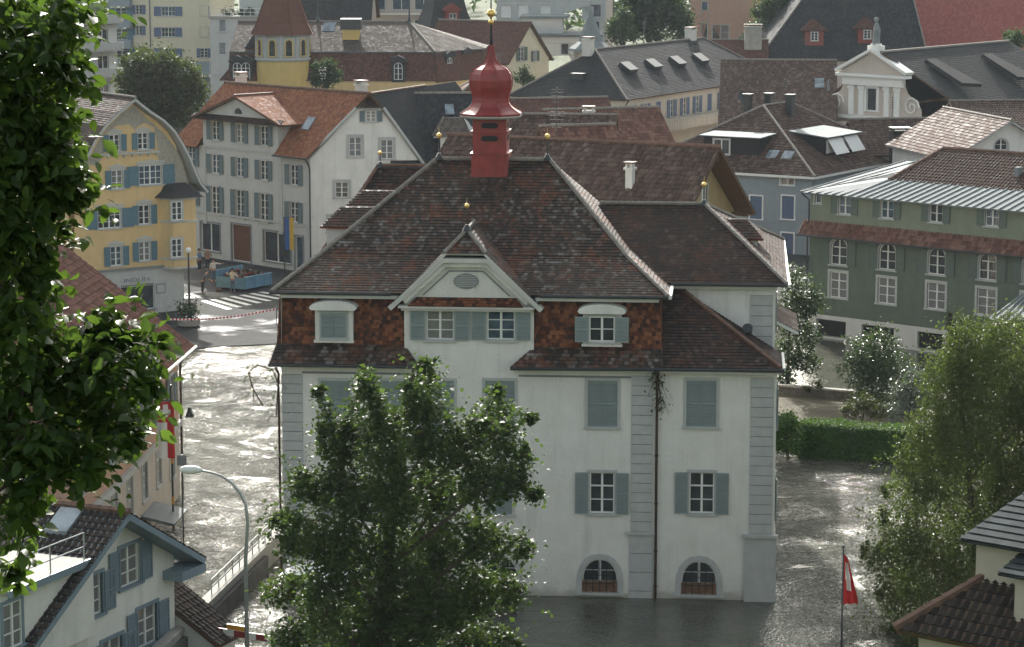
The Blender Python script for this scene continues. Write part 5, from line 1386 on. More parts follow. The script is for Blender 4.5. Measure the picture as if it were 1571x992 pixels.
P = [[(-br, -.9, zA_ - sl_ * br), (0, -.9, zA_), (0, 16, zA_), (-br, 16, zA_ - sl_ * br)], [(bR, -.9, zA_ - sl_ * bR), (0, -.9, zA_), (0, 16, zA_), (bR, 16, zA_ - sl_ * bR)]]
brf = roof_obj(BH, P, 't_blackpan', .27, .34, .045, .035, edge='trimblue', thick=.22); BH.ridge([((0, -.9, zA_ + .02), (0, 16, zA_ + .02))], brf, .13, 'ridgeclay')
mb = MB(); mb.box(bR - 1.7, bR + .05, -.85, .2, zA_ - sl_ * bR - .55, zA_ - sl_ * bR - .2); mb.obj('eaves_return', 'trimblue', BH.root)
mb = MB(); mb.box(-br - .05, -br + 1.9, -.85, .2, zA_ - sl_ * br - .55, zA_ - sl_ * br - .2); mb.obj('eaves_return', 'trimblue', BH.root)
# terrace dormer on the slope facing the camera
def slope_hit(px, py):
    c = BH.L(CAM); d = BH.Ri @ ray(px, py); t = (zA_ + sl_ * c.x - c.z) / (d.z - sl_ * d.x); return c + d * t
tc = slope_hit(128, 858); tz = tc.z; ty = tc.y; tx = tc.x
mb = MB(); mb.box(-6.9, tx + .6, ty, 13, tz - 2.9, tz - .12); TD = mb.obj('dormer', 'white', BH.root)
mb = MB(); mb.box(-7.2, tx + .3, ty - .25, 13.2, tz - .12, tz + .04); mb.obj('terrace', 'concrete', TD)
mb = MB(); mb.box(-7.25, tx + .1, ty - .32, ty - .25, tz - .2, tz + .06); mb.obj('terrace_edge', 'trimblue', TD)
BH.side('cheek', 0, ty, 0); u_, z_c = BH.on('cheek', 16, 958); BH.win('cheek', u_, z_c - .8, 1.1, 1.6, hole=False, sur=.12, sm='trimblue', pane='glassc')
mb = MB()
for x in (tx - .1, tx - 2.2, tx - 4.3): mb.tube((x, ty - .1, tz), (x, ty - .1, tz + 1.0), .03, n=6)
for zz in (.5, 1.0): mb.tube((-7.1, ty - .1, tz + zz), (tx - .1, ty - .1, tz + zz), .025, n=6)
for yy in (2, 4, 6): mb.tube((tx - .1, ty + yy, tz), (tx - .1, ty + yy, tz + 1.0), .03, n=6)
mb.obj('railing', 'galv', TD)
sk_ = slope_hit(68, 818); xs_, ys2 = sk_.x, sk_.y; mb = MB()
V = [(xs_, ys2, zA_ + sl_ * xs_), (xs_, ys2 - .95, zA_ + sl_ * xs_), (xs_ + 1.1, ys2 - .95, zA_ + sl_ * (xs_ + 1.1)), (xs_ + 1.1, ys2, zA_ + sl_ * (xs_ + 1.1))]
mb.add([(x, y, z + .16) for x, y, z in V] + [(x, y, z) for x, y, z in V], [(0, 1, 2, 3), (0, 4, 5, 1), (1, 5, 6, 2), (2, 6, 7, 3), (3, 7, 4, 0)]); mb.obj('skylight', 'skylight', BH.root)
# low tiled lean-to right of it
LN = Bld('shed', 'low tiled lean-to roof beside the white house at the quay', 'shed', tuple(BH.loc), BH.rz)
x0n = bR - .85
roof_obj(LN, [[(x0n, -1.9, .6), (x0n + 1.9, -1.9, .6), (x0n + 1.9, 1.5, 2.7), (x0n, 1.5, 2.7)]], 't_blackpan', .27, .34, .04, .03, edge='wood')
mb = MB(); mb.extr([(-1.6, -1.5), (1.3, -1.5), (1.3, 2.35), (-1.6, .55)], x0n + .1, x0n + 1.7, 0, Matrix(((0, 1, 0, 0), (1, 0, 0, 0), (0, 0, 1, 0), (0, 0, 0, 1)))); mb.obj('wall', 'white2', LN.root)

# R2: roof in the lower right corner
rq = G(1372, 964, 8.0)
RH = Bld('corner_house', 'dark pantiled hipped roof with two beige dormers, bottom right corner', 'house', (rq.x, rq.y, 0), rad(-40))
wB = 16.0
P, Ln = hip_polys(0, wB, 0, 11, 8.0, 8.0 + 5.5 * .8, 5.5, wB - 5.5)
rr2 = roof_obj(RH, P, 't_blackpan', .27, .36, .05, .045, edge='wood', thick=.2); RH.ridge(Ln, rr2, .14, 'ridgeclay')
RH.box_walls(wB - 1, 10, 7.95, 'beige', -1, x0=.5, y0=.5); RH.finish()
def plane_hit(b, px, py, k=.8, ze=8.0):
    c = b.L(CAM); d = b.Ri @ ray(px, py)
    t = (ze + k * c.y - c.z) / (d.z - k * d.y); return c + d * t
def bdorm(pxl, pxr, pyb, pyt, dep):
    ql = plane_hit(RH, pxl, pyb); y0 = ql.y - .02; x0 = ql.x
    qr = RH.onY(pxr, pyb, y0); x1 = max(qr.x, x0 + 1.2); z1 = RH.onY(pxl, pyt, y0).z
    mb = MB(); mb.box(x0, x1, y0, y0 + dep, ql.z - .6, z1); d_ = mb.obj('dormer', 'beige', RH.root)
    e = .35; m_ = MB(); m_.slab([(x0 - e, y0 - e, z1), (x1 + e, y0 - e, z1), (x1 + e, y0 + dep, z1 + .75), (x0 - e, y0 + dep, z1 + .75)], .08)
    for k in range(9):
        t = k / 9; yy = y0 - e + (dep + e) * t; m_.slab([(x0 - e, yy, z1 + .05 + .75 * t), (x1 + e, yy, z1 + .05 + .75 * t), (x1 + e, yy + (dep + e) / 9, z1 + .012 + .75 * (t + 1 / 9)), (x0 - e, yy + (dep + e) / 9, z1 + .012 + .75 * (t + 1 / 9))], .02)
    m_.obj('dormer_roof', 'slatesheet', d_)
bdorm(1497, 1600, 888, 826, 3.6)
bdorm(1556, 1640, 950, 878, 2.4)
# ================================================================== church and distant buildings
CF = Bld('church', 'pale baroque church front with triangular pediment, volutes and a long charcoal nave roof', 'church', tuple(W(1340, 200, 268)[:2]) + (0,), rad(-48))
CF.side('front', 0, 0, 0)
f = lambda px, py: CF.on('front', px, py)
zc = f(1338, 113)[1]
uL, uRt = f(1300, 120)[0], f(1384, 120)[0]; zap = f(1338, 80)[1]; zlow = f(1310, 172)[1]
def mir(u): return 2 * (uL + uRt) / 2 - u
ctr = (uL + uRt) / 2
vo = [f(1268, 175), f(1270, 158), f(1275, 149), f(1283, 143), f(1290, 137), f(1294, 128)]
body = [(vo[0][0], -1), (mir(vo[0][0]), -1)] + [(mir(u), z) for u, z in vo] + [(uRt, zc), (uL, zc)] + [v for v in vo[::-1]]
CF.win('front', ctr - .35, zlow + .3, 1.3, 2.3, cols=1, rows=1, sur=.35, sm='frame', pane='glass')
CF.wall('front', body, 'beige'); CF.build_walls()
mb = MB(); mb.extr([(uL - .9, zc), (uRt + .9, zc), (ctr, zap)], -.35, .5); ped = mb.obj('pediment', 'beige', CF.root)
band([(uL - 1.0, zc + .1), (ctr, zap + .15), (uRt + 1.0, zc + .1)], .3, -.8, .5, 'frame', 'raking_cornice', CF.root)
mb = MB(); mb.box(uL - 1.0, uRt + 1.0, -.8, .3, zc - .3, zc); mb.box(uL - .3, uRt + .3, -.45, .2, zc - 1.2, zc - .3); mb.box(vo[0][0] - .3, mir(vo[0][0]) + .3, -.4, .1, zlow - .6, zlow - .25); mb.obj('cornice', 'frame', CF.root)
for u in (uL + .35, uL + 1.7, uRt - 2.2, uRt - .85):
    mb = MB(); mb.box(u, u + .65, -.2, 0, zlow - .2, zc - 1.2); mb.box(u - .1, u + .75, -.28, 0, zc - 1.6, zc - 1.25); mb.box(u, u + .65, -.2, 0, -1, zlow - .6); mb.obj('pilaster', 'frame', CF.root)
for s_ in (0, 1):
    cc = (vo[1][0] + 1.25, vo[1][1] + .2); cc = (mir(cc[0]), cc[1]) if s_ else cc
    pts = [(cc[0] + (1.05 - t * .065) * math.cos(t * .7), -.1, cc[1] + (1.05 - t * .065) * math.sin(t * .7)) for t in range(16)]
    mb = MB(); mb.path(pts, .09, 5); mb.obj('volute', 'frame', CF.root)
mb = MB(); mb.box(ctr - .7, ctr + .7, -.4, .7, zap - .1, zap + .7); mb.box(ctr - .45, ctr + .45, -.2, .5, zap + .7, zap + .9); ST = mb.obj('statue_base', 'frame', CF.root)
mb = MB(); mb.path([(ctr, .15, zap + .8), (ctr, .15, zap + 1.6), (ctr + .05, .15, zap + 2.3), (ctr, .15, zap + 2.9), (ctr, .12, zap + 3.15)], [.42, .38, .42, .2, .12], 8); mb.ball((ctr, .12, zap + 3.35), .26); mb.path([(ctr + .3, .1, zap + 2.5), (ctr + .6, -.1, zap + 2.0), (ctr + .3, -.2, zap + 1.8)], .1, 6); mb.obj('statue', 'greydk', ST)
mb = MB(); mb.box(vo[0][0] - .4, vo[0][0] + .6, -.3, .6, zlow - 2, zlow + .5); mb.lathe([(.35, zlow + .5), (.42, zlow + 1.2), (.2, zlow + 1.9), (.05, zlow + 3.2)], 8, (vo[0][0] + .1, .1)); mb.obj('obelisk', 'greydk', CF.root)
# nave
zn = CF.g(1352, 79, zap + .3).z
nv0 = CF.g(1352, 80, zap + .1); nv1 = CF.g(1548, 63, zap + .1)
nd = Vector((nv1.x - nv0.x, nv1.y - nv0.y, 0)); NL = nd.length; nd.normalize(); npv = Vector((nd.y, -nd.x, 0))
def nvp(a_, s_, z): q = Vector((nv0.x, nv0.y, 0)) + nd * a_ + npv * s_; return (q.x, q.y, z)
znv = zap + .1
nvr = roof_obj(CF, [[nvp(3, 11, znv - 7.2), nvp(NL + 5, 11, znv - 7.2), nvp(NL, 0, znv), nvp(0, 0, znv)], [nvp(NL + 5, -11, znv - 7.2), nvp(3, -11, znv - 7.2), nvp(0.8, 0, znv), nvp(NL, 0, znv)], [nvp(NL + 5, 11, znv - 7.2), nvp(NL + 5, -11, znv - 7.2), nvp(NL, 0, znv)]], 't_slate', .3, .3, .03, name='nave_roof')
CF.ridge([(nvp(0, 0, znv), nvp(NL, 0, znv))], nvr, .16)
for a_ in (.28, .72):
    x = NL * a_; mb = MB(); q = [nvp(x - 2.2, 6.0, znv - 3.55), nvp(x + 1.2, 6.6, znv - 3.8), nvp(x - .6, 2.0, znv - 1.25), nvp(x - 2.6, 2.0, znv - 1.25)]
    mb.slab(q, .4, off=.45); mb.obj('eyelid_dormer', 't_slate', CF.root)
mb = MB(); V = [nvp(0, 10.4, 0), nvp(NL + 4, 10.4, 0), nvp(NL + 4, -10.4, 0), nvp(0, -10.4, 0)]; mb.add([(x, y, -1) for x, y, z in V] + [(x, y, znv - 7.2) for x, y, z in V], [(0, 1, 5, 4), (1, 2, 6, 5), (2, 3, 7, 6), (3, 0, 4, 7)]); mb.obj('nave_wall', 'beige', CF.root)

# Q and P: big roofs left of / behind the church
QH = rh('house', 'red-brown pantiled roof with a skylight between the long building and the church', 'house', (1140, 186), (1285, 196), 6.0, 19, 'gx', 12.4, 'cream', 't_brown', tw=.3, th=.4, step=.04, rz=rad(-6)); QH.finish(); skylight(QH, QH.g(1256, 108, 11).x, 5.5, 1.0, 1.6)
Q2 = rh('house', 'small dark brown roof with plaster chimney behind the long building', 'house', (1080, 118), (1180, 120), 7.0, 12, 'gx', 11.6, 'cream', 't_mansred', rz=rad(-4)); Q2.finish(); chimney(Q2, Q2.W - 2.0, 5, 9.5, 13.2, 2.2, 1.2, 'concrete')
PH = rh('great_barn', 'huge steep dark roof with two small red dormers behind the church front', 'building', (1175, 96), (1425, 92), 9.0, 26, 'hip', 26.0, 'beige', 't_slate', tw=.3, th=.4, step=.03, ins=15, ins2=2, rz=rad(4)); PH.finish()
for px, py in ((1249, 60), (1330, 57)):
    _c = PH.L(CAM); _d = PH.Ri @ ray(px, py + 8); _k = (26.0 - 9.0) / 13; _t = (9.0 + _k * _c.y - _c.z) / (_d.z - _k * _d.y); q = _c + _d * _t; q.z += 1.0; _y = q.y - .1
    mb = MB(); mb.box(q.x - 1.2, q.x + 1.2, _y, _y + 3.0, q.z - 1.2, q.z + .9); d_ = mb.obj('dormer', 'woodred', PH.root)
    roof_obj(PH, [[(q.x - 1.7, _y - .4, q.z + .8), (q.x + 1.7, _y - .4, q.z + .8), (q.x, _y + .6, q.z + 2.2)], [(q.x - 1.7, _y - .4, q.z + .8), (q.x, _y + .6, q.z + 2.2), (q.x, _y + 3.5, q.z + 2.2), (q.x - 1.7, _y + 3.5, q.z + .8)], [(q.x + 1.7, _y - .4, q.z + .8), (q.x + 1.7, _y + 3.5, q.z + .8), (q.x, _y + 3.5, q.z + 2.2), (q.x, _y + .6, q.z + 2.2)]], 't_mansred', name='dormer_roof', parent=d_)
    PH.side('d%d' % px, q.x, _y, 0); PH.win('d%d' % px, 0, q.z - .5, .9, 1.1, hole=False, sur=.08)
q = PH.onY(1276, 20, 6.0); chimney(PH, q.x, 6.5, q.z - 2, q.z + 4, 1.6, 1.2)
RC = rh('church', 'second church at the top right edge with a huge plain red roof', 'church', (1385, 96), (1700, 90), 8.0, 30, 'gx', 30.0, 'beige', 't_churchred', tw=.3, th=.4, step=.02, rz=rad(0)); RC.finish()
chimney(RC, RC.g(1473, 60, 13).x, 3.5, 10, 15.4, 1.3, 1.0, 'concrete')
# orange building R
OB = Bld('apartment_building', 'salmon apartment building with a dark stair window at the top centre right', 'building', place(1120, 372), rad(-6))
OB.side('front', 0, 0, 0); OB.side('right', 3.4, 0, PI / 2); OB.side('left2', -5.2, .6, 0)
for px, py, w, h in ((1099, 49, 1.2, 2.0), (1112, 49, 1.2, 2.0), (1110, 79, 1.6, 1.2), (1081, 18, .9, 3.0), (1081, 40, .9, 4.4)):
    OB.wpx('front', px, py, w, h, sur=.08, cols=1, rows=2)
OB.wall('front', [(-6, -.5), (3.4, -.5), (3.4, 19), (-6, 19)], 'orange'); OB.wall('right', [(0, -.5), (18, -.5), (18, 19), (9, 23), (0, 19)], 'orange')
OB.side('left', -6, 18, -PI / 2); OB.wall('left', [(0, -.5), (18, -.5), (18, 19), (0, 19)], 'orange'); OB.build_walls()
roof_obj(OB, [[(-6.5, -.8, 18.5), (4, -.8, 18.5), (4, 9, 24), (-6.5, 9, 24)], [(4, 18.8, 18.5), (-6.5, 18.8, 18.5), (-6.5, 9, 24), (4, 9, 24)]], 't_slate', .3, .3, .03)
OB2 = Bld('apartment_building', 'taller salmon block half hidden behind the hazy trees at the top', 'building', place(1200, 400), rad(-4))
OB2.side('front', 0, 0, 0); OB2.wall('front', [(-8, -.5), (10, -.5), (10, 26), (-8, 26)], 'orange')
for x in (-5, -1, 3, 7):
    for z in (12, 15.2, 18.4): OB2.win('front', x, z, 1.4, 1.5, sur=.08)
OB2.side('right', 10, 0, PI / 2); OB2.wall('right', [(0, -.5), (14, -.5), (14, 26), (0, 26)], 'orange'); OB2.side('left', -8, 14, -PI / 2); OB2.wall('left', [(0, -.5), (14, -.5), (14, 26), (0, 26)], 'orange'); OB2.build_walls()
mb = MB(); mb.box(-8.4, 10.4, -.4, 14.4, 26, 26.4); mb.obj('roof', 'zinc', OB2.root)

# T: mansard villa with round yellow tower
VH = Bld('mansard_villa', 'rust-red mansard villa with hipped grey-brown top roof and yellow chimney', 'villa', place(455, 292), rad(-2))
VH.side('front', 0, 0, 0)
vq = lambda px, py, y=0: VH.onY(px, py, y)
zM0 = vq(600, 126, 0).z; zM1 = vq(600, 79, 1.4).z; xr1 = vq(665, 79, 1.4).x; xr0 = vq(672, 128, 0).x; zRg = vq(600, 33, 8.5).z
x0_ = -7.5
mans = [[(x0_, 0, zM0), (xr0, 0, zM0), (xr1, 1.4, zM1), (x0_, 1.4, zM1)], [(xr0, 0, zM0), (xr0 + 5.5, 9, zM0), (xr1 + 5, 9, zM1), (xr1, 1.4, zM1)]]
roof_obj(VH, mans, 't_mansred', .2, .2, .02, name='mansard_roof', edge='darkmetal')
xrg = vq(628, 33, 8.5).x
topr = [[(x0_, 1.2, zM1), (xr1 + .2, 1.2, zM1), (xrg, 8.5, zRg), (x0_, 8.5, zRg)], [(xr1 + .2, 1.2, zM1), (xr1 + 5.5, 9, zM1), (xrg, 8.5, zRg)], [(xr1 + 5.5, 16, zM1), (x0_, 16, zM1), (x0_, 8.5, zRg), (xrg, 8.5, zRg)], [(xr1 + 5.5, 9, zM1), (xr1 + 5.5, 16, zM1), (xrg, 8.5, zRg)]]
vr = roof_obj(VH, topr, 't_greybrown', .25, .3, .03, edge='zinc'); VH.ridge([((x0_, 8.5, zRg), (xrg, 8.5, zRg)), ((xr1 + .2, 1.2, zM1), (xrg, 8.5, zRg))], vr, .12)
VH.wall('front', [(x0_, -.5), (xr0 - .3, -.5), (xr0 - .3, zM0 + .1), (x0_, zM0 + .1)], 'yellow'); VH.side('right', xr0 - .3, 0, rad(58)); VH.wall('right', [(0, -.5), (10, -.5), (10, zM0 + .1), (0, zM0 + .1)], 'yellow')
VH.side('dl', 0, 1.0, 0); VH.build_walls()
def vdormer(px, py, y, rz=0.0):
    q = vq(px, py, y); mb = MB(); mb.box(-.75, .75, 0, 1.6, -1.3, 1.1); d_ = mb.obj('dormer', 't_slate', VH.root); d_.location = (q.x, q.y, q.z); d_.rotation_euler = (0, 0, rz)
    mb = MB(); mb.extr([(-1.0, .95), (1.0, .95), (.8, 1.35), (0, 1.7), (-.8, 1.35)], -.3, 1.8); mb.obj('dormer_roof', 't_slate', d_)
    wd = win_meshes(.95, 1.9, 2, 3, 'round', .1, False); fr_ = win_part(wd, 'frame', 'frame', 'window', d_, (0, -.12, -1.0)); win_part(wd, 'pane', 'glass', 'pane', fr_)
vdormer(611, 108, -.1); vdormer(690, 100, 3.0, rad(58)); vdormer(715, 95, 6.4, rad(58))
mb = MB(); q = vq(538, 60, 4.0); mb.box(q.x - .95, q.x + .95, 4, 5.4, zM1 - .6, q.z + 2.0, 0); mb.box(q.x - 1.15, q.x + 1.15, 3.8, 5.6, q.z + 1.1, q.z + 2.3, 1); mb.obj('chimney', ['yellow_tower', 'darkmetal'], VH.root)
on_ = vq(607, 50, 4); 
q = vq(503, 50, 3.5); mb = MB(); mb.slab([(q.x - .7, 3.6, q.z), (q.x + .7, 3.6, q.z), (q.x + .9, 4.9, q.z + .95), (q.x - .5, 4.9, q.z + .95)], .2, off=.25); mb.obj('skylight', 'skylight', VH.root)
for px in (488, 628): q = vq(px, 33, 8.5); mb = MB(); mb.lathe([(.35, zRg - .1), (.1, zRg + .6), (.04, zRg + 2.6)], 8, (q.x, 8.5)); mb.obj('finial', 'darkmetal', VH.root)
# left low part with paired arched dormer
mb = MB(); q = vq(370, 60, 3)
xa_, xb_ = vq(343, 120, 0).x, vq(400, 120, 0).x
roof_obj(VH, [[(xa_ - .5, 0, zM0 + .2), (xb_, 0, zM0 + .2), (xb_, 1.8, zM1 + .4), (xa_ + 2.4, 1.8, zM1 + .4)], [(xa_ - .5, 10, zM0 + .2), (xa_ - .5, 0, zM0 + .2), (xa_ + 2.4, 1.8, zM1 + .4), (xa_ + 2.4, 9, zM1 + .4)]], 't_mansred', .2, .2, .02, name='mansard_roof')
roof_obj(VH, [[(xa_ + 2.2, 1.6, zM1 + .4), (xb_, 1.6, zM1 + .4), (xb_, 6, zM1 + 4.4), (xa_ + 5, 6, zM1 + 4.4)]], 't_slate', .3, .3, .03)
vdormer(364, 108, .1); vdormer(377, 108, .1)
# the tower
tq = vq(430, 100, -1.5); tr = 2.95
TW = Bld('tower', 'round yellow stair tower with arched windows and a red-brown bell roof', 'tower', tuple(VH.Wd((tq.x, 1.0, 0))), rad(0))
zt0 = W(430, 92, TW.loc.y).z; zt1 = W(430, 52, TW.loc.y).z
mb = MB(); mb.lathe([(tr, -.5), (tr, zt0)], 32); mb.obj('wall', 'yellow_tower', TW.root, smooth=False)
mb = MB(); mb.lathe([(tr + .12, zt0), (tr + .2, zt0 + .15), (tr + .2, zt0 + .3), (tr, zt0 + .35), (tr, zt1 - .25), (tr + .25, zt1 - .1), (tr + .3, zt1)], 32); mb.obj('lantern_wall', 'grey', TW.root)
for k in range(10):
    t = 2 * PI * k / 10 - PI / 2 + PI / 10
    x, y = tr * math.cos(t), tr * math.sin(t)
    wd = win_meshes(.72, 1.75, 2, 3, 'round', .14, False); fr_ = win_part(wd, 'frame', 'frame', 'window', TW.root, (x * 1.045, y * 1.045, zt0 + .6), t + PI / 2)
    fr_.location = (math.cos(t) * (tr + .06), math.sin(t) * (tr + .06), zt0 + .6)
    win_part(wd, 'pane', 'glass', 'pane', fr_, (0, -.09, 0)); win_part(wd, 'surround', 'yellow_tower', 'surround', fr_)
    t2 = t + PI / 10; mb = MB(); mb.tube(((tr + .02) * math.cos(t2), (tr + .02) * math.sin(t2), zt0 + .3), ((tr + .02) * math.cos(t2), (tr + .02) * math.sin(t2), zt1 - .1), .16, n=8); mb.obj('column', 'grey', TW.root)
mb = MB(); mb.lathe([(tr + .75, zt1), (tr + .6, zt1 + .25), (tr + .1, zt1 + 1.2), (tr - .35, zt1 + 2.4), (tr - .8, zt1 + 3.6), (tr - 1.5, zt1 + 4.8), (.6, zt1 + 5.8), (.15, zt1 + 6.6), (.05, zt1 + 8)], 8, rot=PI / 8)
for k in range(8):
    t = 2 * PI * k / 8 + PI / 8
    mb.path([((r + .02) * math.cos(t), (r + .02) * math.sin(t), z) for r, z in ((tr + .75, zt1), (tr + .6, zt1 + .25), (tr + .1, zt1 + 1.2), (tr - .35, zt1 + 2.4), (tr - .8, zt1 + 3.6), (tr - 1.5, zt1 + 4.8), (.6, zt1 + 5.8))], .07, 5)
mb.obj('roof', 't_mansred', TW.root)

# U: pale yellow block with blue shutters
UB = Bld('apartment_building', 'pale yellow apartment block with royal blue shutters, top left', 'building', place(325, 352), rad(-8))
UB.side('front', 0, 0, 0)
for py in (17, 49, 81, -15):
    UB.wpx('front', 258, py, 1.9, 1.25, cols=4, rows=2, shut='open', shm='shutter_royal', sur=.06); UB.wpx('front', 213, py - 2.5, .9, 1.25, cols=2, shut='open', shm='shutter_royal', sur=.06)
    if py in (17, 49, -15): UB.wpx('front', 314, py - .5, 1.25, 1.3, shut='closed', shm='shutter_royal', sur=.05)
    else: UB.wpx('front', 313, py, .95, 1.25, shut='open', shm='shutter_royal', sur=.05)
u94 = UB.on('front', 330, 94)[1]
UB.wall('front', [(-11.5, u94), (0, u94), (0, 26), (-11.5, 26)], 'pale_yellow'); UB.wall('front', [(-11.5, -.5), (0, -.5), (0, u94), (-11.5, u94)], 'bluegrey')
UB.side('left', -11.5, 14, -PI / 2); UB.side('right', 0, 0, PI / 2); UB.wall('left', [(0, -.5), (14, -.5), (14, 26), (0, 26)], 'pale_yellow'); UB.wall('right', [(0, -.5), (14, -.5), (14, 26), (0, 26)], 'pale_yellow'); UB.build_walls()
mb = MB(); mb.box(-12, .5, -.5, 14.5, 26, 26.4); mb.obj('roof', 'zinc', UB.root)
mb = MB(); q = UB.on('front', 230, 20)[0]; mb.tube((q, -.08, 0), (q, -.08, 26), .07, n=6); mb.obj('downpipe', 'zinc', UB.root)
mb = MB(); mb.box(q + 6.3, q + 8.8, -1.4, -.1, u94 - 2.0, u94 - 1.85); mb.obj('canopy', 'frame', UB.root)
for k, z in enumerate([UB.on('front', 190, y)[1] for y in (30, 62, 90, -2)]):
    mb = MB(); x1 = UB.on('front', 204, 30)[0]; mb.box(x1 - 3.0, x1, -1.5, 0, z - 1.0, z + .1); mb.obj('balcony', 'bluegrey', UB.root)
    UB.side('b%d' % k, 0, -.02, 0); UB.win('b%d' % k, x1 - 1.6, z + .1, 1.6, 1.5, hole=False, shut='open', shm='shutter_blue', sur=.05)
# V: grey-beige block with planted terrace
VB = Bld('apartment_building', 'grey-beige block with planted roof terrace between the yellow block and the tower', 'building', place(327, 340), rad(-4))
VB.side('front', 0, 0, 0); zv = VB.on('front', 350, 28)[1]
for px, py, w in ((341, 39, .9), (341, 74, .9), (330, 104, 1.4), (395, 60, 1.4)): VB.wpx('front', px, py, w, 1.6, cols=1, rows=1, sur=.06, pane='glassblue')
VB.wall('front', [(0, -.5), (10, -.5), (10, zv), (0, zv)], 'greywall'); VB.side('left', 0, 12, -PI / 2); VB.side('right', 10, 0, PI / 2)
VB.wall('left', [(0, -.5), (12, -.5), (12, zv), (0, zv)], 'greywall'); VB.wall('right', [(0, -.5), (12, -.5), (12, zv), (0, zv)], 'greywall'); VB.build_walls()
mb = MB(); mb.box(-.2, 10.2, -.2, 12, zv, zv + .3); mb.obj('roof', 'concrete', VB.root)
mb = MB()
for k in range(12): mb.tube((.2 + k * .85, .1, zv + .3), (.2 + k * .85, .1, zv + 1.3), .03, n=4)
for z in (.8, 1.3): mb.tube((0, .1, zv + z), (10, .1, zv + z), .04, n=4)
mb.obj('railing', 'frame', VB.root)
mb = MB(); mb.box(3, 10, 5, 12, zv + .3, zv + 6); mb.obj('penthouse', 'greywall', VB.root)
# grey oblique apartments at left
AP = Bld('apartment_building', 'grey terraced apartment block with balconies at the left, half hidden by leaves', 'building', place(185, 300), rad(52))
AP.side('front', 0, 0, 0)
for k in range(4):
    for z in (7.2, 10.2, 13.2): AP.win('front', -2.2 - k * 3.2, z, 1.6, 1.5, sur=.08, cols=2, rows=1, pane='glass')
AP.wall('front', [(-16, -.5), (0, -.5), (0, 15.2), (-16, 15.2)], 'greywall'); AP.side('right', 0, 0, PI / 2); AP.wall('right', [(0, -.5), (12, -.5), (12, 15.2), (0, 15.2)], 'greywall'); AP.build_walls()
mb = MB(); mb.box(-16.3, .3, -.3, 12, 15.2, 15.5); mb.obj('roof', 'concrete', AP.root)
for z in (6.4, 9.4, 12.4, 15.5):
    mb = MB(); mb.box(-16, -.2, -1.3, -.05, z - .15, z); mb.box(-16, -.2, -1.35, -1.25, z, z + .85); mb.obj('balcony', 'grey', AP.root)
mb = MB(); mb.slab([(-14, 3, 15.6), (-2, 3, 15.6), (-2, 8, 19), (-14, 8, 19)], .2); mb.obj('roof_hood', 'zinc', AP.root)
# W: white modern block and its low annex
WB = Bld('apartment_building', 'tall pale grey-white apartment block at the top centre', 'building', place(762, 372), rad(-7))
WB.side('front', 0, 0, 0)
for px, py in ((776, 17), (803, 17), (837, 18), (776, -12), (803, -12), (837, -12), (902, 20), (914, 16), (912, 42)): WB.wpx('front', px, py, 1.5, 1.8, cols=1, rows=1, sur=.06, pane='glassblue' if px > 850 else 'frame')
WB.wall('front', [(0, -.5), (15.5, -.5), (15.5, 26), (0, 26)], 'greywall'); WB.side('left', 0, 12, -PI / 2); WB.side('right', 15.5, 0, PI / 2)
for k in ('left', 'right'): WB.wall(k, [(0, -.5), (12, -.5), (12, 26), (0, 26)], 'greywall')
WB.build_walls(); mb = MB(); mb.box(-.3, 15.8, -.3, 12.3, 26, 26.4); mb.obj('roof', 'zinc', WB.root)
WA = Bld('annex', 'low white flat-roofed annex with a window band in front of the tall pale block', 'annex', place(800, 352), rad(-3))
WA.side('front', 0, 0, 0); za = WA.on('front', 840, 56)[1]; zb2_ = WA.on('front', 820, 29)[1]
uA0 = WA.on('front', 798, 60)[0]
for px, w in ((852, 3.6), (872, 2.0), (887, 2.2)): WA.wpx('front', px, 75, w, 1.5, cols=1, rows=1, sur=.06, pane='glass')
WA.wall('front', [(-5, -.5), (10.5, -.5), (10.5, za), (-5, za)], 'white2'); WA.side('right', 10.5, 0, PI / 2); WA.wall('right', [(0, -.5), (12, -.5), (12, za), (0, za)], 'white2'); WA.side('left', -5, 12, -PI / 2); WA.wall('left', [(0, -.5), (12, -.5), (12, za), (0, za)], 'white2'); WA.build_walls()
mb = MB(); mb.box(-5.4, 10.9, -.4, 12.4, za, za + .3); mb.obj('roof', 'zinc', WA.root)
mb = MB(); mb.box(0, 5.4, 3, 10, za + .3, zb2_, 0); mb.box(-.4, 6.2, 2.6, 10.4, zb2_, zb2_ + .3, 1); mb.obj('stair_house', ['white2', 'zincpale'], WA.root)
# X: house with red roof and yellow gable
XH = rh('house', 'small red-roofed house with pale yellow gable and green shutters left of the cupola tip', 'house', (718, 98), (780, 98), 9.2, 11, 'gx', 14.2, 'pale_yellow', 't_mansred', rz=rad(-32), w=14, anchor='B')
XH.win('right', 3.4, 9.4, 1.2, 1.7, shut='open', shm='shutter_green'); XH.win('right', 6.6, 9.2, .9, 1.3, shut='open', shm='shutter_green'); XH.win('right', 5.0, 5.6, 1.2, 1.7, shut='open', shm='shutter_green')
XH.finish()
# Y: conical grey turret
yq = W(906, 75, 330); YT = Bld('turret', 'small grey spire roofed turret above the long building ridge', 'turret', (yq.x, yq.y, 0), 0)
zt = yq.z; mb = MB(); mb.lathe([(2.1, -.5), (2.1, zt)], 8); mb.obj('wall', 'beige', YT.root)
mb = MB(); mb.lathe([(2.9, zt - .2), (2.75, zt + .1), (1.5, zt + 1.0), (1.1, zt + 2.4), (.35, zt + 4.2), (.1, zt + 5.2)], 8); mb.lathe([(.2, zt + 4.4), (.04, zt + 5.4), (.03, zt + 6)], 6); mb.obj('roof', 'zincpale', YT.root)
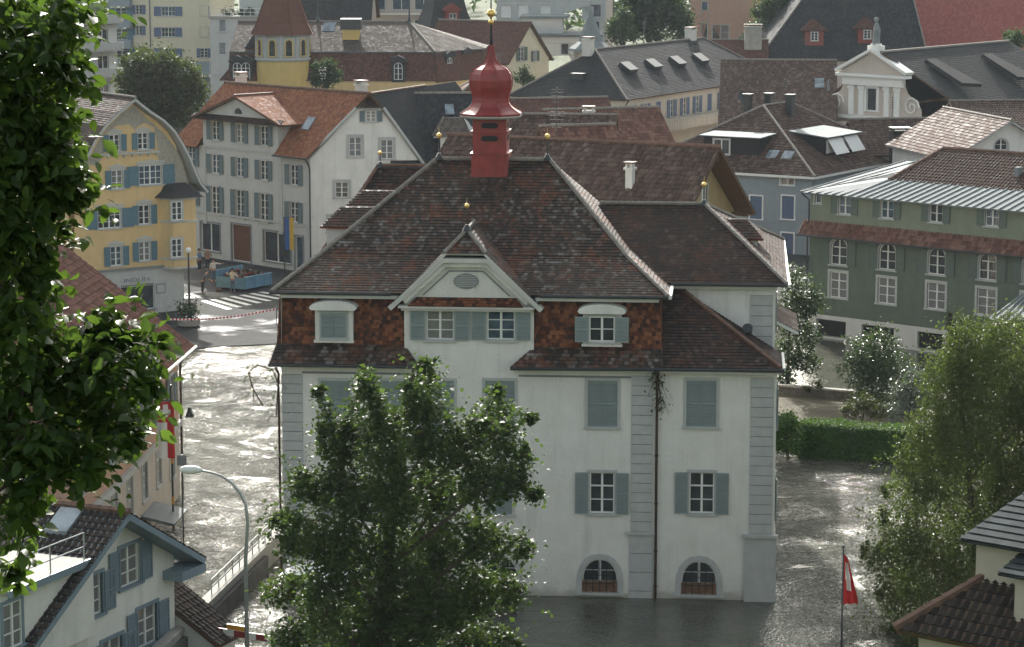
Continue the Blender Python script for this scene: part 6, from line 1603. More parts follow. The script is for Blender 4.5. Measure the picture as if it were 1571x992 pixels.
# AB: mansard pavilion
AQ = W(682, 52, 342); AB = Bld('pavilion_tower', 'pavilion tower with flared slate roof and red dormer at the top', 'tower', (AQ.x, AQ.y, 0), rad(20))
zt = AQ.z; mb = MB(); mb.box(-3.4, 3.4, -3.4, 3.4, -.5, zt - 1.0); mb.obj('wall', 'yellow', AB.root)
mb = MB(); mb.lathe([(6.6, zt - 1.0), (6.4, zt - .7), (4.2, zt + 1.0), (3.3, zt + 3), (2.4, zt + 6), (1.6, zt + 8)], 4, rot=PI / 4); mb.obj('roof', 't_slate', AB.root)
mb = MB(); mb.box(-.9, .9, -3.3, -1, zt + .6, zt + 3.2, 0); mb.extr([(-1.3, zt + 3.2), (1.3, zt + 3.2), (0, zt + 4.1)], -3.5, -1); mb.obj('dormer', ['woodred'], AB.root)
AB.side('d', 0, -3.32, 0); AB.win('d', 0, zt + 1.0, 1.0, 1.8, hole=False, sur=.12, sm='woodred'); AB.side('f', 0, -3.42, 0); AB.win('f', 1.8, zt - 3.4, .9, 1.6, hole=False, shut='open', shm='shutter_green', sur=.08)
# AA: beige block and dark roof at the very top
BB = Bld('apartment_building', 'beige-grey block with wide windows at the top edge right of the tower', 'building', place(552, 378), rad(-3))
BB.side('front', 0, 0, 0)
for px in (577, 616, 650): BB.wpx('front', px, 5, 2.6, 1.8, cols=2, rows=1, sur=.06, pane='glassblue'); BB.wpx('front', px, 40, 2.6, 1.8, cols=2, rows=1, sur=.06)
BB.wall('front', [(0, -.5), (14, -.5), (14, 24), (0, 24)], 'beige'); BB.side('left', 0, 12, -PI / 2); BB.wall('left', [(0, -.5), (12, -.5), (12, 24), (0, 24)], 'beige'); BB.build_walls()
mb = MB(); mb.box(0, 14, -.9, 0, BB.on('front', 600, 20)[1] - .2, BB.on('front', 600, 20)[1]); mb.obj('balcony', 'frame', BB.root); mb = MB(); mb.box(-.3, 14.3, -.3, 12.3, 24, 24.4); mb.obj('roof', 'zinc', BB.root)
DR = rh('house', 'steep dark slate roof with a pale chimney right behind the tower', 'house', (445, 32), (570, 32), 13.0, 14, 'gx', 21, 'beige', 't_slate', rz=rad(-2)); DR.finish(); chimney(DR, DR.W * .55, 3.0, 14, 20.5, 1.2, 1.0, 'concrete')
# house glimpsed behind leaves at far left
HL = rh('house', 'grey plaster house with dark roof glimpsed between the leaves at the left edge', 'house', (-20, 262), (98, 262), 6.5, 12, 'gx', 11.0, 'white2', 't_slate', rz=rad(10)); 
for u in (2, 5, 8): HL.win('front', u, 3.4, .9, 1.3, shut='open')
HL.finish()

# roof aerials
def aerial(b, x, y, z, h=2.2):
    mb = MB(); mb.tube((x, y, z), (x, y, z + h), .03, n=5)
    for k in range(5): mb.tube((x - .5 + k * .05, y, z + h - .15 - k * .22), (x + .5 - k * .05, y, z + h - .15 - k * .22), .014, n=4)
    mb.tube((x, y - .35, z + h - .3), (x, y + .35, z + h - .3), .014, n=4)
    return mb.obj('aerial', 'darkmetal', b.root)
aerial(K3, 4.0, 5.0, 13.6); aerial(K0, 9.0, 8.0, 12.0, 2.6); aerial(JH, 7.0, hw_, 15.1, 1.9); aerial(MH, 11.5, 8.3, 11.4, 2.4); aerial(LB, 20, 7.3, 12.7, 3.0); aerial(QH, 9, 9.4, 12.2, 2.6); aerial(GH, gRt.x - 5.5, ry, rz_ - .1, 2.0); aerial(S1, 4, 4.5, 9.8); aerial(CH, -9, cdx, 12.2, 1.8)
# ================================================================== vegetation
M['leaf_front'] = leaf_mat('leaves_foreground', (0.016, 0.042, 0.01), (0.05, 0.09, 0.016), 0.46, 0.4)
M['leaf_maple'] = leaf_mat('leaves_maple', (0.022, 0.046, 0.018), (0.075, 0.11, 0.035), 0.35, 0.55, (0.10, 0.10, 0.03), 0.03)
M['leaf_birch'] = leaf_mat('leaves_birch', (0.055, 0.075, 0.022), (0.12, 0.135, 0.045), 0.35, 0.5)
M['leaf_far'] = leaf_mat('leaves_far', (0.025, 0.045, 0.02), (0.06, 0.085, 0.035), 0.25, 0.6)
M['leaf_olive'] = leaf_mat('leaves_olive', (0.045, 0.055, 0.018), (0.10, 0.095, 0.03), 0.25, 0.6)
M['leaf_bush'] = leaf_mat('leaves_bush', (0.025, 0.05, 0.025), (0.07, 0.10, 0.05), 0.25, 0.3)
M['leaf_hedge'] = leaf_mat('leaves_hedge', (0.035, 0.09, 0.014), (0.07, 0.15, 0.025), 0.35, 0.5)
M['leaf_silver'] = leaf_mat('leaves_silver', (0.09, 0.12, 0.09), (0.2, 0.22, 0.18), 0.2, 0.3)
M['leaf_pale'] = leaf_mat('leaves_pale_haze', (0.05, 0.085, 0.035), (0.10, 0.14, 0.06), 0.3, 0.6)

def leaf_mesh(name, C_, size, mat, parent, up=0.4, droop=0.0, fold=0.25, aspect=0.6, jit=0.45, seed=1):
    """C_: (n,3) leaf positions; each leaf is a folded kite of four triangles' worth of faces (2 quads)"""
    rg = np.random.default_rng(seed); n = len(C_)
    d = rg.normal(size=(n, 3)); d[:, 2] = d[:, 2] * 0.6 - droop; d /= np.linalg.norm(d, axis=1)[:, None]
    nn = rg.normal(size=(n, 3)); nn[:, 2] = np.abs(nn[:, 2]) + up; nn -= d * (nn * d).sum(1)[:, None]; nn /= np.linalg.norm(nn, axis=1)[:, None] + 1e-9
    s = np.cross(d, nn); L = size * (1 + jit * rg.normal(size=n)).clip(0.45, 1.8); L = L[:, None]; w = L * aspect * 0.5
    p0 = C_; p1 = C_ + d * L * 0.45 + s * w + nn * L * fold * 0.4; p3 = C_ + d * L * 0.45 - s * w + nn * L * fold * 0.4; p2 = C_ + d * L - nn * L * 0.1
    V = np.stack([p0, p1, p2, p3], 1).reshape(-1, 3)
    me = bpy.data.meshes.new(name); me.vertices.add(4 * n); me.vertices.foreach_set('co', V.ravel().astype(np.float32))
    idx = (np.arange(n)[:, None] * 4 + np.array([0, 1, 2, 0, 2, 3])[None]).ravel().astype(np.int32)
    me.loops.add(6 * n); me.loops.foreach_set('vertex_index', idx)
    me.polygons.add(2 * n); me.polygons.foreach_set('loop_start', (np.arange(2 * n) * 3).astype(np.int32)); me.polygons.foreach_set('loop_total', np.full(2 * n, 3, np.int32))
    me.materials.append(M[mat]); me.update(calc_edges=True); me.validate()
    o = bpy.data.objects.new(name, me); COL.objects.link(o); o.parent = parent
    return o

def ovate_mesh(name, C_, size, mat, parent, seed=1, droop=.35):
    """large single leaves: pointed ovals, folded along the midrib and curling down at the tip"""
    rg = np.random.default_rng(seed); n = len(C_)
    d = rg.normal(size=(n, 3)); d[:, 2] = d[:, 2] * .6 - droop; d /= np.linalg.norm(d, axis=1)[:, None]
    nn = rg.normal(size=(n, 3)); nn[:, 2] = np.abs(nn[:, 2]) + .6; nn -= d * (nn * d).sum(1)[:, None]; nn /= np.linalg.norm(nn, axis=1)[:, None]
    s = np.cross(d, nn); L = (size * (1 + .3 * rg.normal(size=n)).clip(.5, 1.6))[:, None]
    prof = [(0, 0), (.12, .12), (.32, .25), (.55, .27), (.78, .17), (1, 0)]
    P = []
    for t, w in prof:
        mid = C_ + d * L * t - nn * L * .22 * t * t
        P.append(mid)
        if 0 < t < 1: P += [mid + s * L * w + nn * L * w * .35, mid - s * L * w + nn * L * w * .35]
    V = np.stack(P, 1); k = V.shape[1]; F = [(0, 2, 1), (0, 1, 3)]
    for q in range(3):
        a = 1 + q * 3; F += [(a, a + 1, a + 4), (a, a + 4, a + 3), (a, a + 3, a + 5), (a, a + 5, a + 2)]
    F += [(10, 11, 13), (10, 13, 12)]
    F = np.array(F); me = bpy.data.meshes.new(name); me.vertices.add(n * k); me.vertices.foreach_set('co', V.reshape(-1).astype(np.float32))
    idx = (np.arange(n)[:, None, None] * k + F[None]).ravel().astype(np.int32); m = len(idx) // 3
    me.loops.add(len(idx)); me.loops.foreach_set('vertex_index', idx); me.polygons.add(m); me.polygons.foreach_set('loop_start', (np.arange(m) * 3).astype(np.int32)); me.polygons.foreach_set('loop_total', np.full(m, 3, np.int32))
    me.materials.append(M[mat]); me.update(calc_edges=True); me.validate(); me.polygons.foreach_set('use_smooth', [True] * len(me.polygons))
    o = bpy.data.objects.new(name, me); COL.objects.link(o); o.parent = parent; return o

def tree(name, label, cat, base, lobes, n, size, mat, trunk_r=0.25, bark='bark', group=None, clump=0.16, per=40, droop=0.0, up=0.4, trunk_top=None, seed=3, stretch=1.0, sub=3, limbs=True, aspect=0.6, stem='trunk', crown='crown', big=False):
    """lobes = [(x, y, z, r)] world; limbs run from the trunk into every lobe; leaves sit in twig clumps inside lobes"""
    rg = np.random.default_rng(seed); B = Vector(base)
    root = tag(empty(name, B), label, cat, group)
    lob = [(Vector(l[:3]) - B, l[3]) for l in lobes]
    top = max(l[0].z + l[1] * .4 for l in lob); cxy = sum((l[0] for l in lob), Vector()) / len(lob)
    tt = Vector((cxy.x, cxy.y, top)) if trunk_top is None else Vector(trunk_top) - B
    if limbs:
        mb = MB(); pts = []; K = 8
        for i in range(K + 1):
            t = i / K; pts.append(Vector((tt.x * t ** 1.5 + .12 * math.sin(3 * t + seed), tt.y * t ** 1.5 + .1 * math.sin(4 * t), tt.z * t)))
        mb.path(pts, [trunk_r * (1 - .88 * i / K) for i in range(K + 1)], 8)
        tw = []
        rmax = max(l[1] for l in lob)
        for c, r in lob:
            if r < rmax * .45:
                big_ = [l[0] for l in lob if l[1] >= rmax * .45]; s0 = min(big_, key=lambda q: (q - c).length); m_ = s0.lerp(c, .5) + Vector((0, 0, .06)); mb.path([s0, m_, c], [trunk_r * .09, trunk_r * .06, trunk_r * .02], 5); continue
            hd = math.hypot(c.x - tt.x * .5, c.y - tt.y * .5); t = min(.92, max(.15, (c.z - r * .8 - hd * .75) / max(tt.z, .1))); k = int(t * K); s0 = pts[k].lerp(pts[min(k + 1, K)], t * K - k)
            r0 = trunk_r * (1 - .88 * t) * .55; m_ = s0.lerp(c, .5) + Vector((0, 0, -.1 * r))
            mb.path([s0, m_, c], [r0, r0 * .6, r0 * .25], 6); tw.append((m_, c, r, r0))
            for q in range(sub):
                v = Vector(rg.normal(size=3)); v.normalize(); e = c + v * r * .75; mb.path([s0.lerp(c, .75), c.lerp(e, .5) + Vector((0, 0, .05)), e], [r0 * .35, r0 * .2, r0 * .08], 4)
        mb.obj(stem, bark, root)
    vol = np.array([r ** 2 for c, r in lob]); cnt = (n * vol / vol.sum()).astype(int); cnt = np.maximum(cnt, min(n // (3 * len(lob)), 260))
    P_ = []
    for (c, r), k in zip(lob, cnt):
        m = max(3, k // per); v = rg.normal(size=(m, 3)); v /= np.linalg.norm(v, axis=1)[:, None]
        rr = r * (rg.uniform(.25, 1.0, size=m) ** .55); cc = np.array(c) + v * rr[:, None] * np.array([1, 1, stretch])
        w = rg.integers(0, m, size=k); sg = clump * r * rg.uniform(.6, 1.5, size=m)
        off_ = rg.normal(size=(k, 3)) * sg[w][:, None]
        if droop: off_[:, 2] = off_[:, 2] * 2.2 - np.abs(off_[:, 2]) * .8; off_[:, :2] *= .55
        P_.append(cc[w] + off_)

        if limbs:
            bl_ = [l[0] for l in lob if l[1] >= max(q[1] for q in lob) * .45]; sm = r < max(q[1] for q in lob) * .45
            s1 = np.array(min(bl_, key=lambda q: (q - c).length)) if sm else np.array(cxy + (c - cxy) * .35); ke = k if sm else k // 5; tt_ = rg.uniform(.35, 1.0, ke)[:, None]; ln = s1 + (np.array(c) - s1) * tt_; gi = rg.integers(0, max(2, ke // 8), ke); gc = rg.normal(size=(max(2, ke // 8), 3)) * r * (.9 if sm else .35)
            P_.append(ln + gc[gi] + rg.normal(size=(ke, 3)) * r * (.35 if sm else .12))
    if big: ovate_mesh(crown, np.concatenate(P_), size, mat, root, seed)
    else: leaf_mesh(crown, np.concatenate(P_), size, mat, root, up, droop, aspect=aspect, seed=seed)
    return root
def lobes_at(Y, L, jit=0.8, seed=5):
    """[(px, py, rpx)] in the photo at distance Y -> world lobes, spread in depth"""
    rg = random.Random(seed); out = []
    for q in L:
        px, py, rp = q[:3]; y = Y + (q[3] if len(q) > 3 else rg.uniform(-1, 1) * jit); p = W(px, py, y); out.append((p.x, p.y, p.z, rp / FPX * y))
    return out

# maple in front of the town hall
mY = 78.0; mb0 = W(585, 1300, mY)
ml = [(560, 590, 22), (577, 630, 30), (645, 575, 22), (640, 620, 32), (505, 640, 24), (520, 690, 42), (590, 690, 50), (660, 680, 48), (725, 640, 30), (770, 625, 20), (715, 690, 40), (770, 680, 30), (805, 695, 16),
      (470, 745, 34), (530, 760, 52), (605, 770, 60), (680, 760, 55), (740, 750, 40), (790, 730, 26), (455, 820, 36), (510, 840, 55), (590, 860, 62), (670, 850, 60), (740, 830, 45), (795, 838, 24), (430, 800, 22),
      (440, 905, 40), (500, 930, 58), (580, 950, 66), (660, 940, 62), (735, 910, 48), (785, 905, 26), (455, 990, 48), (540, 1030, 70), (640, 1030, 70), (720, 990, 50), (775, 985, 26), (500, 1090, 70), (620, 1110, 80), (715, 1080, 55), (812, 640, 10), (822, 755, 12), (490, 600, 8), (560, 570, 10), (655, 560, 12), (765, 600, 10)]
tree('maple_tree', 'bushy green maple tree standing in front of the white town hall', 'tree', (mb0.x, mY, 3.0), lobes_at(mY, [(a_, b_, c_ * .88) for a_, b_, c_ in ml if (a_, b_) not in ((505, 640), (725, 640), (577, 630))] + [(572, 612, 13), (563, 580, 7), (648, 562, 8), (632, 595, 12), (500, 655, 14), (735, 650, 18), (600, 645, 22), (540, 660, 22)], 1.6, 8), 50000, 0.135, 'leaf_maple', .32, clump=.2, per=26, seed=4, sub=4, aspect=.8)
# birch at the right
bY = 99.0; bb0 = W(1500, 1150, bY)
bl = [(1500, 540, 45), (1550, 535, 50), (1455, 590, 45), (1520, 610, 65), (1590, 600, 60), (1430, 650, 40), (1480, 680, 60), (1560, 690, 70), (1400, 700, 30), (1430, 740, 45), (1500, 770, 65), (1580, 780, 70), (1390, 780, 26), (1380, 840, 34), (1430, 850, 48), (1500, 860, 60), (1345, 850, 18), (1390, 910, 40), (1450, 930, 50), (1520, 930, 60), (1365, 960, 26), (1420, 985, 45), (1325, 840, 10), (1352, 790, 12), (1350, 900, 14), (1640, 700, 80), (1640, 560, 60), (1475, 510, 22), (1500, 1040, 60), (1360, 750, 10), (1465, 560, 30)]
tree('birch_tree', 'tall drooping yellow-green birch at the right edge over the water', 'tree', (bb0.x, bY, -1.0), lobes_at(bY, bl, 1.6, 3), 95000, 0.11, 'leaf_birch', .2, 'bark', clump=.2, per=34, droop=.8, seed=9, stretch=1.1)

# foreground tree with large leaves, left edge: two depths of branches
fY = 15.0
fl = [(-60, 60, 120), (60, 40, 90), (20, 130, 100), (95, 110, 45), (100, 20, 50), (40, 210, 85), (90, 190, 32), (20, 290, 60), (-10, 360, 50), (60, 250, 45),
      (40, 345, 45), (95, 330, 30), (130, 290, 26), (110, 265, 24), (20, 430, 60), (70, 385, 30), (15, 520, 75), (80, 560, 70), (150, 540, 55), (190, 570, 50), (215, 520, 28), (60, 470, 30), (170, 500, 30), (225, 590, 24),
      (40, 640, 80), (120, 640, 70), (180, 640, 48), (80, 710, 60), (145, 700, 36), (20, 730, 70), (205, 660, 20), (-20, 850, 40), (20, 880, 16), (-60, 600, 100), (-60, 300, 100), (30, 790, 20)]
fo = lobes_at(fY, fl, .35, 6)
FT = tree('walnut_tree', 'foreground tree with large glossy green leaves hanging in at the left edge', 'tree', (-4.6, 15.4, 15.0), fo, 7000, 0.088, 'leaf_front', .16, clump=.2, per=11, seed=12, trunk_top=(-3.3, 15.2, 29.5), sub=4, big=True)

# garden trees and shrubs at the right
def bush(name, label, cat, px, py, Y, L, n, size, mat, seed, group=None, **k):
    b_ = W(px, py, Y); return tree(name, label, cat, (b_.x, Y, max(-.3, min(b_.z, .05))), lobes_at(Y, L, .6, seed), n, size, mat, .09, clump=.2, per=22, seed=seed, group=group, **k)
bush('tree', 'slender loose-leaved tree between town hall and green house', 'tree', 1205, 600, 152, [(1215, 425, 22), (1235, 450, 26), (1205, 470, 25), (1225, 500, 30), (1250, 470, 18), (1210, 545, 28), (1235, 555, 22), (1200, 590, 20), (1245, 520, 16)], 7000, .17, 'leaf_bush', 21, trunk_top=None)
bush('shrub', 'round dark bush with glinting leaves in front of the green house', 'shrub', 1340, 635, 146, [(1320, 535, 26), (1350, 530, 28), (1340, 565, 36), (1375, 560, 26), (1310, 570, 26), (1350, 600, 34), (1385, 590, 20), (1315, 605, 18)], 8000, .15, 'leaf_bush', 22)
bush('shrub', 'silvery shrub at the hedge end beside the birch', 'shrub', 1400, 640, 139, [(1380, 600, 18), (1400, 585, 20), (1405, 620, 22), (1375, 630, 18), (1425, 605, 16)], 3500, .14, 'leaf_silver', 23)
bush('shrub', 'small pale bush behind the middle of the hedge', 'shrub', 1325, 640, 139, [(1310, 625, 14), (1330, 618, 16), (1345, 630, 14), (1295, 630, 10)], 1800, .12, 'leaf_olive', 24)
bush('cypress', 'small pointed dark cypress before the green house plinth', 'tree', 1457, 560, 160, [(1458, 485, 5, 0), (1458, 500, 8, 0), (1458, 520, 11, 0), (1456, 545, 14, 0), (1455, 570, 16, 0), (1455, 595, 16, 0)], 3500, .1, 'leaf_olive', 25, stretch=1.2)
bush('shrub', 'light green shrub right of the cypress by the metal porch roof', 'shrub', 1530, 545, 150, [(1500, 520, 20), (1530, 505, 18), (1555, 500, 20), (1550, 530, 26), (1510, 550, 24)], 3500, .14, 'leaf_olive', 26)
bush('shrub', 'little round bush at the waterline right of the flooded garden wall', 'shrub', 1250, 592, 149, [(1240, 594, 7), (1255, 592, 8)], 500, .1, 'leaf_olive', 27, limbs=False)
# hedge
hd = tag(empty('hedge', G(1300, 705, 0), 0), 'clipped dark green box hedge standing in flood water at the right', 'hedge')
h0, h1 = G(1225, 702, 0), G(1420, 713, 0); hv = (h1 - h0); HL_ = hv.length + 3; hv.normalize(); hn = Vector((-hv.y, hv.x, 0))
rg = np.random.default_rng(31); n = 26000
u = rg.uniform(0, HL_, n); face = rg.choice(4, n, p=[.5, .3, .1, .1]); w_ = rg.uniform(0, 1.6, n); z_ = rg.uniform(-.1, 1.75, n)
w_[face == 0] = rg.normal(0, .05, (face == 0).sum()); z_[face == 1] = 1.75 + rg.normal(0, .04, (face == 1).sum()); w_[face == 2] = 1.6 + rg.normal(0, .05, (face == 2).sum()); u[face == 3] = rg.choice([0, HL_], (face == 3).sum()) + rg.normal(0, .05, (face == 3).sum())
w_ += .06 * np.sin(u * 1.7) + .04 * np.sin(u * 4.1); z_ += (.05 * np.sin(u * 1.1)) * (z_ > 1.3)
C_ = np.stack([h0.x + hv.x * u + hn.x * w_, h0.y + hv.y * u + hn.y * w_, z_], 1) - np.array(hd.location)
leaf_mesh('foliage', C_, .1, 'leaf_hedge', hd, up=.6, seed=32)
mb = MB(); hp0 = h0 - hd.location
T_ = Matrix.Translation(hp0) @ Matrix.Rotation(math.atan2(hv.y, hv.x), 4, 'Z'); mb.box(.05, HL_ - .05, .08, 1.52, -.3, 1.68, 0, T_); mb.obj('inner_branches', 'leaf_hedge', hd)
bush('shrub', 'bright rounded laurel bush between town hall wall and hedge', 'shrub', 1205, 703, 131.5, [(1200, 650, 16), (1215, 655, 18), (1200, 680, 18), (1220, 682, 16), (1190, 665, 14), (1208, 640, 10)], 5000, .12, 'leaf_hedge', 33)
# trees in the town
def ftree(label, px, py, Y, L, n, size, mat, seed, group=None, name='tree'):
    b_ = G(px, py, 0); P0 = W(px, py, Y); return tree(name, label, 'tree', (P0.x, Y, 0.0), lobes_at(Y, L, 2.0, seed), n, size, mat, .4, clump=.2, per=20, seed=seed, group=group)
ftree('large dark chestnut tree behind the yellow house gable', 245, 150, 262, [(205, 110, 26), (240, 105, 30), (275, 115, 28), (215, 140, 32), (250, 145, 36), (285, 150, 30), (195, 128, 20), (300, 130, 18), (240, 175, 34), (275, 175, 24), (225, 90, 14), (262, 92, 12)], 14000, .36, 'leaf_olive', 41)
ftree('small dark tree at the foot of the round tower', 498, 130, 284, [(490, 105, 12), (505, 102, 13), (498, 118, 15), (515, 115, 10), (484, 122, 10)], 3500, .26, 'leaf_far', 42)
ftree('hazy dark tree at the top right of the centre', 985, 60, 352, [(960, 40, 20), (985, 20, 26), (1015, 15, 28), (1040, 30, 22), (1000, 45, 24), (1030, 5, 22), (975, 0, 20), (1050, 50, 12), (1000, -20, 26)], 11000, .42, 'leaf_far', 43)
ftree('light green tree beside the pale apartment block', 950, 60, 346, [(945, 40, 14), (958, 25, 12), (950, 55, 14), (968, 50, 12)], 3000, .36, 'leaf_pale', 44)
ftree('tall pale hazy willow-like tree before the salmon block', 1190, 90, 352, [(1160, 55, 20), (1185, 30, 24), (1210, 20, 24), (1200, 55, 28), (1175, 75, 20), (1225, 45, 16), (1190, 0, 22), (1165, 15, 14), (1220, -10, 22)], 13000, .36, 'leaf_pale', 45)
ftree('small light tree at the right edge behind the church nave', 1556, 80, 300, [(1548, 55, 10), (1562, 58, 12), (1555, 68, 12)], 1800, .26, 'leaf_pale', 46)
ftree('dark tree crown behind the small red-roofed house', 800, 125, 316, [(805, 110, 9), (800, 120, 10), (812, 122, 9)], 1200, .24, 'leaf_far', 47)
# terrace plants
for i, (px, label) in enumerate(((352, 'leafy pot plant on the left of the roof terrace'), (371, 'round clipped bush on the middle of the roof terrace'), (384, 'round clipped bush on the right of the roof terrace'))):
    p = W(px, 20, 343); tree('shrub', label, 'shrub', (p.x, 343, p.z - .5), [(p.x, 343, p.z, .9 if i == 0 else .6)], 700, .16, 'leaf_far', .05, limbs=False, seed=50 + i, group='plants on the roof terrace')
# woods and hill behind the town, reads as one mass
n = 60000; rg = np.random.default_rng(61)
cx_ = rg.uniform(-260, 260, 420); cy_ = rg.uniform(440, 900, 420); hh = rg.uniform(4, 10, 420)
w = rg.integers(0, 420, n); v = rg.normal(size=(n, 3)); v /= np.linalg.norm(v, axis=1)[:, None]; v[:, 2] = np.abs(v[:, 2])
C_ = np.stack([cx_[w], cy_[w], (cy_[w] - 420) * .03 + hh[w] * .2], 1) + v * (hh[w] * rg.uniform(.7, 1.05, n))[:, None] * np.array([.85, .85, 1.4])
wo = leaf_mesh('distant_woods', C_, 1.5, 'leaf_far', None, seed=62); tag(wo, 'hazy wood on the rising ground far behind the town', 'woods', kind='stuff')
# ================================================================== small things
# street lamp, left foreground
lp = G(380, 1056, 0.0); lY = lp.y
SL = tag(empty('street_lamp', (lp.x, lY, 0)), 'tall grey street lamp with long curved arm over the quay', 'street lamp')
def lpt(px, py): q = W(px, py, lY); return (q.x - lp.x, 0, q.z)
mb = MB(); pts = [(0, 0, -2), (0, 0, lpt(380, 860)[2])] + [lpt(a, b) for a, b in ((380, 800), (377, 775), (369, 757), (356, 741), (340, 730), (322, 724), (305, 721))]
mb.path(pts, [.085, .07, .06, .055, .05, .045, .042, .04, .04], 10); mb.obj('pole', 'galv', SL, True)
h0_ = Vector(lpt(311, 721)); mb = MB(); d_ = (Vector(lpt(276, 720)) - h0_)
mb.path([h0_, h0_ + d_ * .15, h0_ + d_ * .4, h0_ + d_ * .75, h0_ + d_ * .95, h0_ + d_], [.05, .11, .16, .15, .1, .03], 10); mb.obj('lamp_head', 'frame', SL, True)
# quay wall with railing
q0, q1 = G(300, 928, 1.2), G(432, 800, 1.2); qv = (q1 - q0); QL = qv.length; rzq = math.atan2(qv.y, qv.x)
QW = tag(empty('quay_wall', (q0.x, q0.y, 0), rzq), 'stone quay wall with pale parapet running from the lamp to the town hall', 'wall')
mb = MB(); mb.box(-7, QL, -.3, .05, -1.6, 1.0); mb.obj('masonry', 'concrete', QW)
mb = MB(); mb.box(-7, QL, -.36, .1, 1.0, 1.14); mb.obj('coping', 'concrete', QW)
M['masonry'] = paint('masonry_dark', (0.10, 0.095, 0.085), .9, .35, 2.5, .03)
mb = MB(); mb.box(-7, QL - 4.5, -.5, -.301, -1.6, .78); mb.obj('buttress_course', 'masonry', QW)
mb = MB()
for k in range(12): mb.tube((QL - .2 - k * 1.1, -.12, 1.1), (QL - .2 - k * 1.1, -.12, 1.75), .025, n=5)
for z in (1.45, 1.75): mb.tube((QL, -.12, z), (QL - 12.4, -.12, z), .025, n=5)
mb.obj('railing', 'galv', QW)
# quay street strip, under a skin of water; orange barrier by the lamp
bp = G(378, 992, .3)
BR = tag(empty('barrier', (bp.x, bp.y - .4, 0), rad(-28)), 'red, white and yellow road barrier at the foot of the lamp', 'barrier')
mb = MB()
for k in range(6): mb.box(-1.5 + k * .5, -1.0 + k * .5, -.02, .02, .75, 1.0, k % 2)
mb.obj('board', ['redpaint', 'frame'], BR)
M['amber'] = paint('amber_plastic', (0.6, 0.28, 0.03), .4, .1)
for x in (-1.2, 1.2): mb = MB(); mb.box(x - .04, x + .04, -.04, .04, -1.5, .75); mb.box(x - .3, x + .3, -.04, .04, -1.5, -1.42); mb.obj('leg', 'galv', BR)
mb = MB(); mb.box(-.8, .1, -.06, .06, 1.02, 1.22); mb.obj('warning_light', 'amber', BR)
# white parasol beside the maple
pp = G(480, 960, 0)
PA = tag(empty('parasol', (W(485, 868, 100).x, 100, 0)), 'large white parasol at the foot of the town hall behind the maple leaves', 'parasol')
zp = W(485, 880, 100).z; mb = MB(); N_ = 8; R_ = 1.5
V = [(0, 0, zp + .6)] + [(R_ * math.cos(2 * PI * k / N_ + .2), R_ * math.sin(2 * PI * k / N_ + .2), zp) for k in range(N_)] + [(R_ * math.cos(2 * PI * k / N_ + .2), R_ * math.sin(2 * PI * k / N_ + .2), zp - .2) for k in range(N_)] + [(0, 0, zp + .57)]
mb.add(V, [(0, 1 + k, 1 + (k + 1) % N_) for k in range(N_)] + [(1 + k, 9 + k, 9 + (k + 1) % N_, 1 + (k + 1) % N_) for k in range(N_)] + [(17, 9 + (k + 1) % N_, 9 + k) for k in range(N_)]); M['canvas'] = paint('white_canvas', (.8, .8, .78), .8, .03); mb.obj('canopy', 'canvas', PA)
mb = MB(); mb.tube((0, 0, -1.5), (0, 0, zp + .7), .03, n=8)
for k in range(N_): mb.tube((0, 0, zp + .05), (R_ * .95 * math.cos(2 * PI * k / N_ + .2), R_ * .95 * math.sin(2 * PI * k / N_ + .2), zp - .02), .012, n=4)
mb.obj('pole', 'frame', PA)
# flagpole right with hanging red and white flag
def drape(name, W_, H_, mats, parent, colour, nx=14, nz=22, amp=.16, seed=1, waves=3.2, taper=None):
    """hanging cloth in local x (out from pole) and z (down); colour(u, v) -> material index"""
    mb = MB(); V = []
    for j in range(nz + 1):
        for i in range(nx + 1):
            u, v = i / nx, j / nz; tp = 1 if taper is None else taper(v)
            V.append((u * W_ * tp, amp * math.sin(waves * PI * u + 1.3 * v + seed) * (.35 + .65 * u), -v * H_ - (u * .35 * (1 - tp))))
    fs, ms = [], []
    for j in range(nz):
        for i in range(nx): mb.add([V[j * (nx + 1) + i], V[j * (nx + 1) + i + 1], V[(j + 1) * (nx + 1) + i + 1], V[(j + 1) * (nx + 1) + i]], [(0, 1, 2, 3)], colour((i + .5) / nx, (j + .5) / nz))
    o = mb.obj(name, mats, parent)
    bm = bmesh.new(); bm.from_mesh(o.data); bmesh.ops.remove_doubles(bm, verts=bm.verts, dist=1e-4); bm.to_mesh(o.data); bm.free()
    o.data.polygons.foreach_set('use_smooth', [True] * len(o.data.polygons))
    return o
M['flagred'] = paint('flag_red', (.55, .03, .03), .7, .05); M['flagwhite'] = paint('flag_white', (.75, .75, .73), .8, .03)
M['flagblue'] = paint('flag_blue', (.04, .10, .30), .7, .05); M['flagyellow'] = paint('flag_yellow', (.50, .34, .06), .7, .05)
fp_ = W(1291, 992, 92.0); FP = tag(empty('flagpole', (fp_.x, 92, 0)), 'slim dark flagpole with drooping red and white flag over the water', 'flagpole')
zt = W(1291, 838, 92).z; mb = MB(); mb.tube((0, 0, -2), (0, 0, zt), .05, .03, 8); mb.ball((0, 0, zt), .06); mb.obj('pole', 'darkmetal', FP, True)
def cross_(u, v): return 1 if (abs(u - .5) < .11 and abs(v - .42) < .3) or (abs(v - .42) < .09 and abs(u - .5) < .32) else 0
fl_ = drape('flag', .55, 1.9, ['flagred', 'flagwhite'], FP, cross_, amp=.12, taper=lambda v: .35 + .65 * min(1, v * 1.1), seed=2, waves=4.2); fl_.location = (0, 0, zt - .25); fl_.rotation_euler = (0, 0, rad(8))
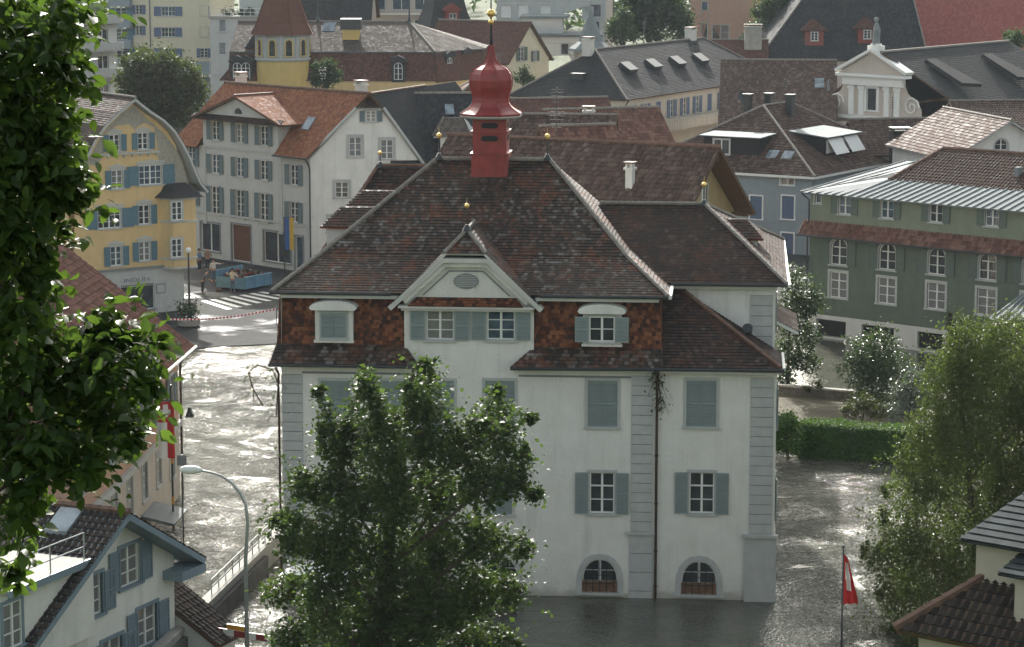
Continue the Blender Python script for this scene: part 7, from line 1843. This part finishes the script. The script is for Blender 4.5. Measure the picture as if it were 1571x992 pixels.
# flags on the river house corner
cf = W(262, 618, 116); FB = tag(empty('banner', (cf.x + .1, 116.0, cf.z)), 'red and white banner hanging from a pole on the river house corner', 'flag')
mb = MB(); mb.tube((-1.2, 0, .1), (.25, 0, .1), .025, n=6); mb.obj('pole', 'darkmetal', FB)
b1_ = drape('flag', .8, 2.6, ['flagred', 'flagwhite'], FB, lambda u, v: 1 if (v < .32 and abs(u - .5) < .28 and abs(v - .16) < .11 and (abs(u - .5) < .12 or abs(v - .16) < .045)) or (v > .36 and u < .55) else 0, amp=.07, seed=1); b1_.location = (-.75, 0, .05)
rp_ = tag(empty('signal_pole', (W(266, 800, 116.5).x, 116.5, 0)), 'thin dark pole with striped bands at the river house corner', 'pole')
mb = MB(); zt = W(266, 590, 116.5).z; mb.tube((0, 0, -1), (0, 0, zt), .05, n=8)
mb.obj('mast', 'darkmetal', rp_); 
for z in (1.2, 3.1, 4.9): mb = MB(); mb.tube((0, 0, z), (0, 0, z + .35), .06, n=8); mb.obj('band', 'amber', rp_)
# hanging lantern and board seen against the glitter
for nm, lab, px, py, w_, h_ in (('sign_board', 'small square grey sign board above the glittering water left of the town hall', 279, 706, .42, .5),):
    p = W(px, py, 113); SB = tag(empty(nm, (p.x, 113, 0)), lab, 'sign'); mb = MB(); mb.box(-w_ / 2, w_ / 2, -.02, .02, p.z - h_ / 2, p.z + h_ / 2); mb.obj('board', 'greydk', SB); mb = MB(); mb.tube((0, .04, -1), (0, .04, p.z + h_ / 2), .03, n=6); mb.obj('post', 'darkmetal', SB)
p = W(291, 632, 118); BU = tag(empty('lantern', (p.x, 118, p.z)), 'small dark lantern hanging on a wire above the flooded street', 'lantern'); mb = MB(); mb.lathe([(.02, .25), (.08, .2), (.12, 0), (.22, -.18), (.2, -.22)], 10); mb.obj('lantern_body', 'darkmetal', BU); mb = MB(); mb.tube((-1.6, 0, .3), (8, 0, .55), .008, n=4); mb.obj('wire', 'darkmetal', BU)

# ---- square: crossing, tape, container, people, planter, lamp, flags --------------------------------
zs = .054
for i in range(7):
    t = i / 6
    a0_ = G(312 + t * 88, 461 - t * 13.5, zs); a1_ = G(352 + t * 92, 474 - t * 19, zs); 
    wd_ = Vector((0.17, -.5, 0)); wd_ = Vector((0.42, .30, 0))
    sheet('crossing_stripe', [a0_ - wd_ * .45, a1_ - wd_ * .45, a1_ + wd_ * .45, a0_ + wd_ * .45], 'marking')
tp0, tp1 = G(258, 491, 1.0), G(424, 475, 1.0)
TPp = tag(empty('barrier_tape', tp0), 'red and white barrier tape stretched across the square', 'tape')
mb = MB(); tv = tp1 - tp0; K = 60; perp = Vector((-tv.y, tv.x, 0)).normalized() * .008
for k in range(K):
    z0, z1 = [-.25 * math.sin(PI * q / K) for q in (k, k + 1)]; p0_, p1_ = tv * (k / K), tv * ((k + 1) / K)
    V = [p0_ + Vector((0, 0, z0)) - perp, p1_ + Vector((0, 0, z1)) - perp, p1_ + Vector((0, 0, z1 + .12)) - perp, p0_ + Vector((0, 0, z0 + .12)) - perp]
    V += [v + perp * 2 for v in V]; mb.add(V, [(0, 1, 2, 3), (7, 6, 5, 4), (3, 2, 6, 7), (4, 5, 1, 0)], k % 2)
mb.obj('tape', ['flagred', 'flagwhite'], TPp)
for v in (Vector((0, 0, 0)), tv): mb = MB(); mb.tube(v + Vector((0, 0, -1.0)), v + Vector((0, 0, .2)), .03, n=6); mb.obj('post', 'darkmetal', TPp)
# planter
pl_ = G(290, 499, .1); PT = tag(empty('planter', (pl_.x, pl_.y, .05)), 'round concrete planter with a dark bush beside the square lamp', 'planter')
mb = MB(); mb.lathe([(.55, 0), (.75, .1), (.8, .45), (.72, .5), (.7, .42), (.01, .4)], 16); mb.obj('bowl', 'concrete', PT)
C_ = np.random.default_rng(5).normal(size=(900, 3)) * np.array([.38, .38, .42]) + np.array([0, 0, 1.0]); leaf_mesh('shrub', C_, .16, 'leaf_bush', PT, seed=6)
# square lamp
sp_ = G(291, 492, .1); SQ = tag(empty('street_lamp', (sp_.x, sp_.y, .05)), 'dark double-globe lamp post on the square beside the planter', 'street lamp')
mb = MB(); zl_ = W(291, 388, sp_.y).z; mb.tube((0, 0, 0), (0, 0, zl_), .09, .06, 8); mb.lathe([(.2, 0), (.18, .5), (.1, .6)], 8); mb.obj('pole', 'darkmetal', SQ)
mb = MB(); mb.ball((0, 0, zl_ + .15), .2); mb.obj('lamp_globe', 'frame', SQ)
# hanging flags on a pole
fq = G(437, 424, .1); FQ = tag(empty('flagpole', (fq.x, fq.y, .05)), 'flagpole with blue and yellow flag before the pale house shop front', 'flagpole')
mb = MB(); zf = W(437, 334, fq.y).z; mb.tube((0, 0, 0), (0, 0, zf), .06, .04, 8); mb.tube((-.1, 0, zf), (.8, 0, zf), .02, n=5); mb.obj('pole', 'darkmetal', FQ)
o_ = drape('flag', .7, 2.5, ['flagblue', 'flagyellow'], FQ, lambda u, v: 0 if u < .5 else 1, amp=.06); o_.location = (.05, -.05, zf - .02)
# container with debris
ca, cb = G(376, 446, .1), G(420, 437, .1)
SK = tag(empty('container', (ca.x, ca.y, .06), math.atan2(cb.y - ca.y, cb.x - ca.x)), 'light blue open roll-off container standing on the square', 'container')
sw_, sd_, shh = 3.3, 2.7, .95
mb = MB(); t_ = .06
mb.box(0, sw_, 0, t_, .2, shh); mb.box(0, sw_, sd_ - t_, sd_, .2, shh + .5); mb.box(0, t_, t_, sd_ - t_, .2, shh); mb.box(sw_ - t_, sw_, t_, sd_ - t_, .2, shh); mb.box(0, sw_, 0, sd_, .14, .2)
SKb = mb.obj('body', 'skipblue', SK)
for x in (0.02, sw_ * .36, sw_ * .72, sw_ - .12): mb = MB(); mb.box(x, x + .1, -.07, 0, .14, shh); mb.obj('rib', 'skipblue', SK)
mb = MB(); mb.box(-.04, sw_ + .04, -.08, .1, shh, shh + .1)
mb.obj('rim', 'skipblue', SK)
for y in (.6, 2.2): mb = MB(); mb.tube((.1, y, .1), (sw_ - .1, y, .1), .1, n=10); mb.obj('roller', 'rust', SK)
mb = MB(); rg_ = random.Random(4)
M['debris1'] = paint('debris_brown', (.06, .04, .03), .9, .5, 3); M['debris2'] = paint('debris_mixed', (.22, .18, .14), .9, .6, 4); M['debris3'] = paint('debris_red', (.18, .05, .04), .9, .4, 4)
for i in range(130):
    x = rg_.uniform(.2, sw_ - .2); y = rg_.uniform(.2, sd_ - .3); z = .55 + rg_.uniform(0, .7) * (1 - abs(x / sw_ - .5) * 1.2) + y * .08; s_ = rg_.uniform(.06, .26)
    T_ = Matrix.Translation((x, y, z)) @ Matrix.Rotation(rg_.uniform(0, 3), 4, Vector((rg_.random(), rg_.random(), rg_.random() + .1)).normalized())
    mb.box(-s_, s_, -s_ * .5, s_ * .5, -s_ * .3, s_ * .3, rg_.choice([0, 0, 1, 2]), T_)
mb.box(.08, sw_ - .08, .08, sd_ - .08, .21, .7, 0)
db = mb.obj('rubble', ['debris1', 'debris2', 'debris3']); db.location = SK.location; db.rotation_euler = SK.rotation_euler; tag(db, 'heap of brown flood rubble filling the blue container', 'rubble', kind='stuff')

# people
def skin_obj(name, verts, edges, radii, mat, parent, root=0, lv=1):
    me = bpy.data.meshes.new(name); me.from_pydata(verts, edges, []); o = bpy.data.objects.new(name, me); COL.objects.link(o)
    me.materials.append(M[mat]); md = o.modifiers.new('skin', 'SKIN'); md.use_smooth_shade = True
    for i, r_ in enumerate(radii):
        sv = me.skin_vertices[0].data[i]; sv.radius = (r_, r_) if isinstance(r_, (int, float)) else r_; sv.use_root = (i == root)
    sd2 = o.modifiers.new('sub', 'SUBSURF'); sd2.levels = lv; sd2.render_levels = lv; o.parent = parent
    return o
M['skin'] = paint('skin', (.42, .24, .16), .6, .05); M['hair'] = paint('hair_dark', (.03, .02, .015), .7, .2); M['jeans'] = paint('jeans', (.10, .17, .25), .8, .15); M['trous'] = paint('trousers_dark', (.03, .035, .045), .8, .15)
M['shirtw'] = paint('shirt_white', (.6, .57, .53), .8, .08); M['shirtc'] = paint('shirt_cream', (.55, .52, .42), .8, .05); M['shirtb'] = paint('shirt_blue', (.14, .22, .34), .8, .08); M['shirtd'] = paint('shirt_dark', (.05, .04, .04), .8, .08); M['shirtg'] = paint('shirt_grey', (.12, .12, .13), .8, .08); M['shirtt'] = paint('shirt_tan', (.3, .2, .13), .8, .1)
def person(label, loc, rz, shirt, trous, aL, aR, lean=0.0, legs=((-.13, 0), (.13, .05)), name='person'):
    """aL, aR = ((elbow), (hand)) offsets from the shoulder; faces local -y"""
    P0 = tag(empty(name, loc, rz), label, 'person'); ly = -lean
    hip = Vector((0, 0, .95)); ch = Vector((0, ly * .6, 1.3)); nk = Vector((0, ly, 1.5)); hd_ = Vector((0, ly * 1.15 - .01, 1.66)); tp = Vector((0, ly * 1.15, 1.76))
    V = [hip, ch, nk, hd_, tp]; Ed = [(0, 1), (1, 2), (2, 3), (3, 4)]; R_ = [(.15, .11), (.17, .11), .055, (.085, .1), .065]
    for sx, (ax, ay) in zip((-1, 1), legs):
        k = len(V); V += [Vector((sx * .1, 0, .88)), Vector((ax * .95, ay * .5 - .03, .5)), Vector((ax, ay, .09)), Vector((ax, ay - .15, .04))]; Ed += [(0, k), (k, k + 1), (k + 1, k + 2), (k + 2, k + 3)]; R_ += [.095, .065, .042, .038]
    ar = []
    for sx, (e, h) in zip((-1, 1), (aL, aR)):
        k = len(V); s0 = Vector((sx * .19, ly * .9, 1.42)); e_ = s0 + Vector(e); h_ = s0 + Vector(h); fd = (h_ - e_).normalized()
        V += [s0, e_, h_, h_ + fd * .11]; Ed += [(2, k), (k, k + 1), (k + 1, k + 2), (k + 2, k + 3)]; R_ += [.055, .042, .032, .03]; ar.append((s0, e_, h_))
        V += [h_ + fd * .05 + Vector((0, -.04, 0))]; Ed += [(k + 2, k + 4)]; R_ += [.014]
    body = skin_obj('body', V, Ed, R_, 'skin', P0, 0, 1)
    # shirt
    V = [hip + Vector((0, 0, -.03)), ch, nk - Vector((0, 0, .07))]; Ed = [(0, 1), (1, 2)]; R_ = [(.18, .135), (.2, .14), (.11, .08)]
    for s0, e_, h_ in ar: k = len(V); V += [s0, e_, e_.lerp(h_, .5)]; Ed += [(2, k), (k, k + 1), (k + 1, k + 2)]; R_ += [.075, .06, .05]
    skin_obj('shirt', V, Ed, R_, shirt, P0)
    V = [Vector((0, 0, .97))]; Ed = []; R_ = [(.165, .13)]
    for sx, (ax, ay) in zip((-1, 1), legs): k = len(V); V += [Vector((sx * .1, 0, .86)), Vector((ax * .95, ay * .5 - .03, .5)), Vector((ax, ay, .12))]; Ed += [(0, k), (k, k + 1), (k + 1, k + 2)]; R_ += [.11, .085, .07]
    skin_obj('trousers', V, Ed, R_, trous, P0)
    mb = MB(); mb.ball((0, ly * 1.15 + .02, 1.715), .105, n=10); mb.obj('hair', 'hair', P0, True)
    for sx in (-1, 1): mb = MB(); mb.ball((sx * .032, ly * 1.15 - .1, 1.67), .012, n=6); mb.obj('eye', 'black', P0)
    mb = MB(); mb.tube((0, ly * 1.15 - .09, 1.66), (0, ly * 1.15 - .125, 1.635), .012, .016, 6); mb.obj('nose', 'skin', P0)
    return P0
def gp(px, py): q = G(px, py, .05); return (q.x, q.y, .055)
dn = ((.03, .02, -.28), (.02, -.08, -.53))
person('person in white long-sleeved top and jeans pointing at the container', gp(328, 432), rad(15), 'shirtw', 'jeans', ((-.06, .05, -.27), (.0, -.1, -.48)), ((.27, -.05, -.05), (.52, -.1, -.02)))
person('person in cream shirt and jeans standing by the near container corner, back turned', gp(357, 448), rad(150), 'shirtc', 'jeans', ((-.12, -.12, -.22), (.05, -.3, -.2)), ((.12, -.12, -.22), (-.02, -.32, -.18)))
person('person in blue shirt and dark trousers at the shop window', gp(306, 416), rad(60), 'shirtb', 'trous', ((-.06, 0, -.28), (-.04, -.1, -.5)), dn)
person('person in tan and dark top standing right of the person in blue', gp(319, 414), rad(20), 'shirtt', 'trous', ((-.06, 0, -.28), (.0, -.2, -.4)), ((.1, 0, -.26), (0, -.2, -.36)))
p5 = gp(311, 450); person('person in grey bending over a long wooden broom', p5, rad(75), 'shirtg', 'trous', ((-.05, -.15, -.25), (.1, -.35, -.4)), ((.05, -.15, -.25), (-.05, -.4, -.5)), lean=.32)
bq_ = Vector(gp(316, 446)); BRM = tag(empty('broom', bq_), 'long wooden broom held over the wet paving left of the container', 'broom'); be = Vector(gp(336, 447)) - bq_
mb = MB(); mb.tube((0, 0, 1.05), be + Vector((0, 0, .12)), .022, n=6); mb.obj('handle', 'rust', BRM); mb = MB(); mb.box(be.x - .25, be.x + .25, be.y - .06, be.y + .06, 0, .13); mb.obj('brush', 'rust', BRM)
# creepers on the town hall downpipes
def creeper(label, pts, n, sz, seed):
    base = Vector(pts[-1]); V0 = tag(empty('climbing_plant', base), label, 'plant'); rg = np.random.default_rng(seed); mb = MB()
    P_ = [Vector(p) - base for p in pts]; mb.path(P_, .03, 5)
    for k in range(14):
        a_ = P_[rg.integers(0, len(P_) - 1)]; v = Vector(rg.normal(size=3)) * .35; mb.path([a_, a_ + v * .5 + Vector((0, 0, -.1)), a_ + v + Vector((0, -.05, -.5))], [.018, .012, .006], 4)
    mb.obj('stem', 'bark', V0); C_ = []
    for k in range(n):
        i = rg.integers(0, len(P_) - 1); t = rg.random(); C_.append(np.array(P_[i].lerp(P_[i + 1], t)) + rg.normal(size=3) * np.array([.22, .12, .22]))
    leaf_mesh('leaves', np.array(C_), sz, 'leaf_far', V0, seed=seed); return V0
tw_ = lambda x, y, z: tuple(TH.Wd((x, y, z)))
creeper('dark creeper on the downpipe between the two facade halves', [tw_(15.35, -.5, 9.6), tw_(15.5, -.25, 9.2), tw_(15.6, -.2, 8.5), tw_(15.45, -.2, 7.9)], 220, .1, 71)
creeper('bare wisteria arching from the left facade corner over the water', [tw_(-.2, -.3, 7.4), tw_(-.1, -.3, 8.8), tw_(-.3, -.4, 9.4), tw_(-.9, -.5, 9.6), tw_(-1.3, -.5, 9.3), tw_(-1.1, -.5, 8.6), tw_(-.7, -.5, 7.9)], 160, .09, 72)
# low garden wall behind the hedge
g0_, g1_ = G(1185, 602, .1), G(1430, 622, .1); gv = g1_ - g0_
GW = tag(empty('garden_wall', (g0_.x, g0_.y, 0), math.atan2(gv.y, gv.x)), 'low dark garden wall with stone coping in front of the flooded car park', 'wall')
mb = MB(); mb.box(0, gv.length + 8, 0, .3, -.2, .5); mb.obj('wall', 'masonry', GW); mb = MB(); mb.box(-.05, gv.length + 8, -.06, .36, .5, .6); mb.obj('coping', 'concrete', GW)

# ================================================================== haze
mh = bpy.data.materials.new('haze_air'); mh.use_nodes = True; nt = mh.node_tree
for n_ in list(nt.nodes):
    if n_.type != 'OUTPUT_MATERIAL': nt.nodes.remove(n_)
pv_ = nt.nodes.new('ShaderNodeVolumePrincipled'); pv_.inputs['Density'].default_value = 0.00006; pv_.inputs['Color'].default_value = (.78, .90, 1.0, 1); pv_.inputs['Anisotropy'].default_value = .25
nt.links.new(pv_.outputs[0], nt.nodes['Material Output'].inputs['Volume'])
mb = MB(); mb.box(-1260, 1260, -1210, 1310, -2.7, 40); hz = mb.obj('haze', mh); tag(hz, kind='stuff'); tag(hz, 'thin blue-grey morning haze over the whole town', 'haze')
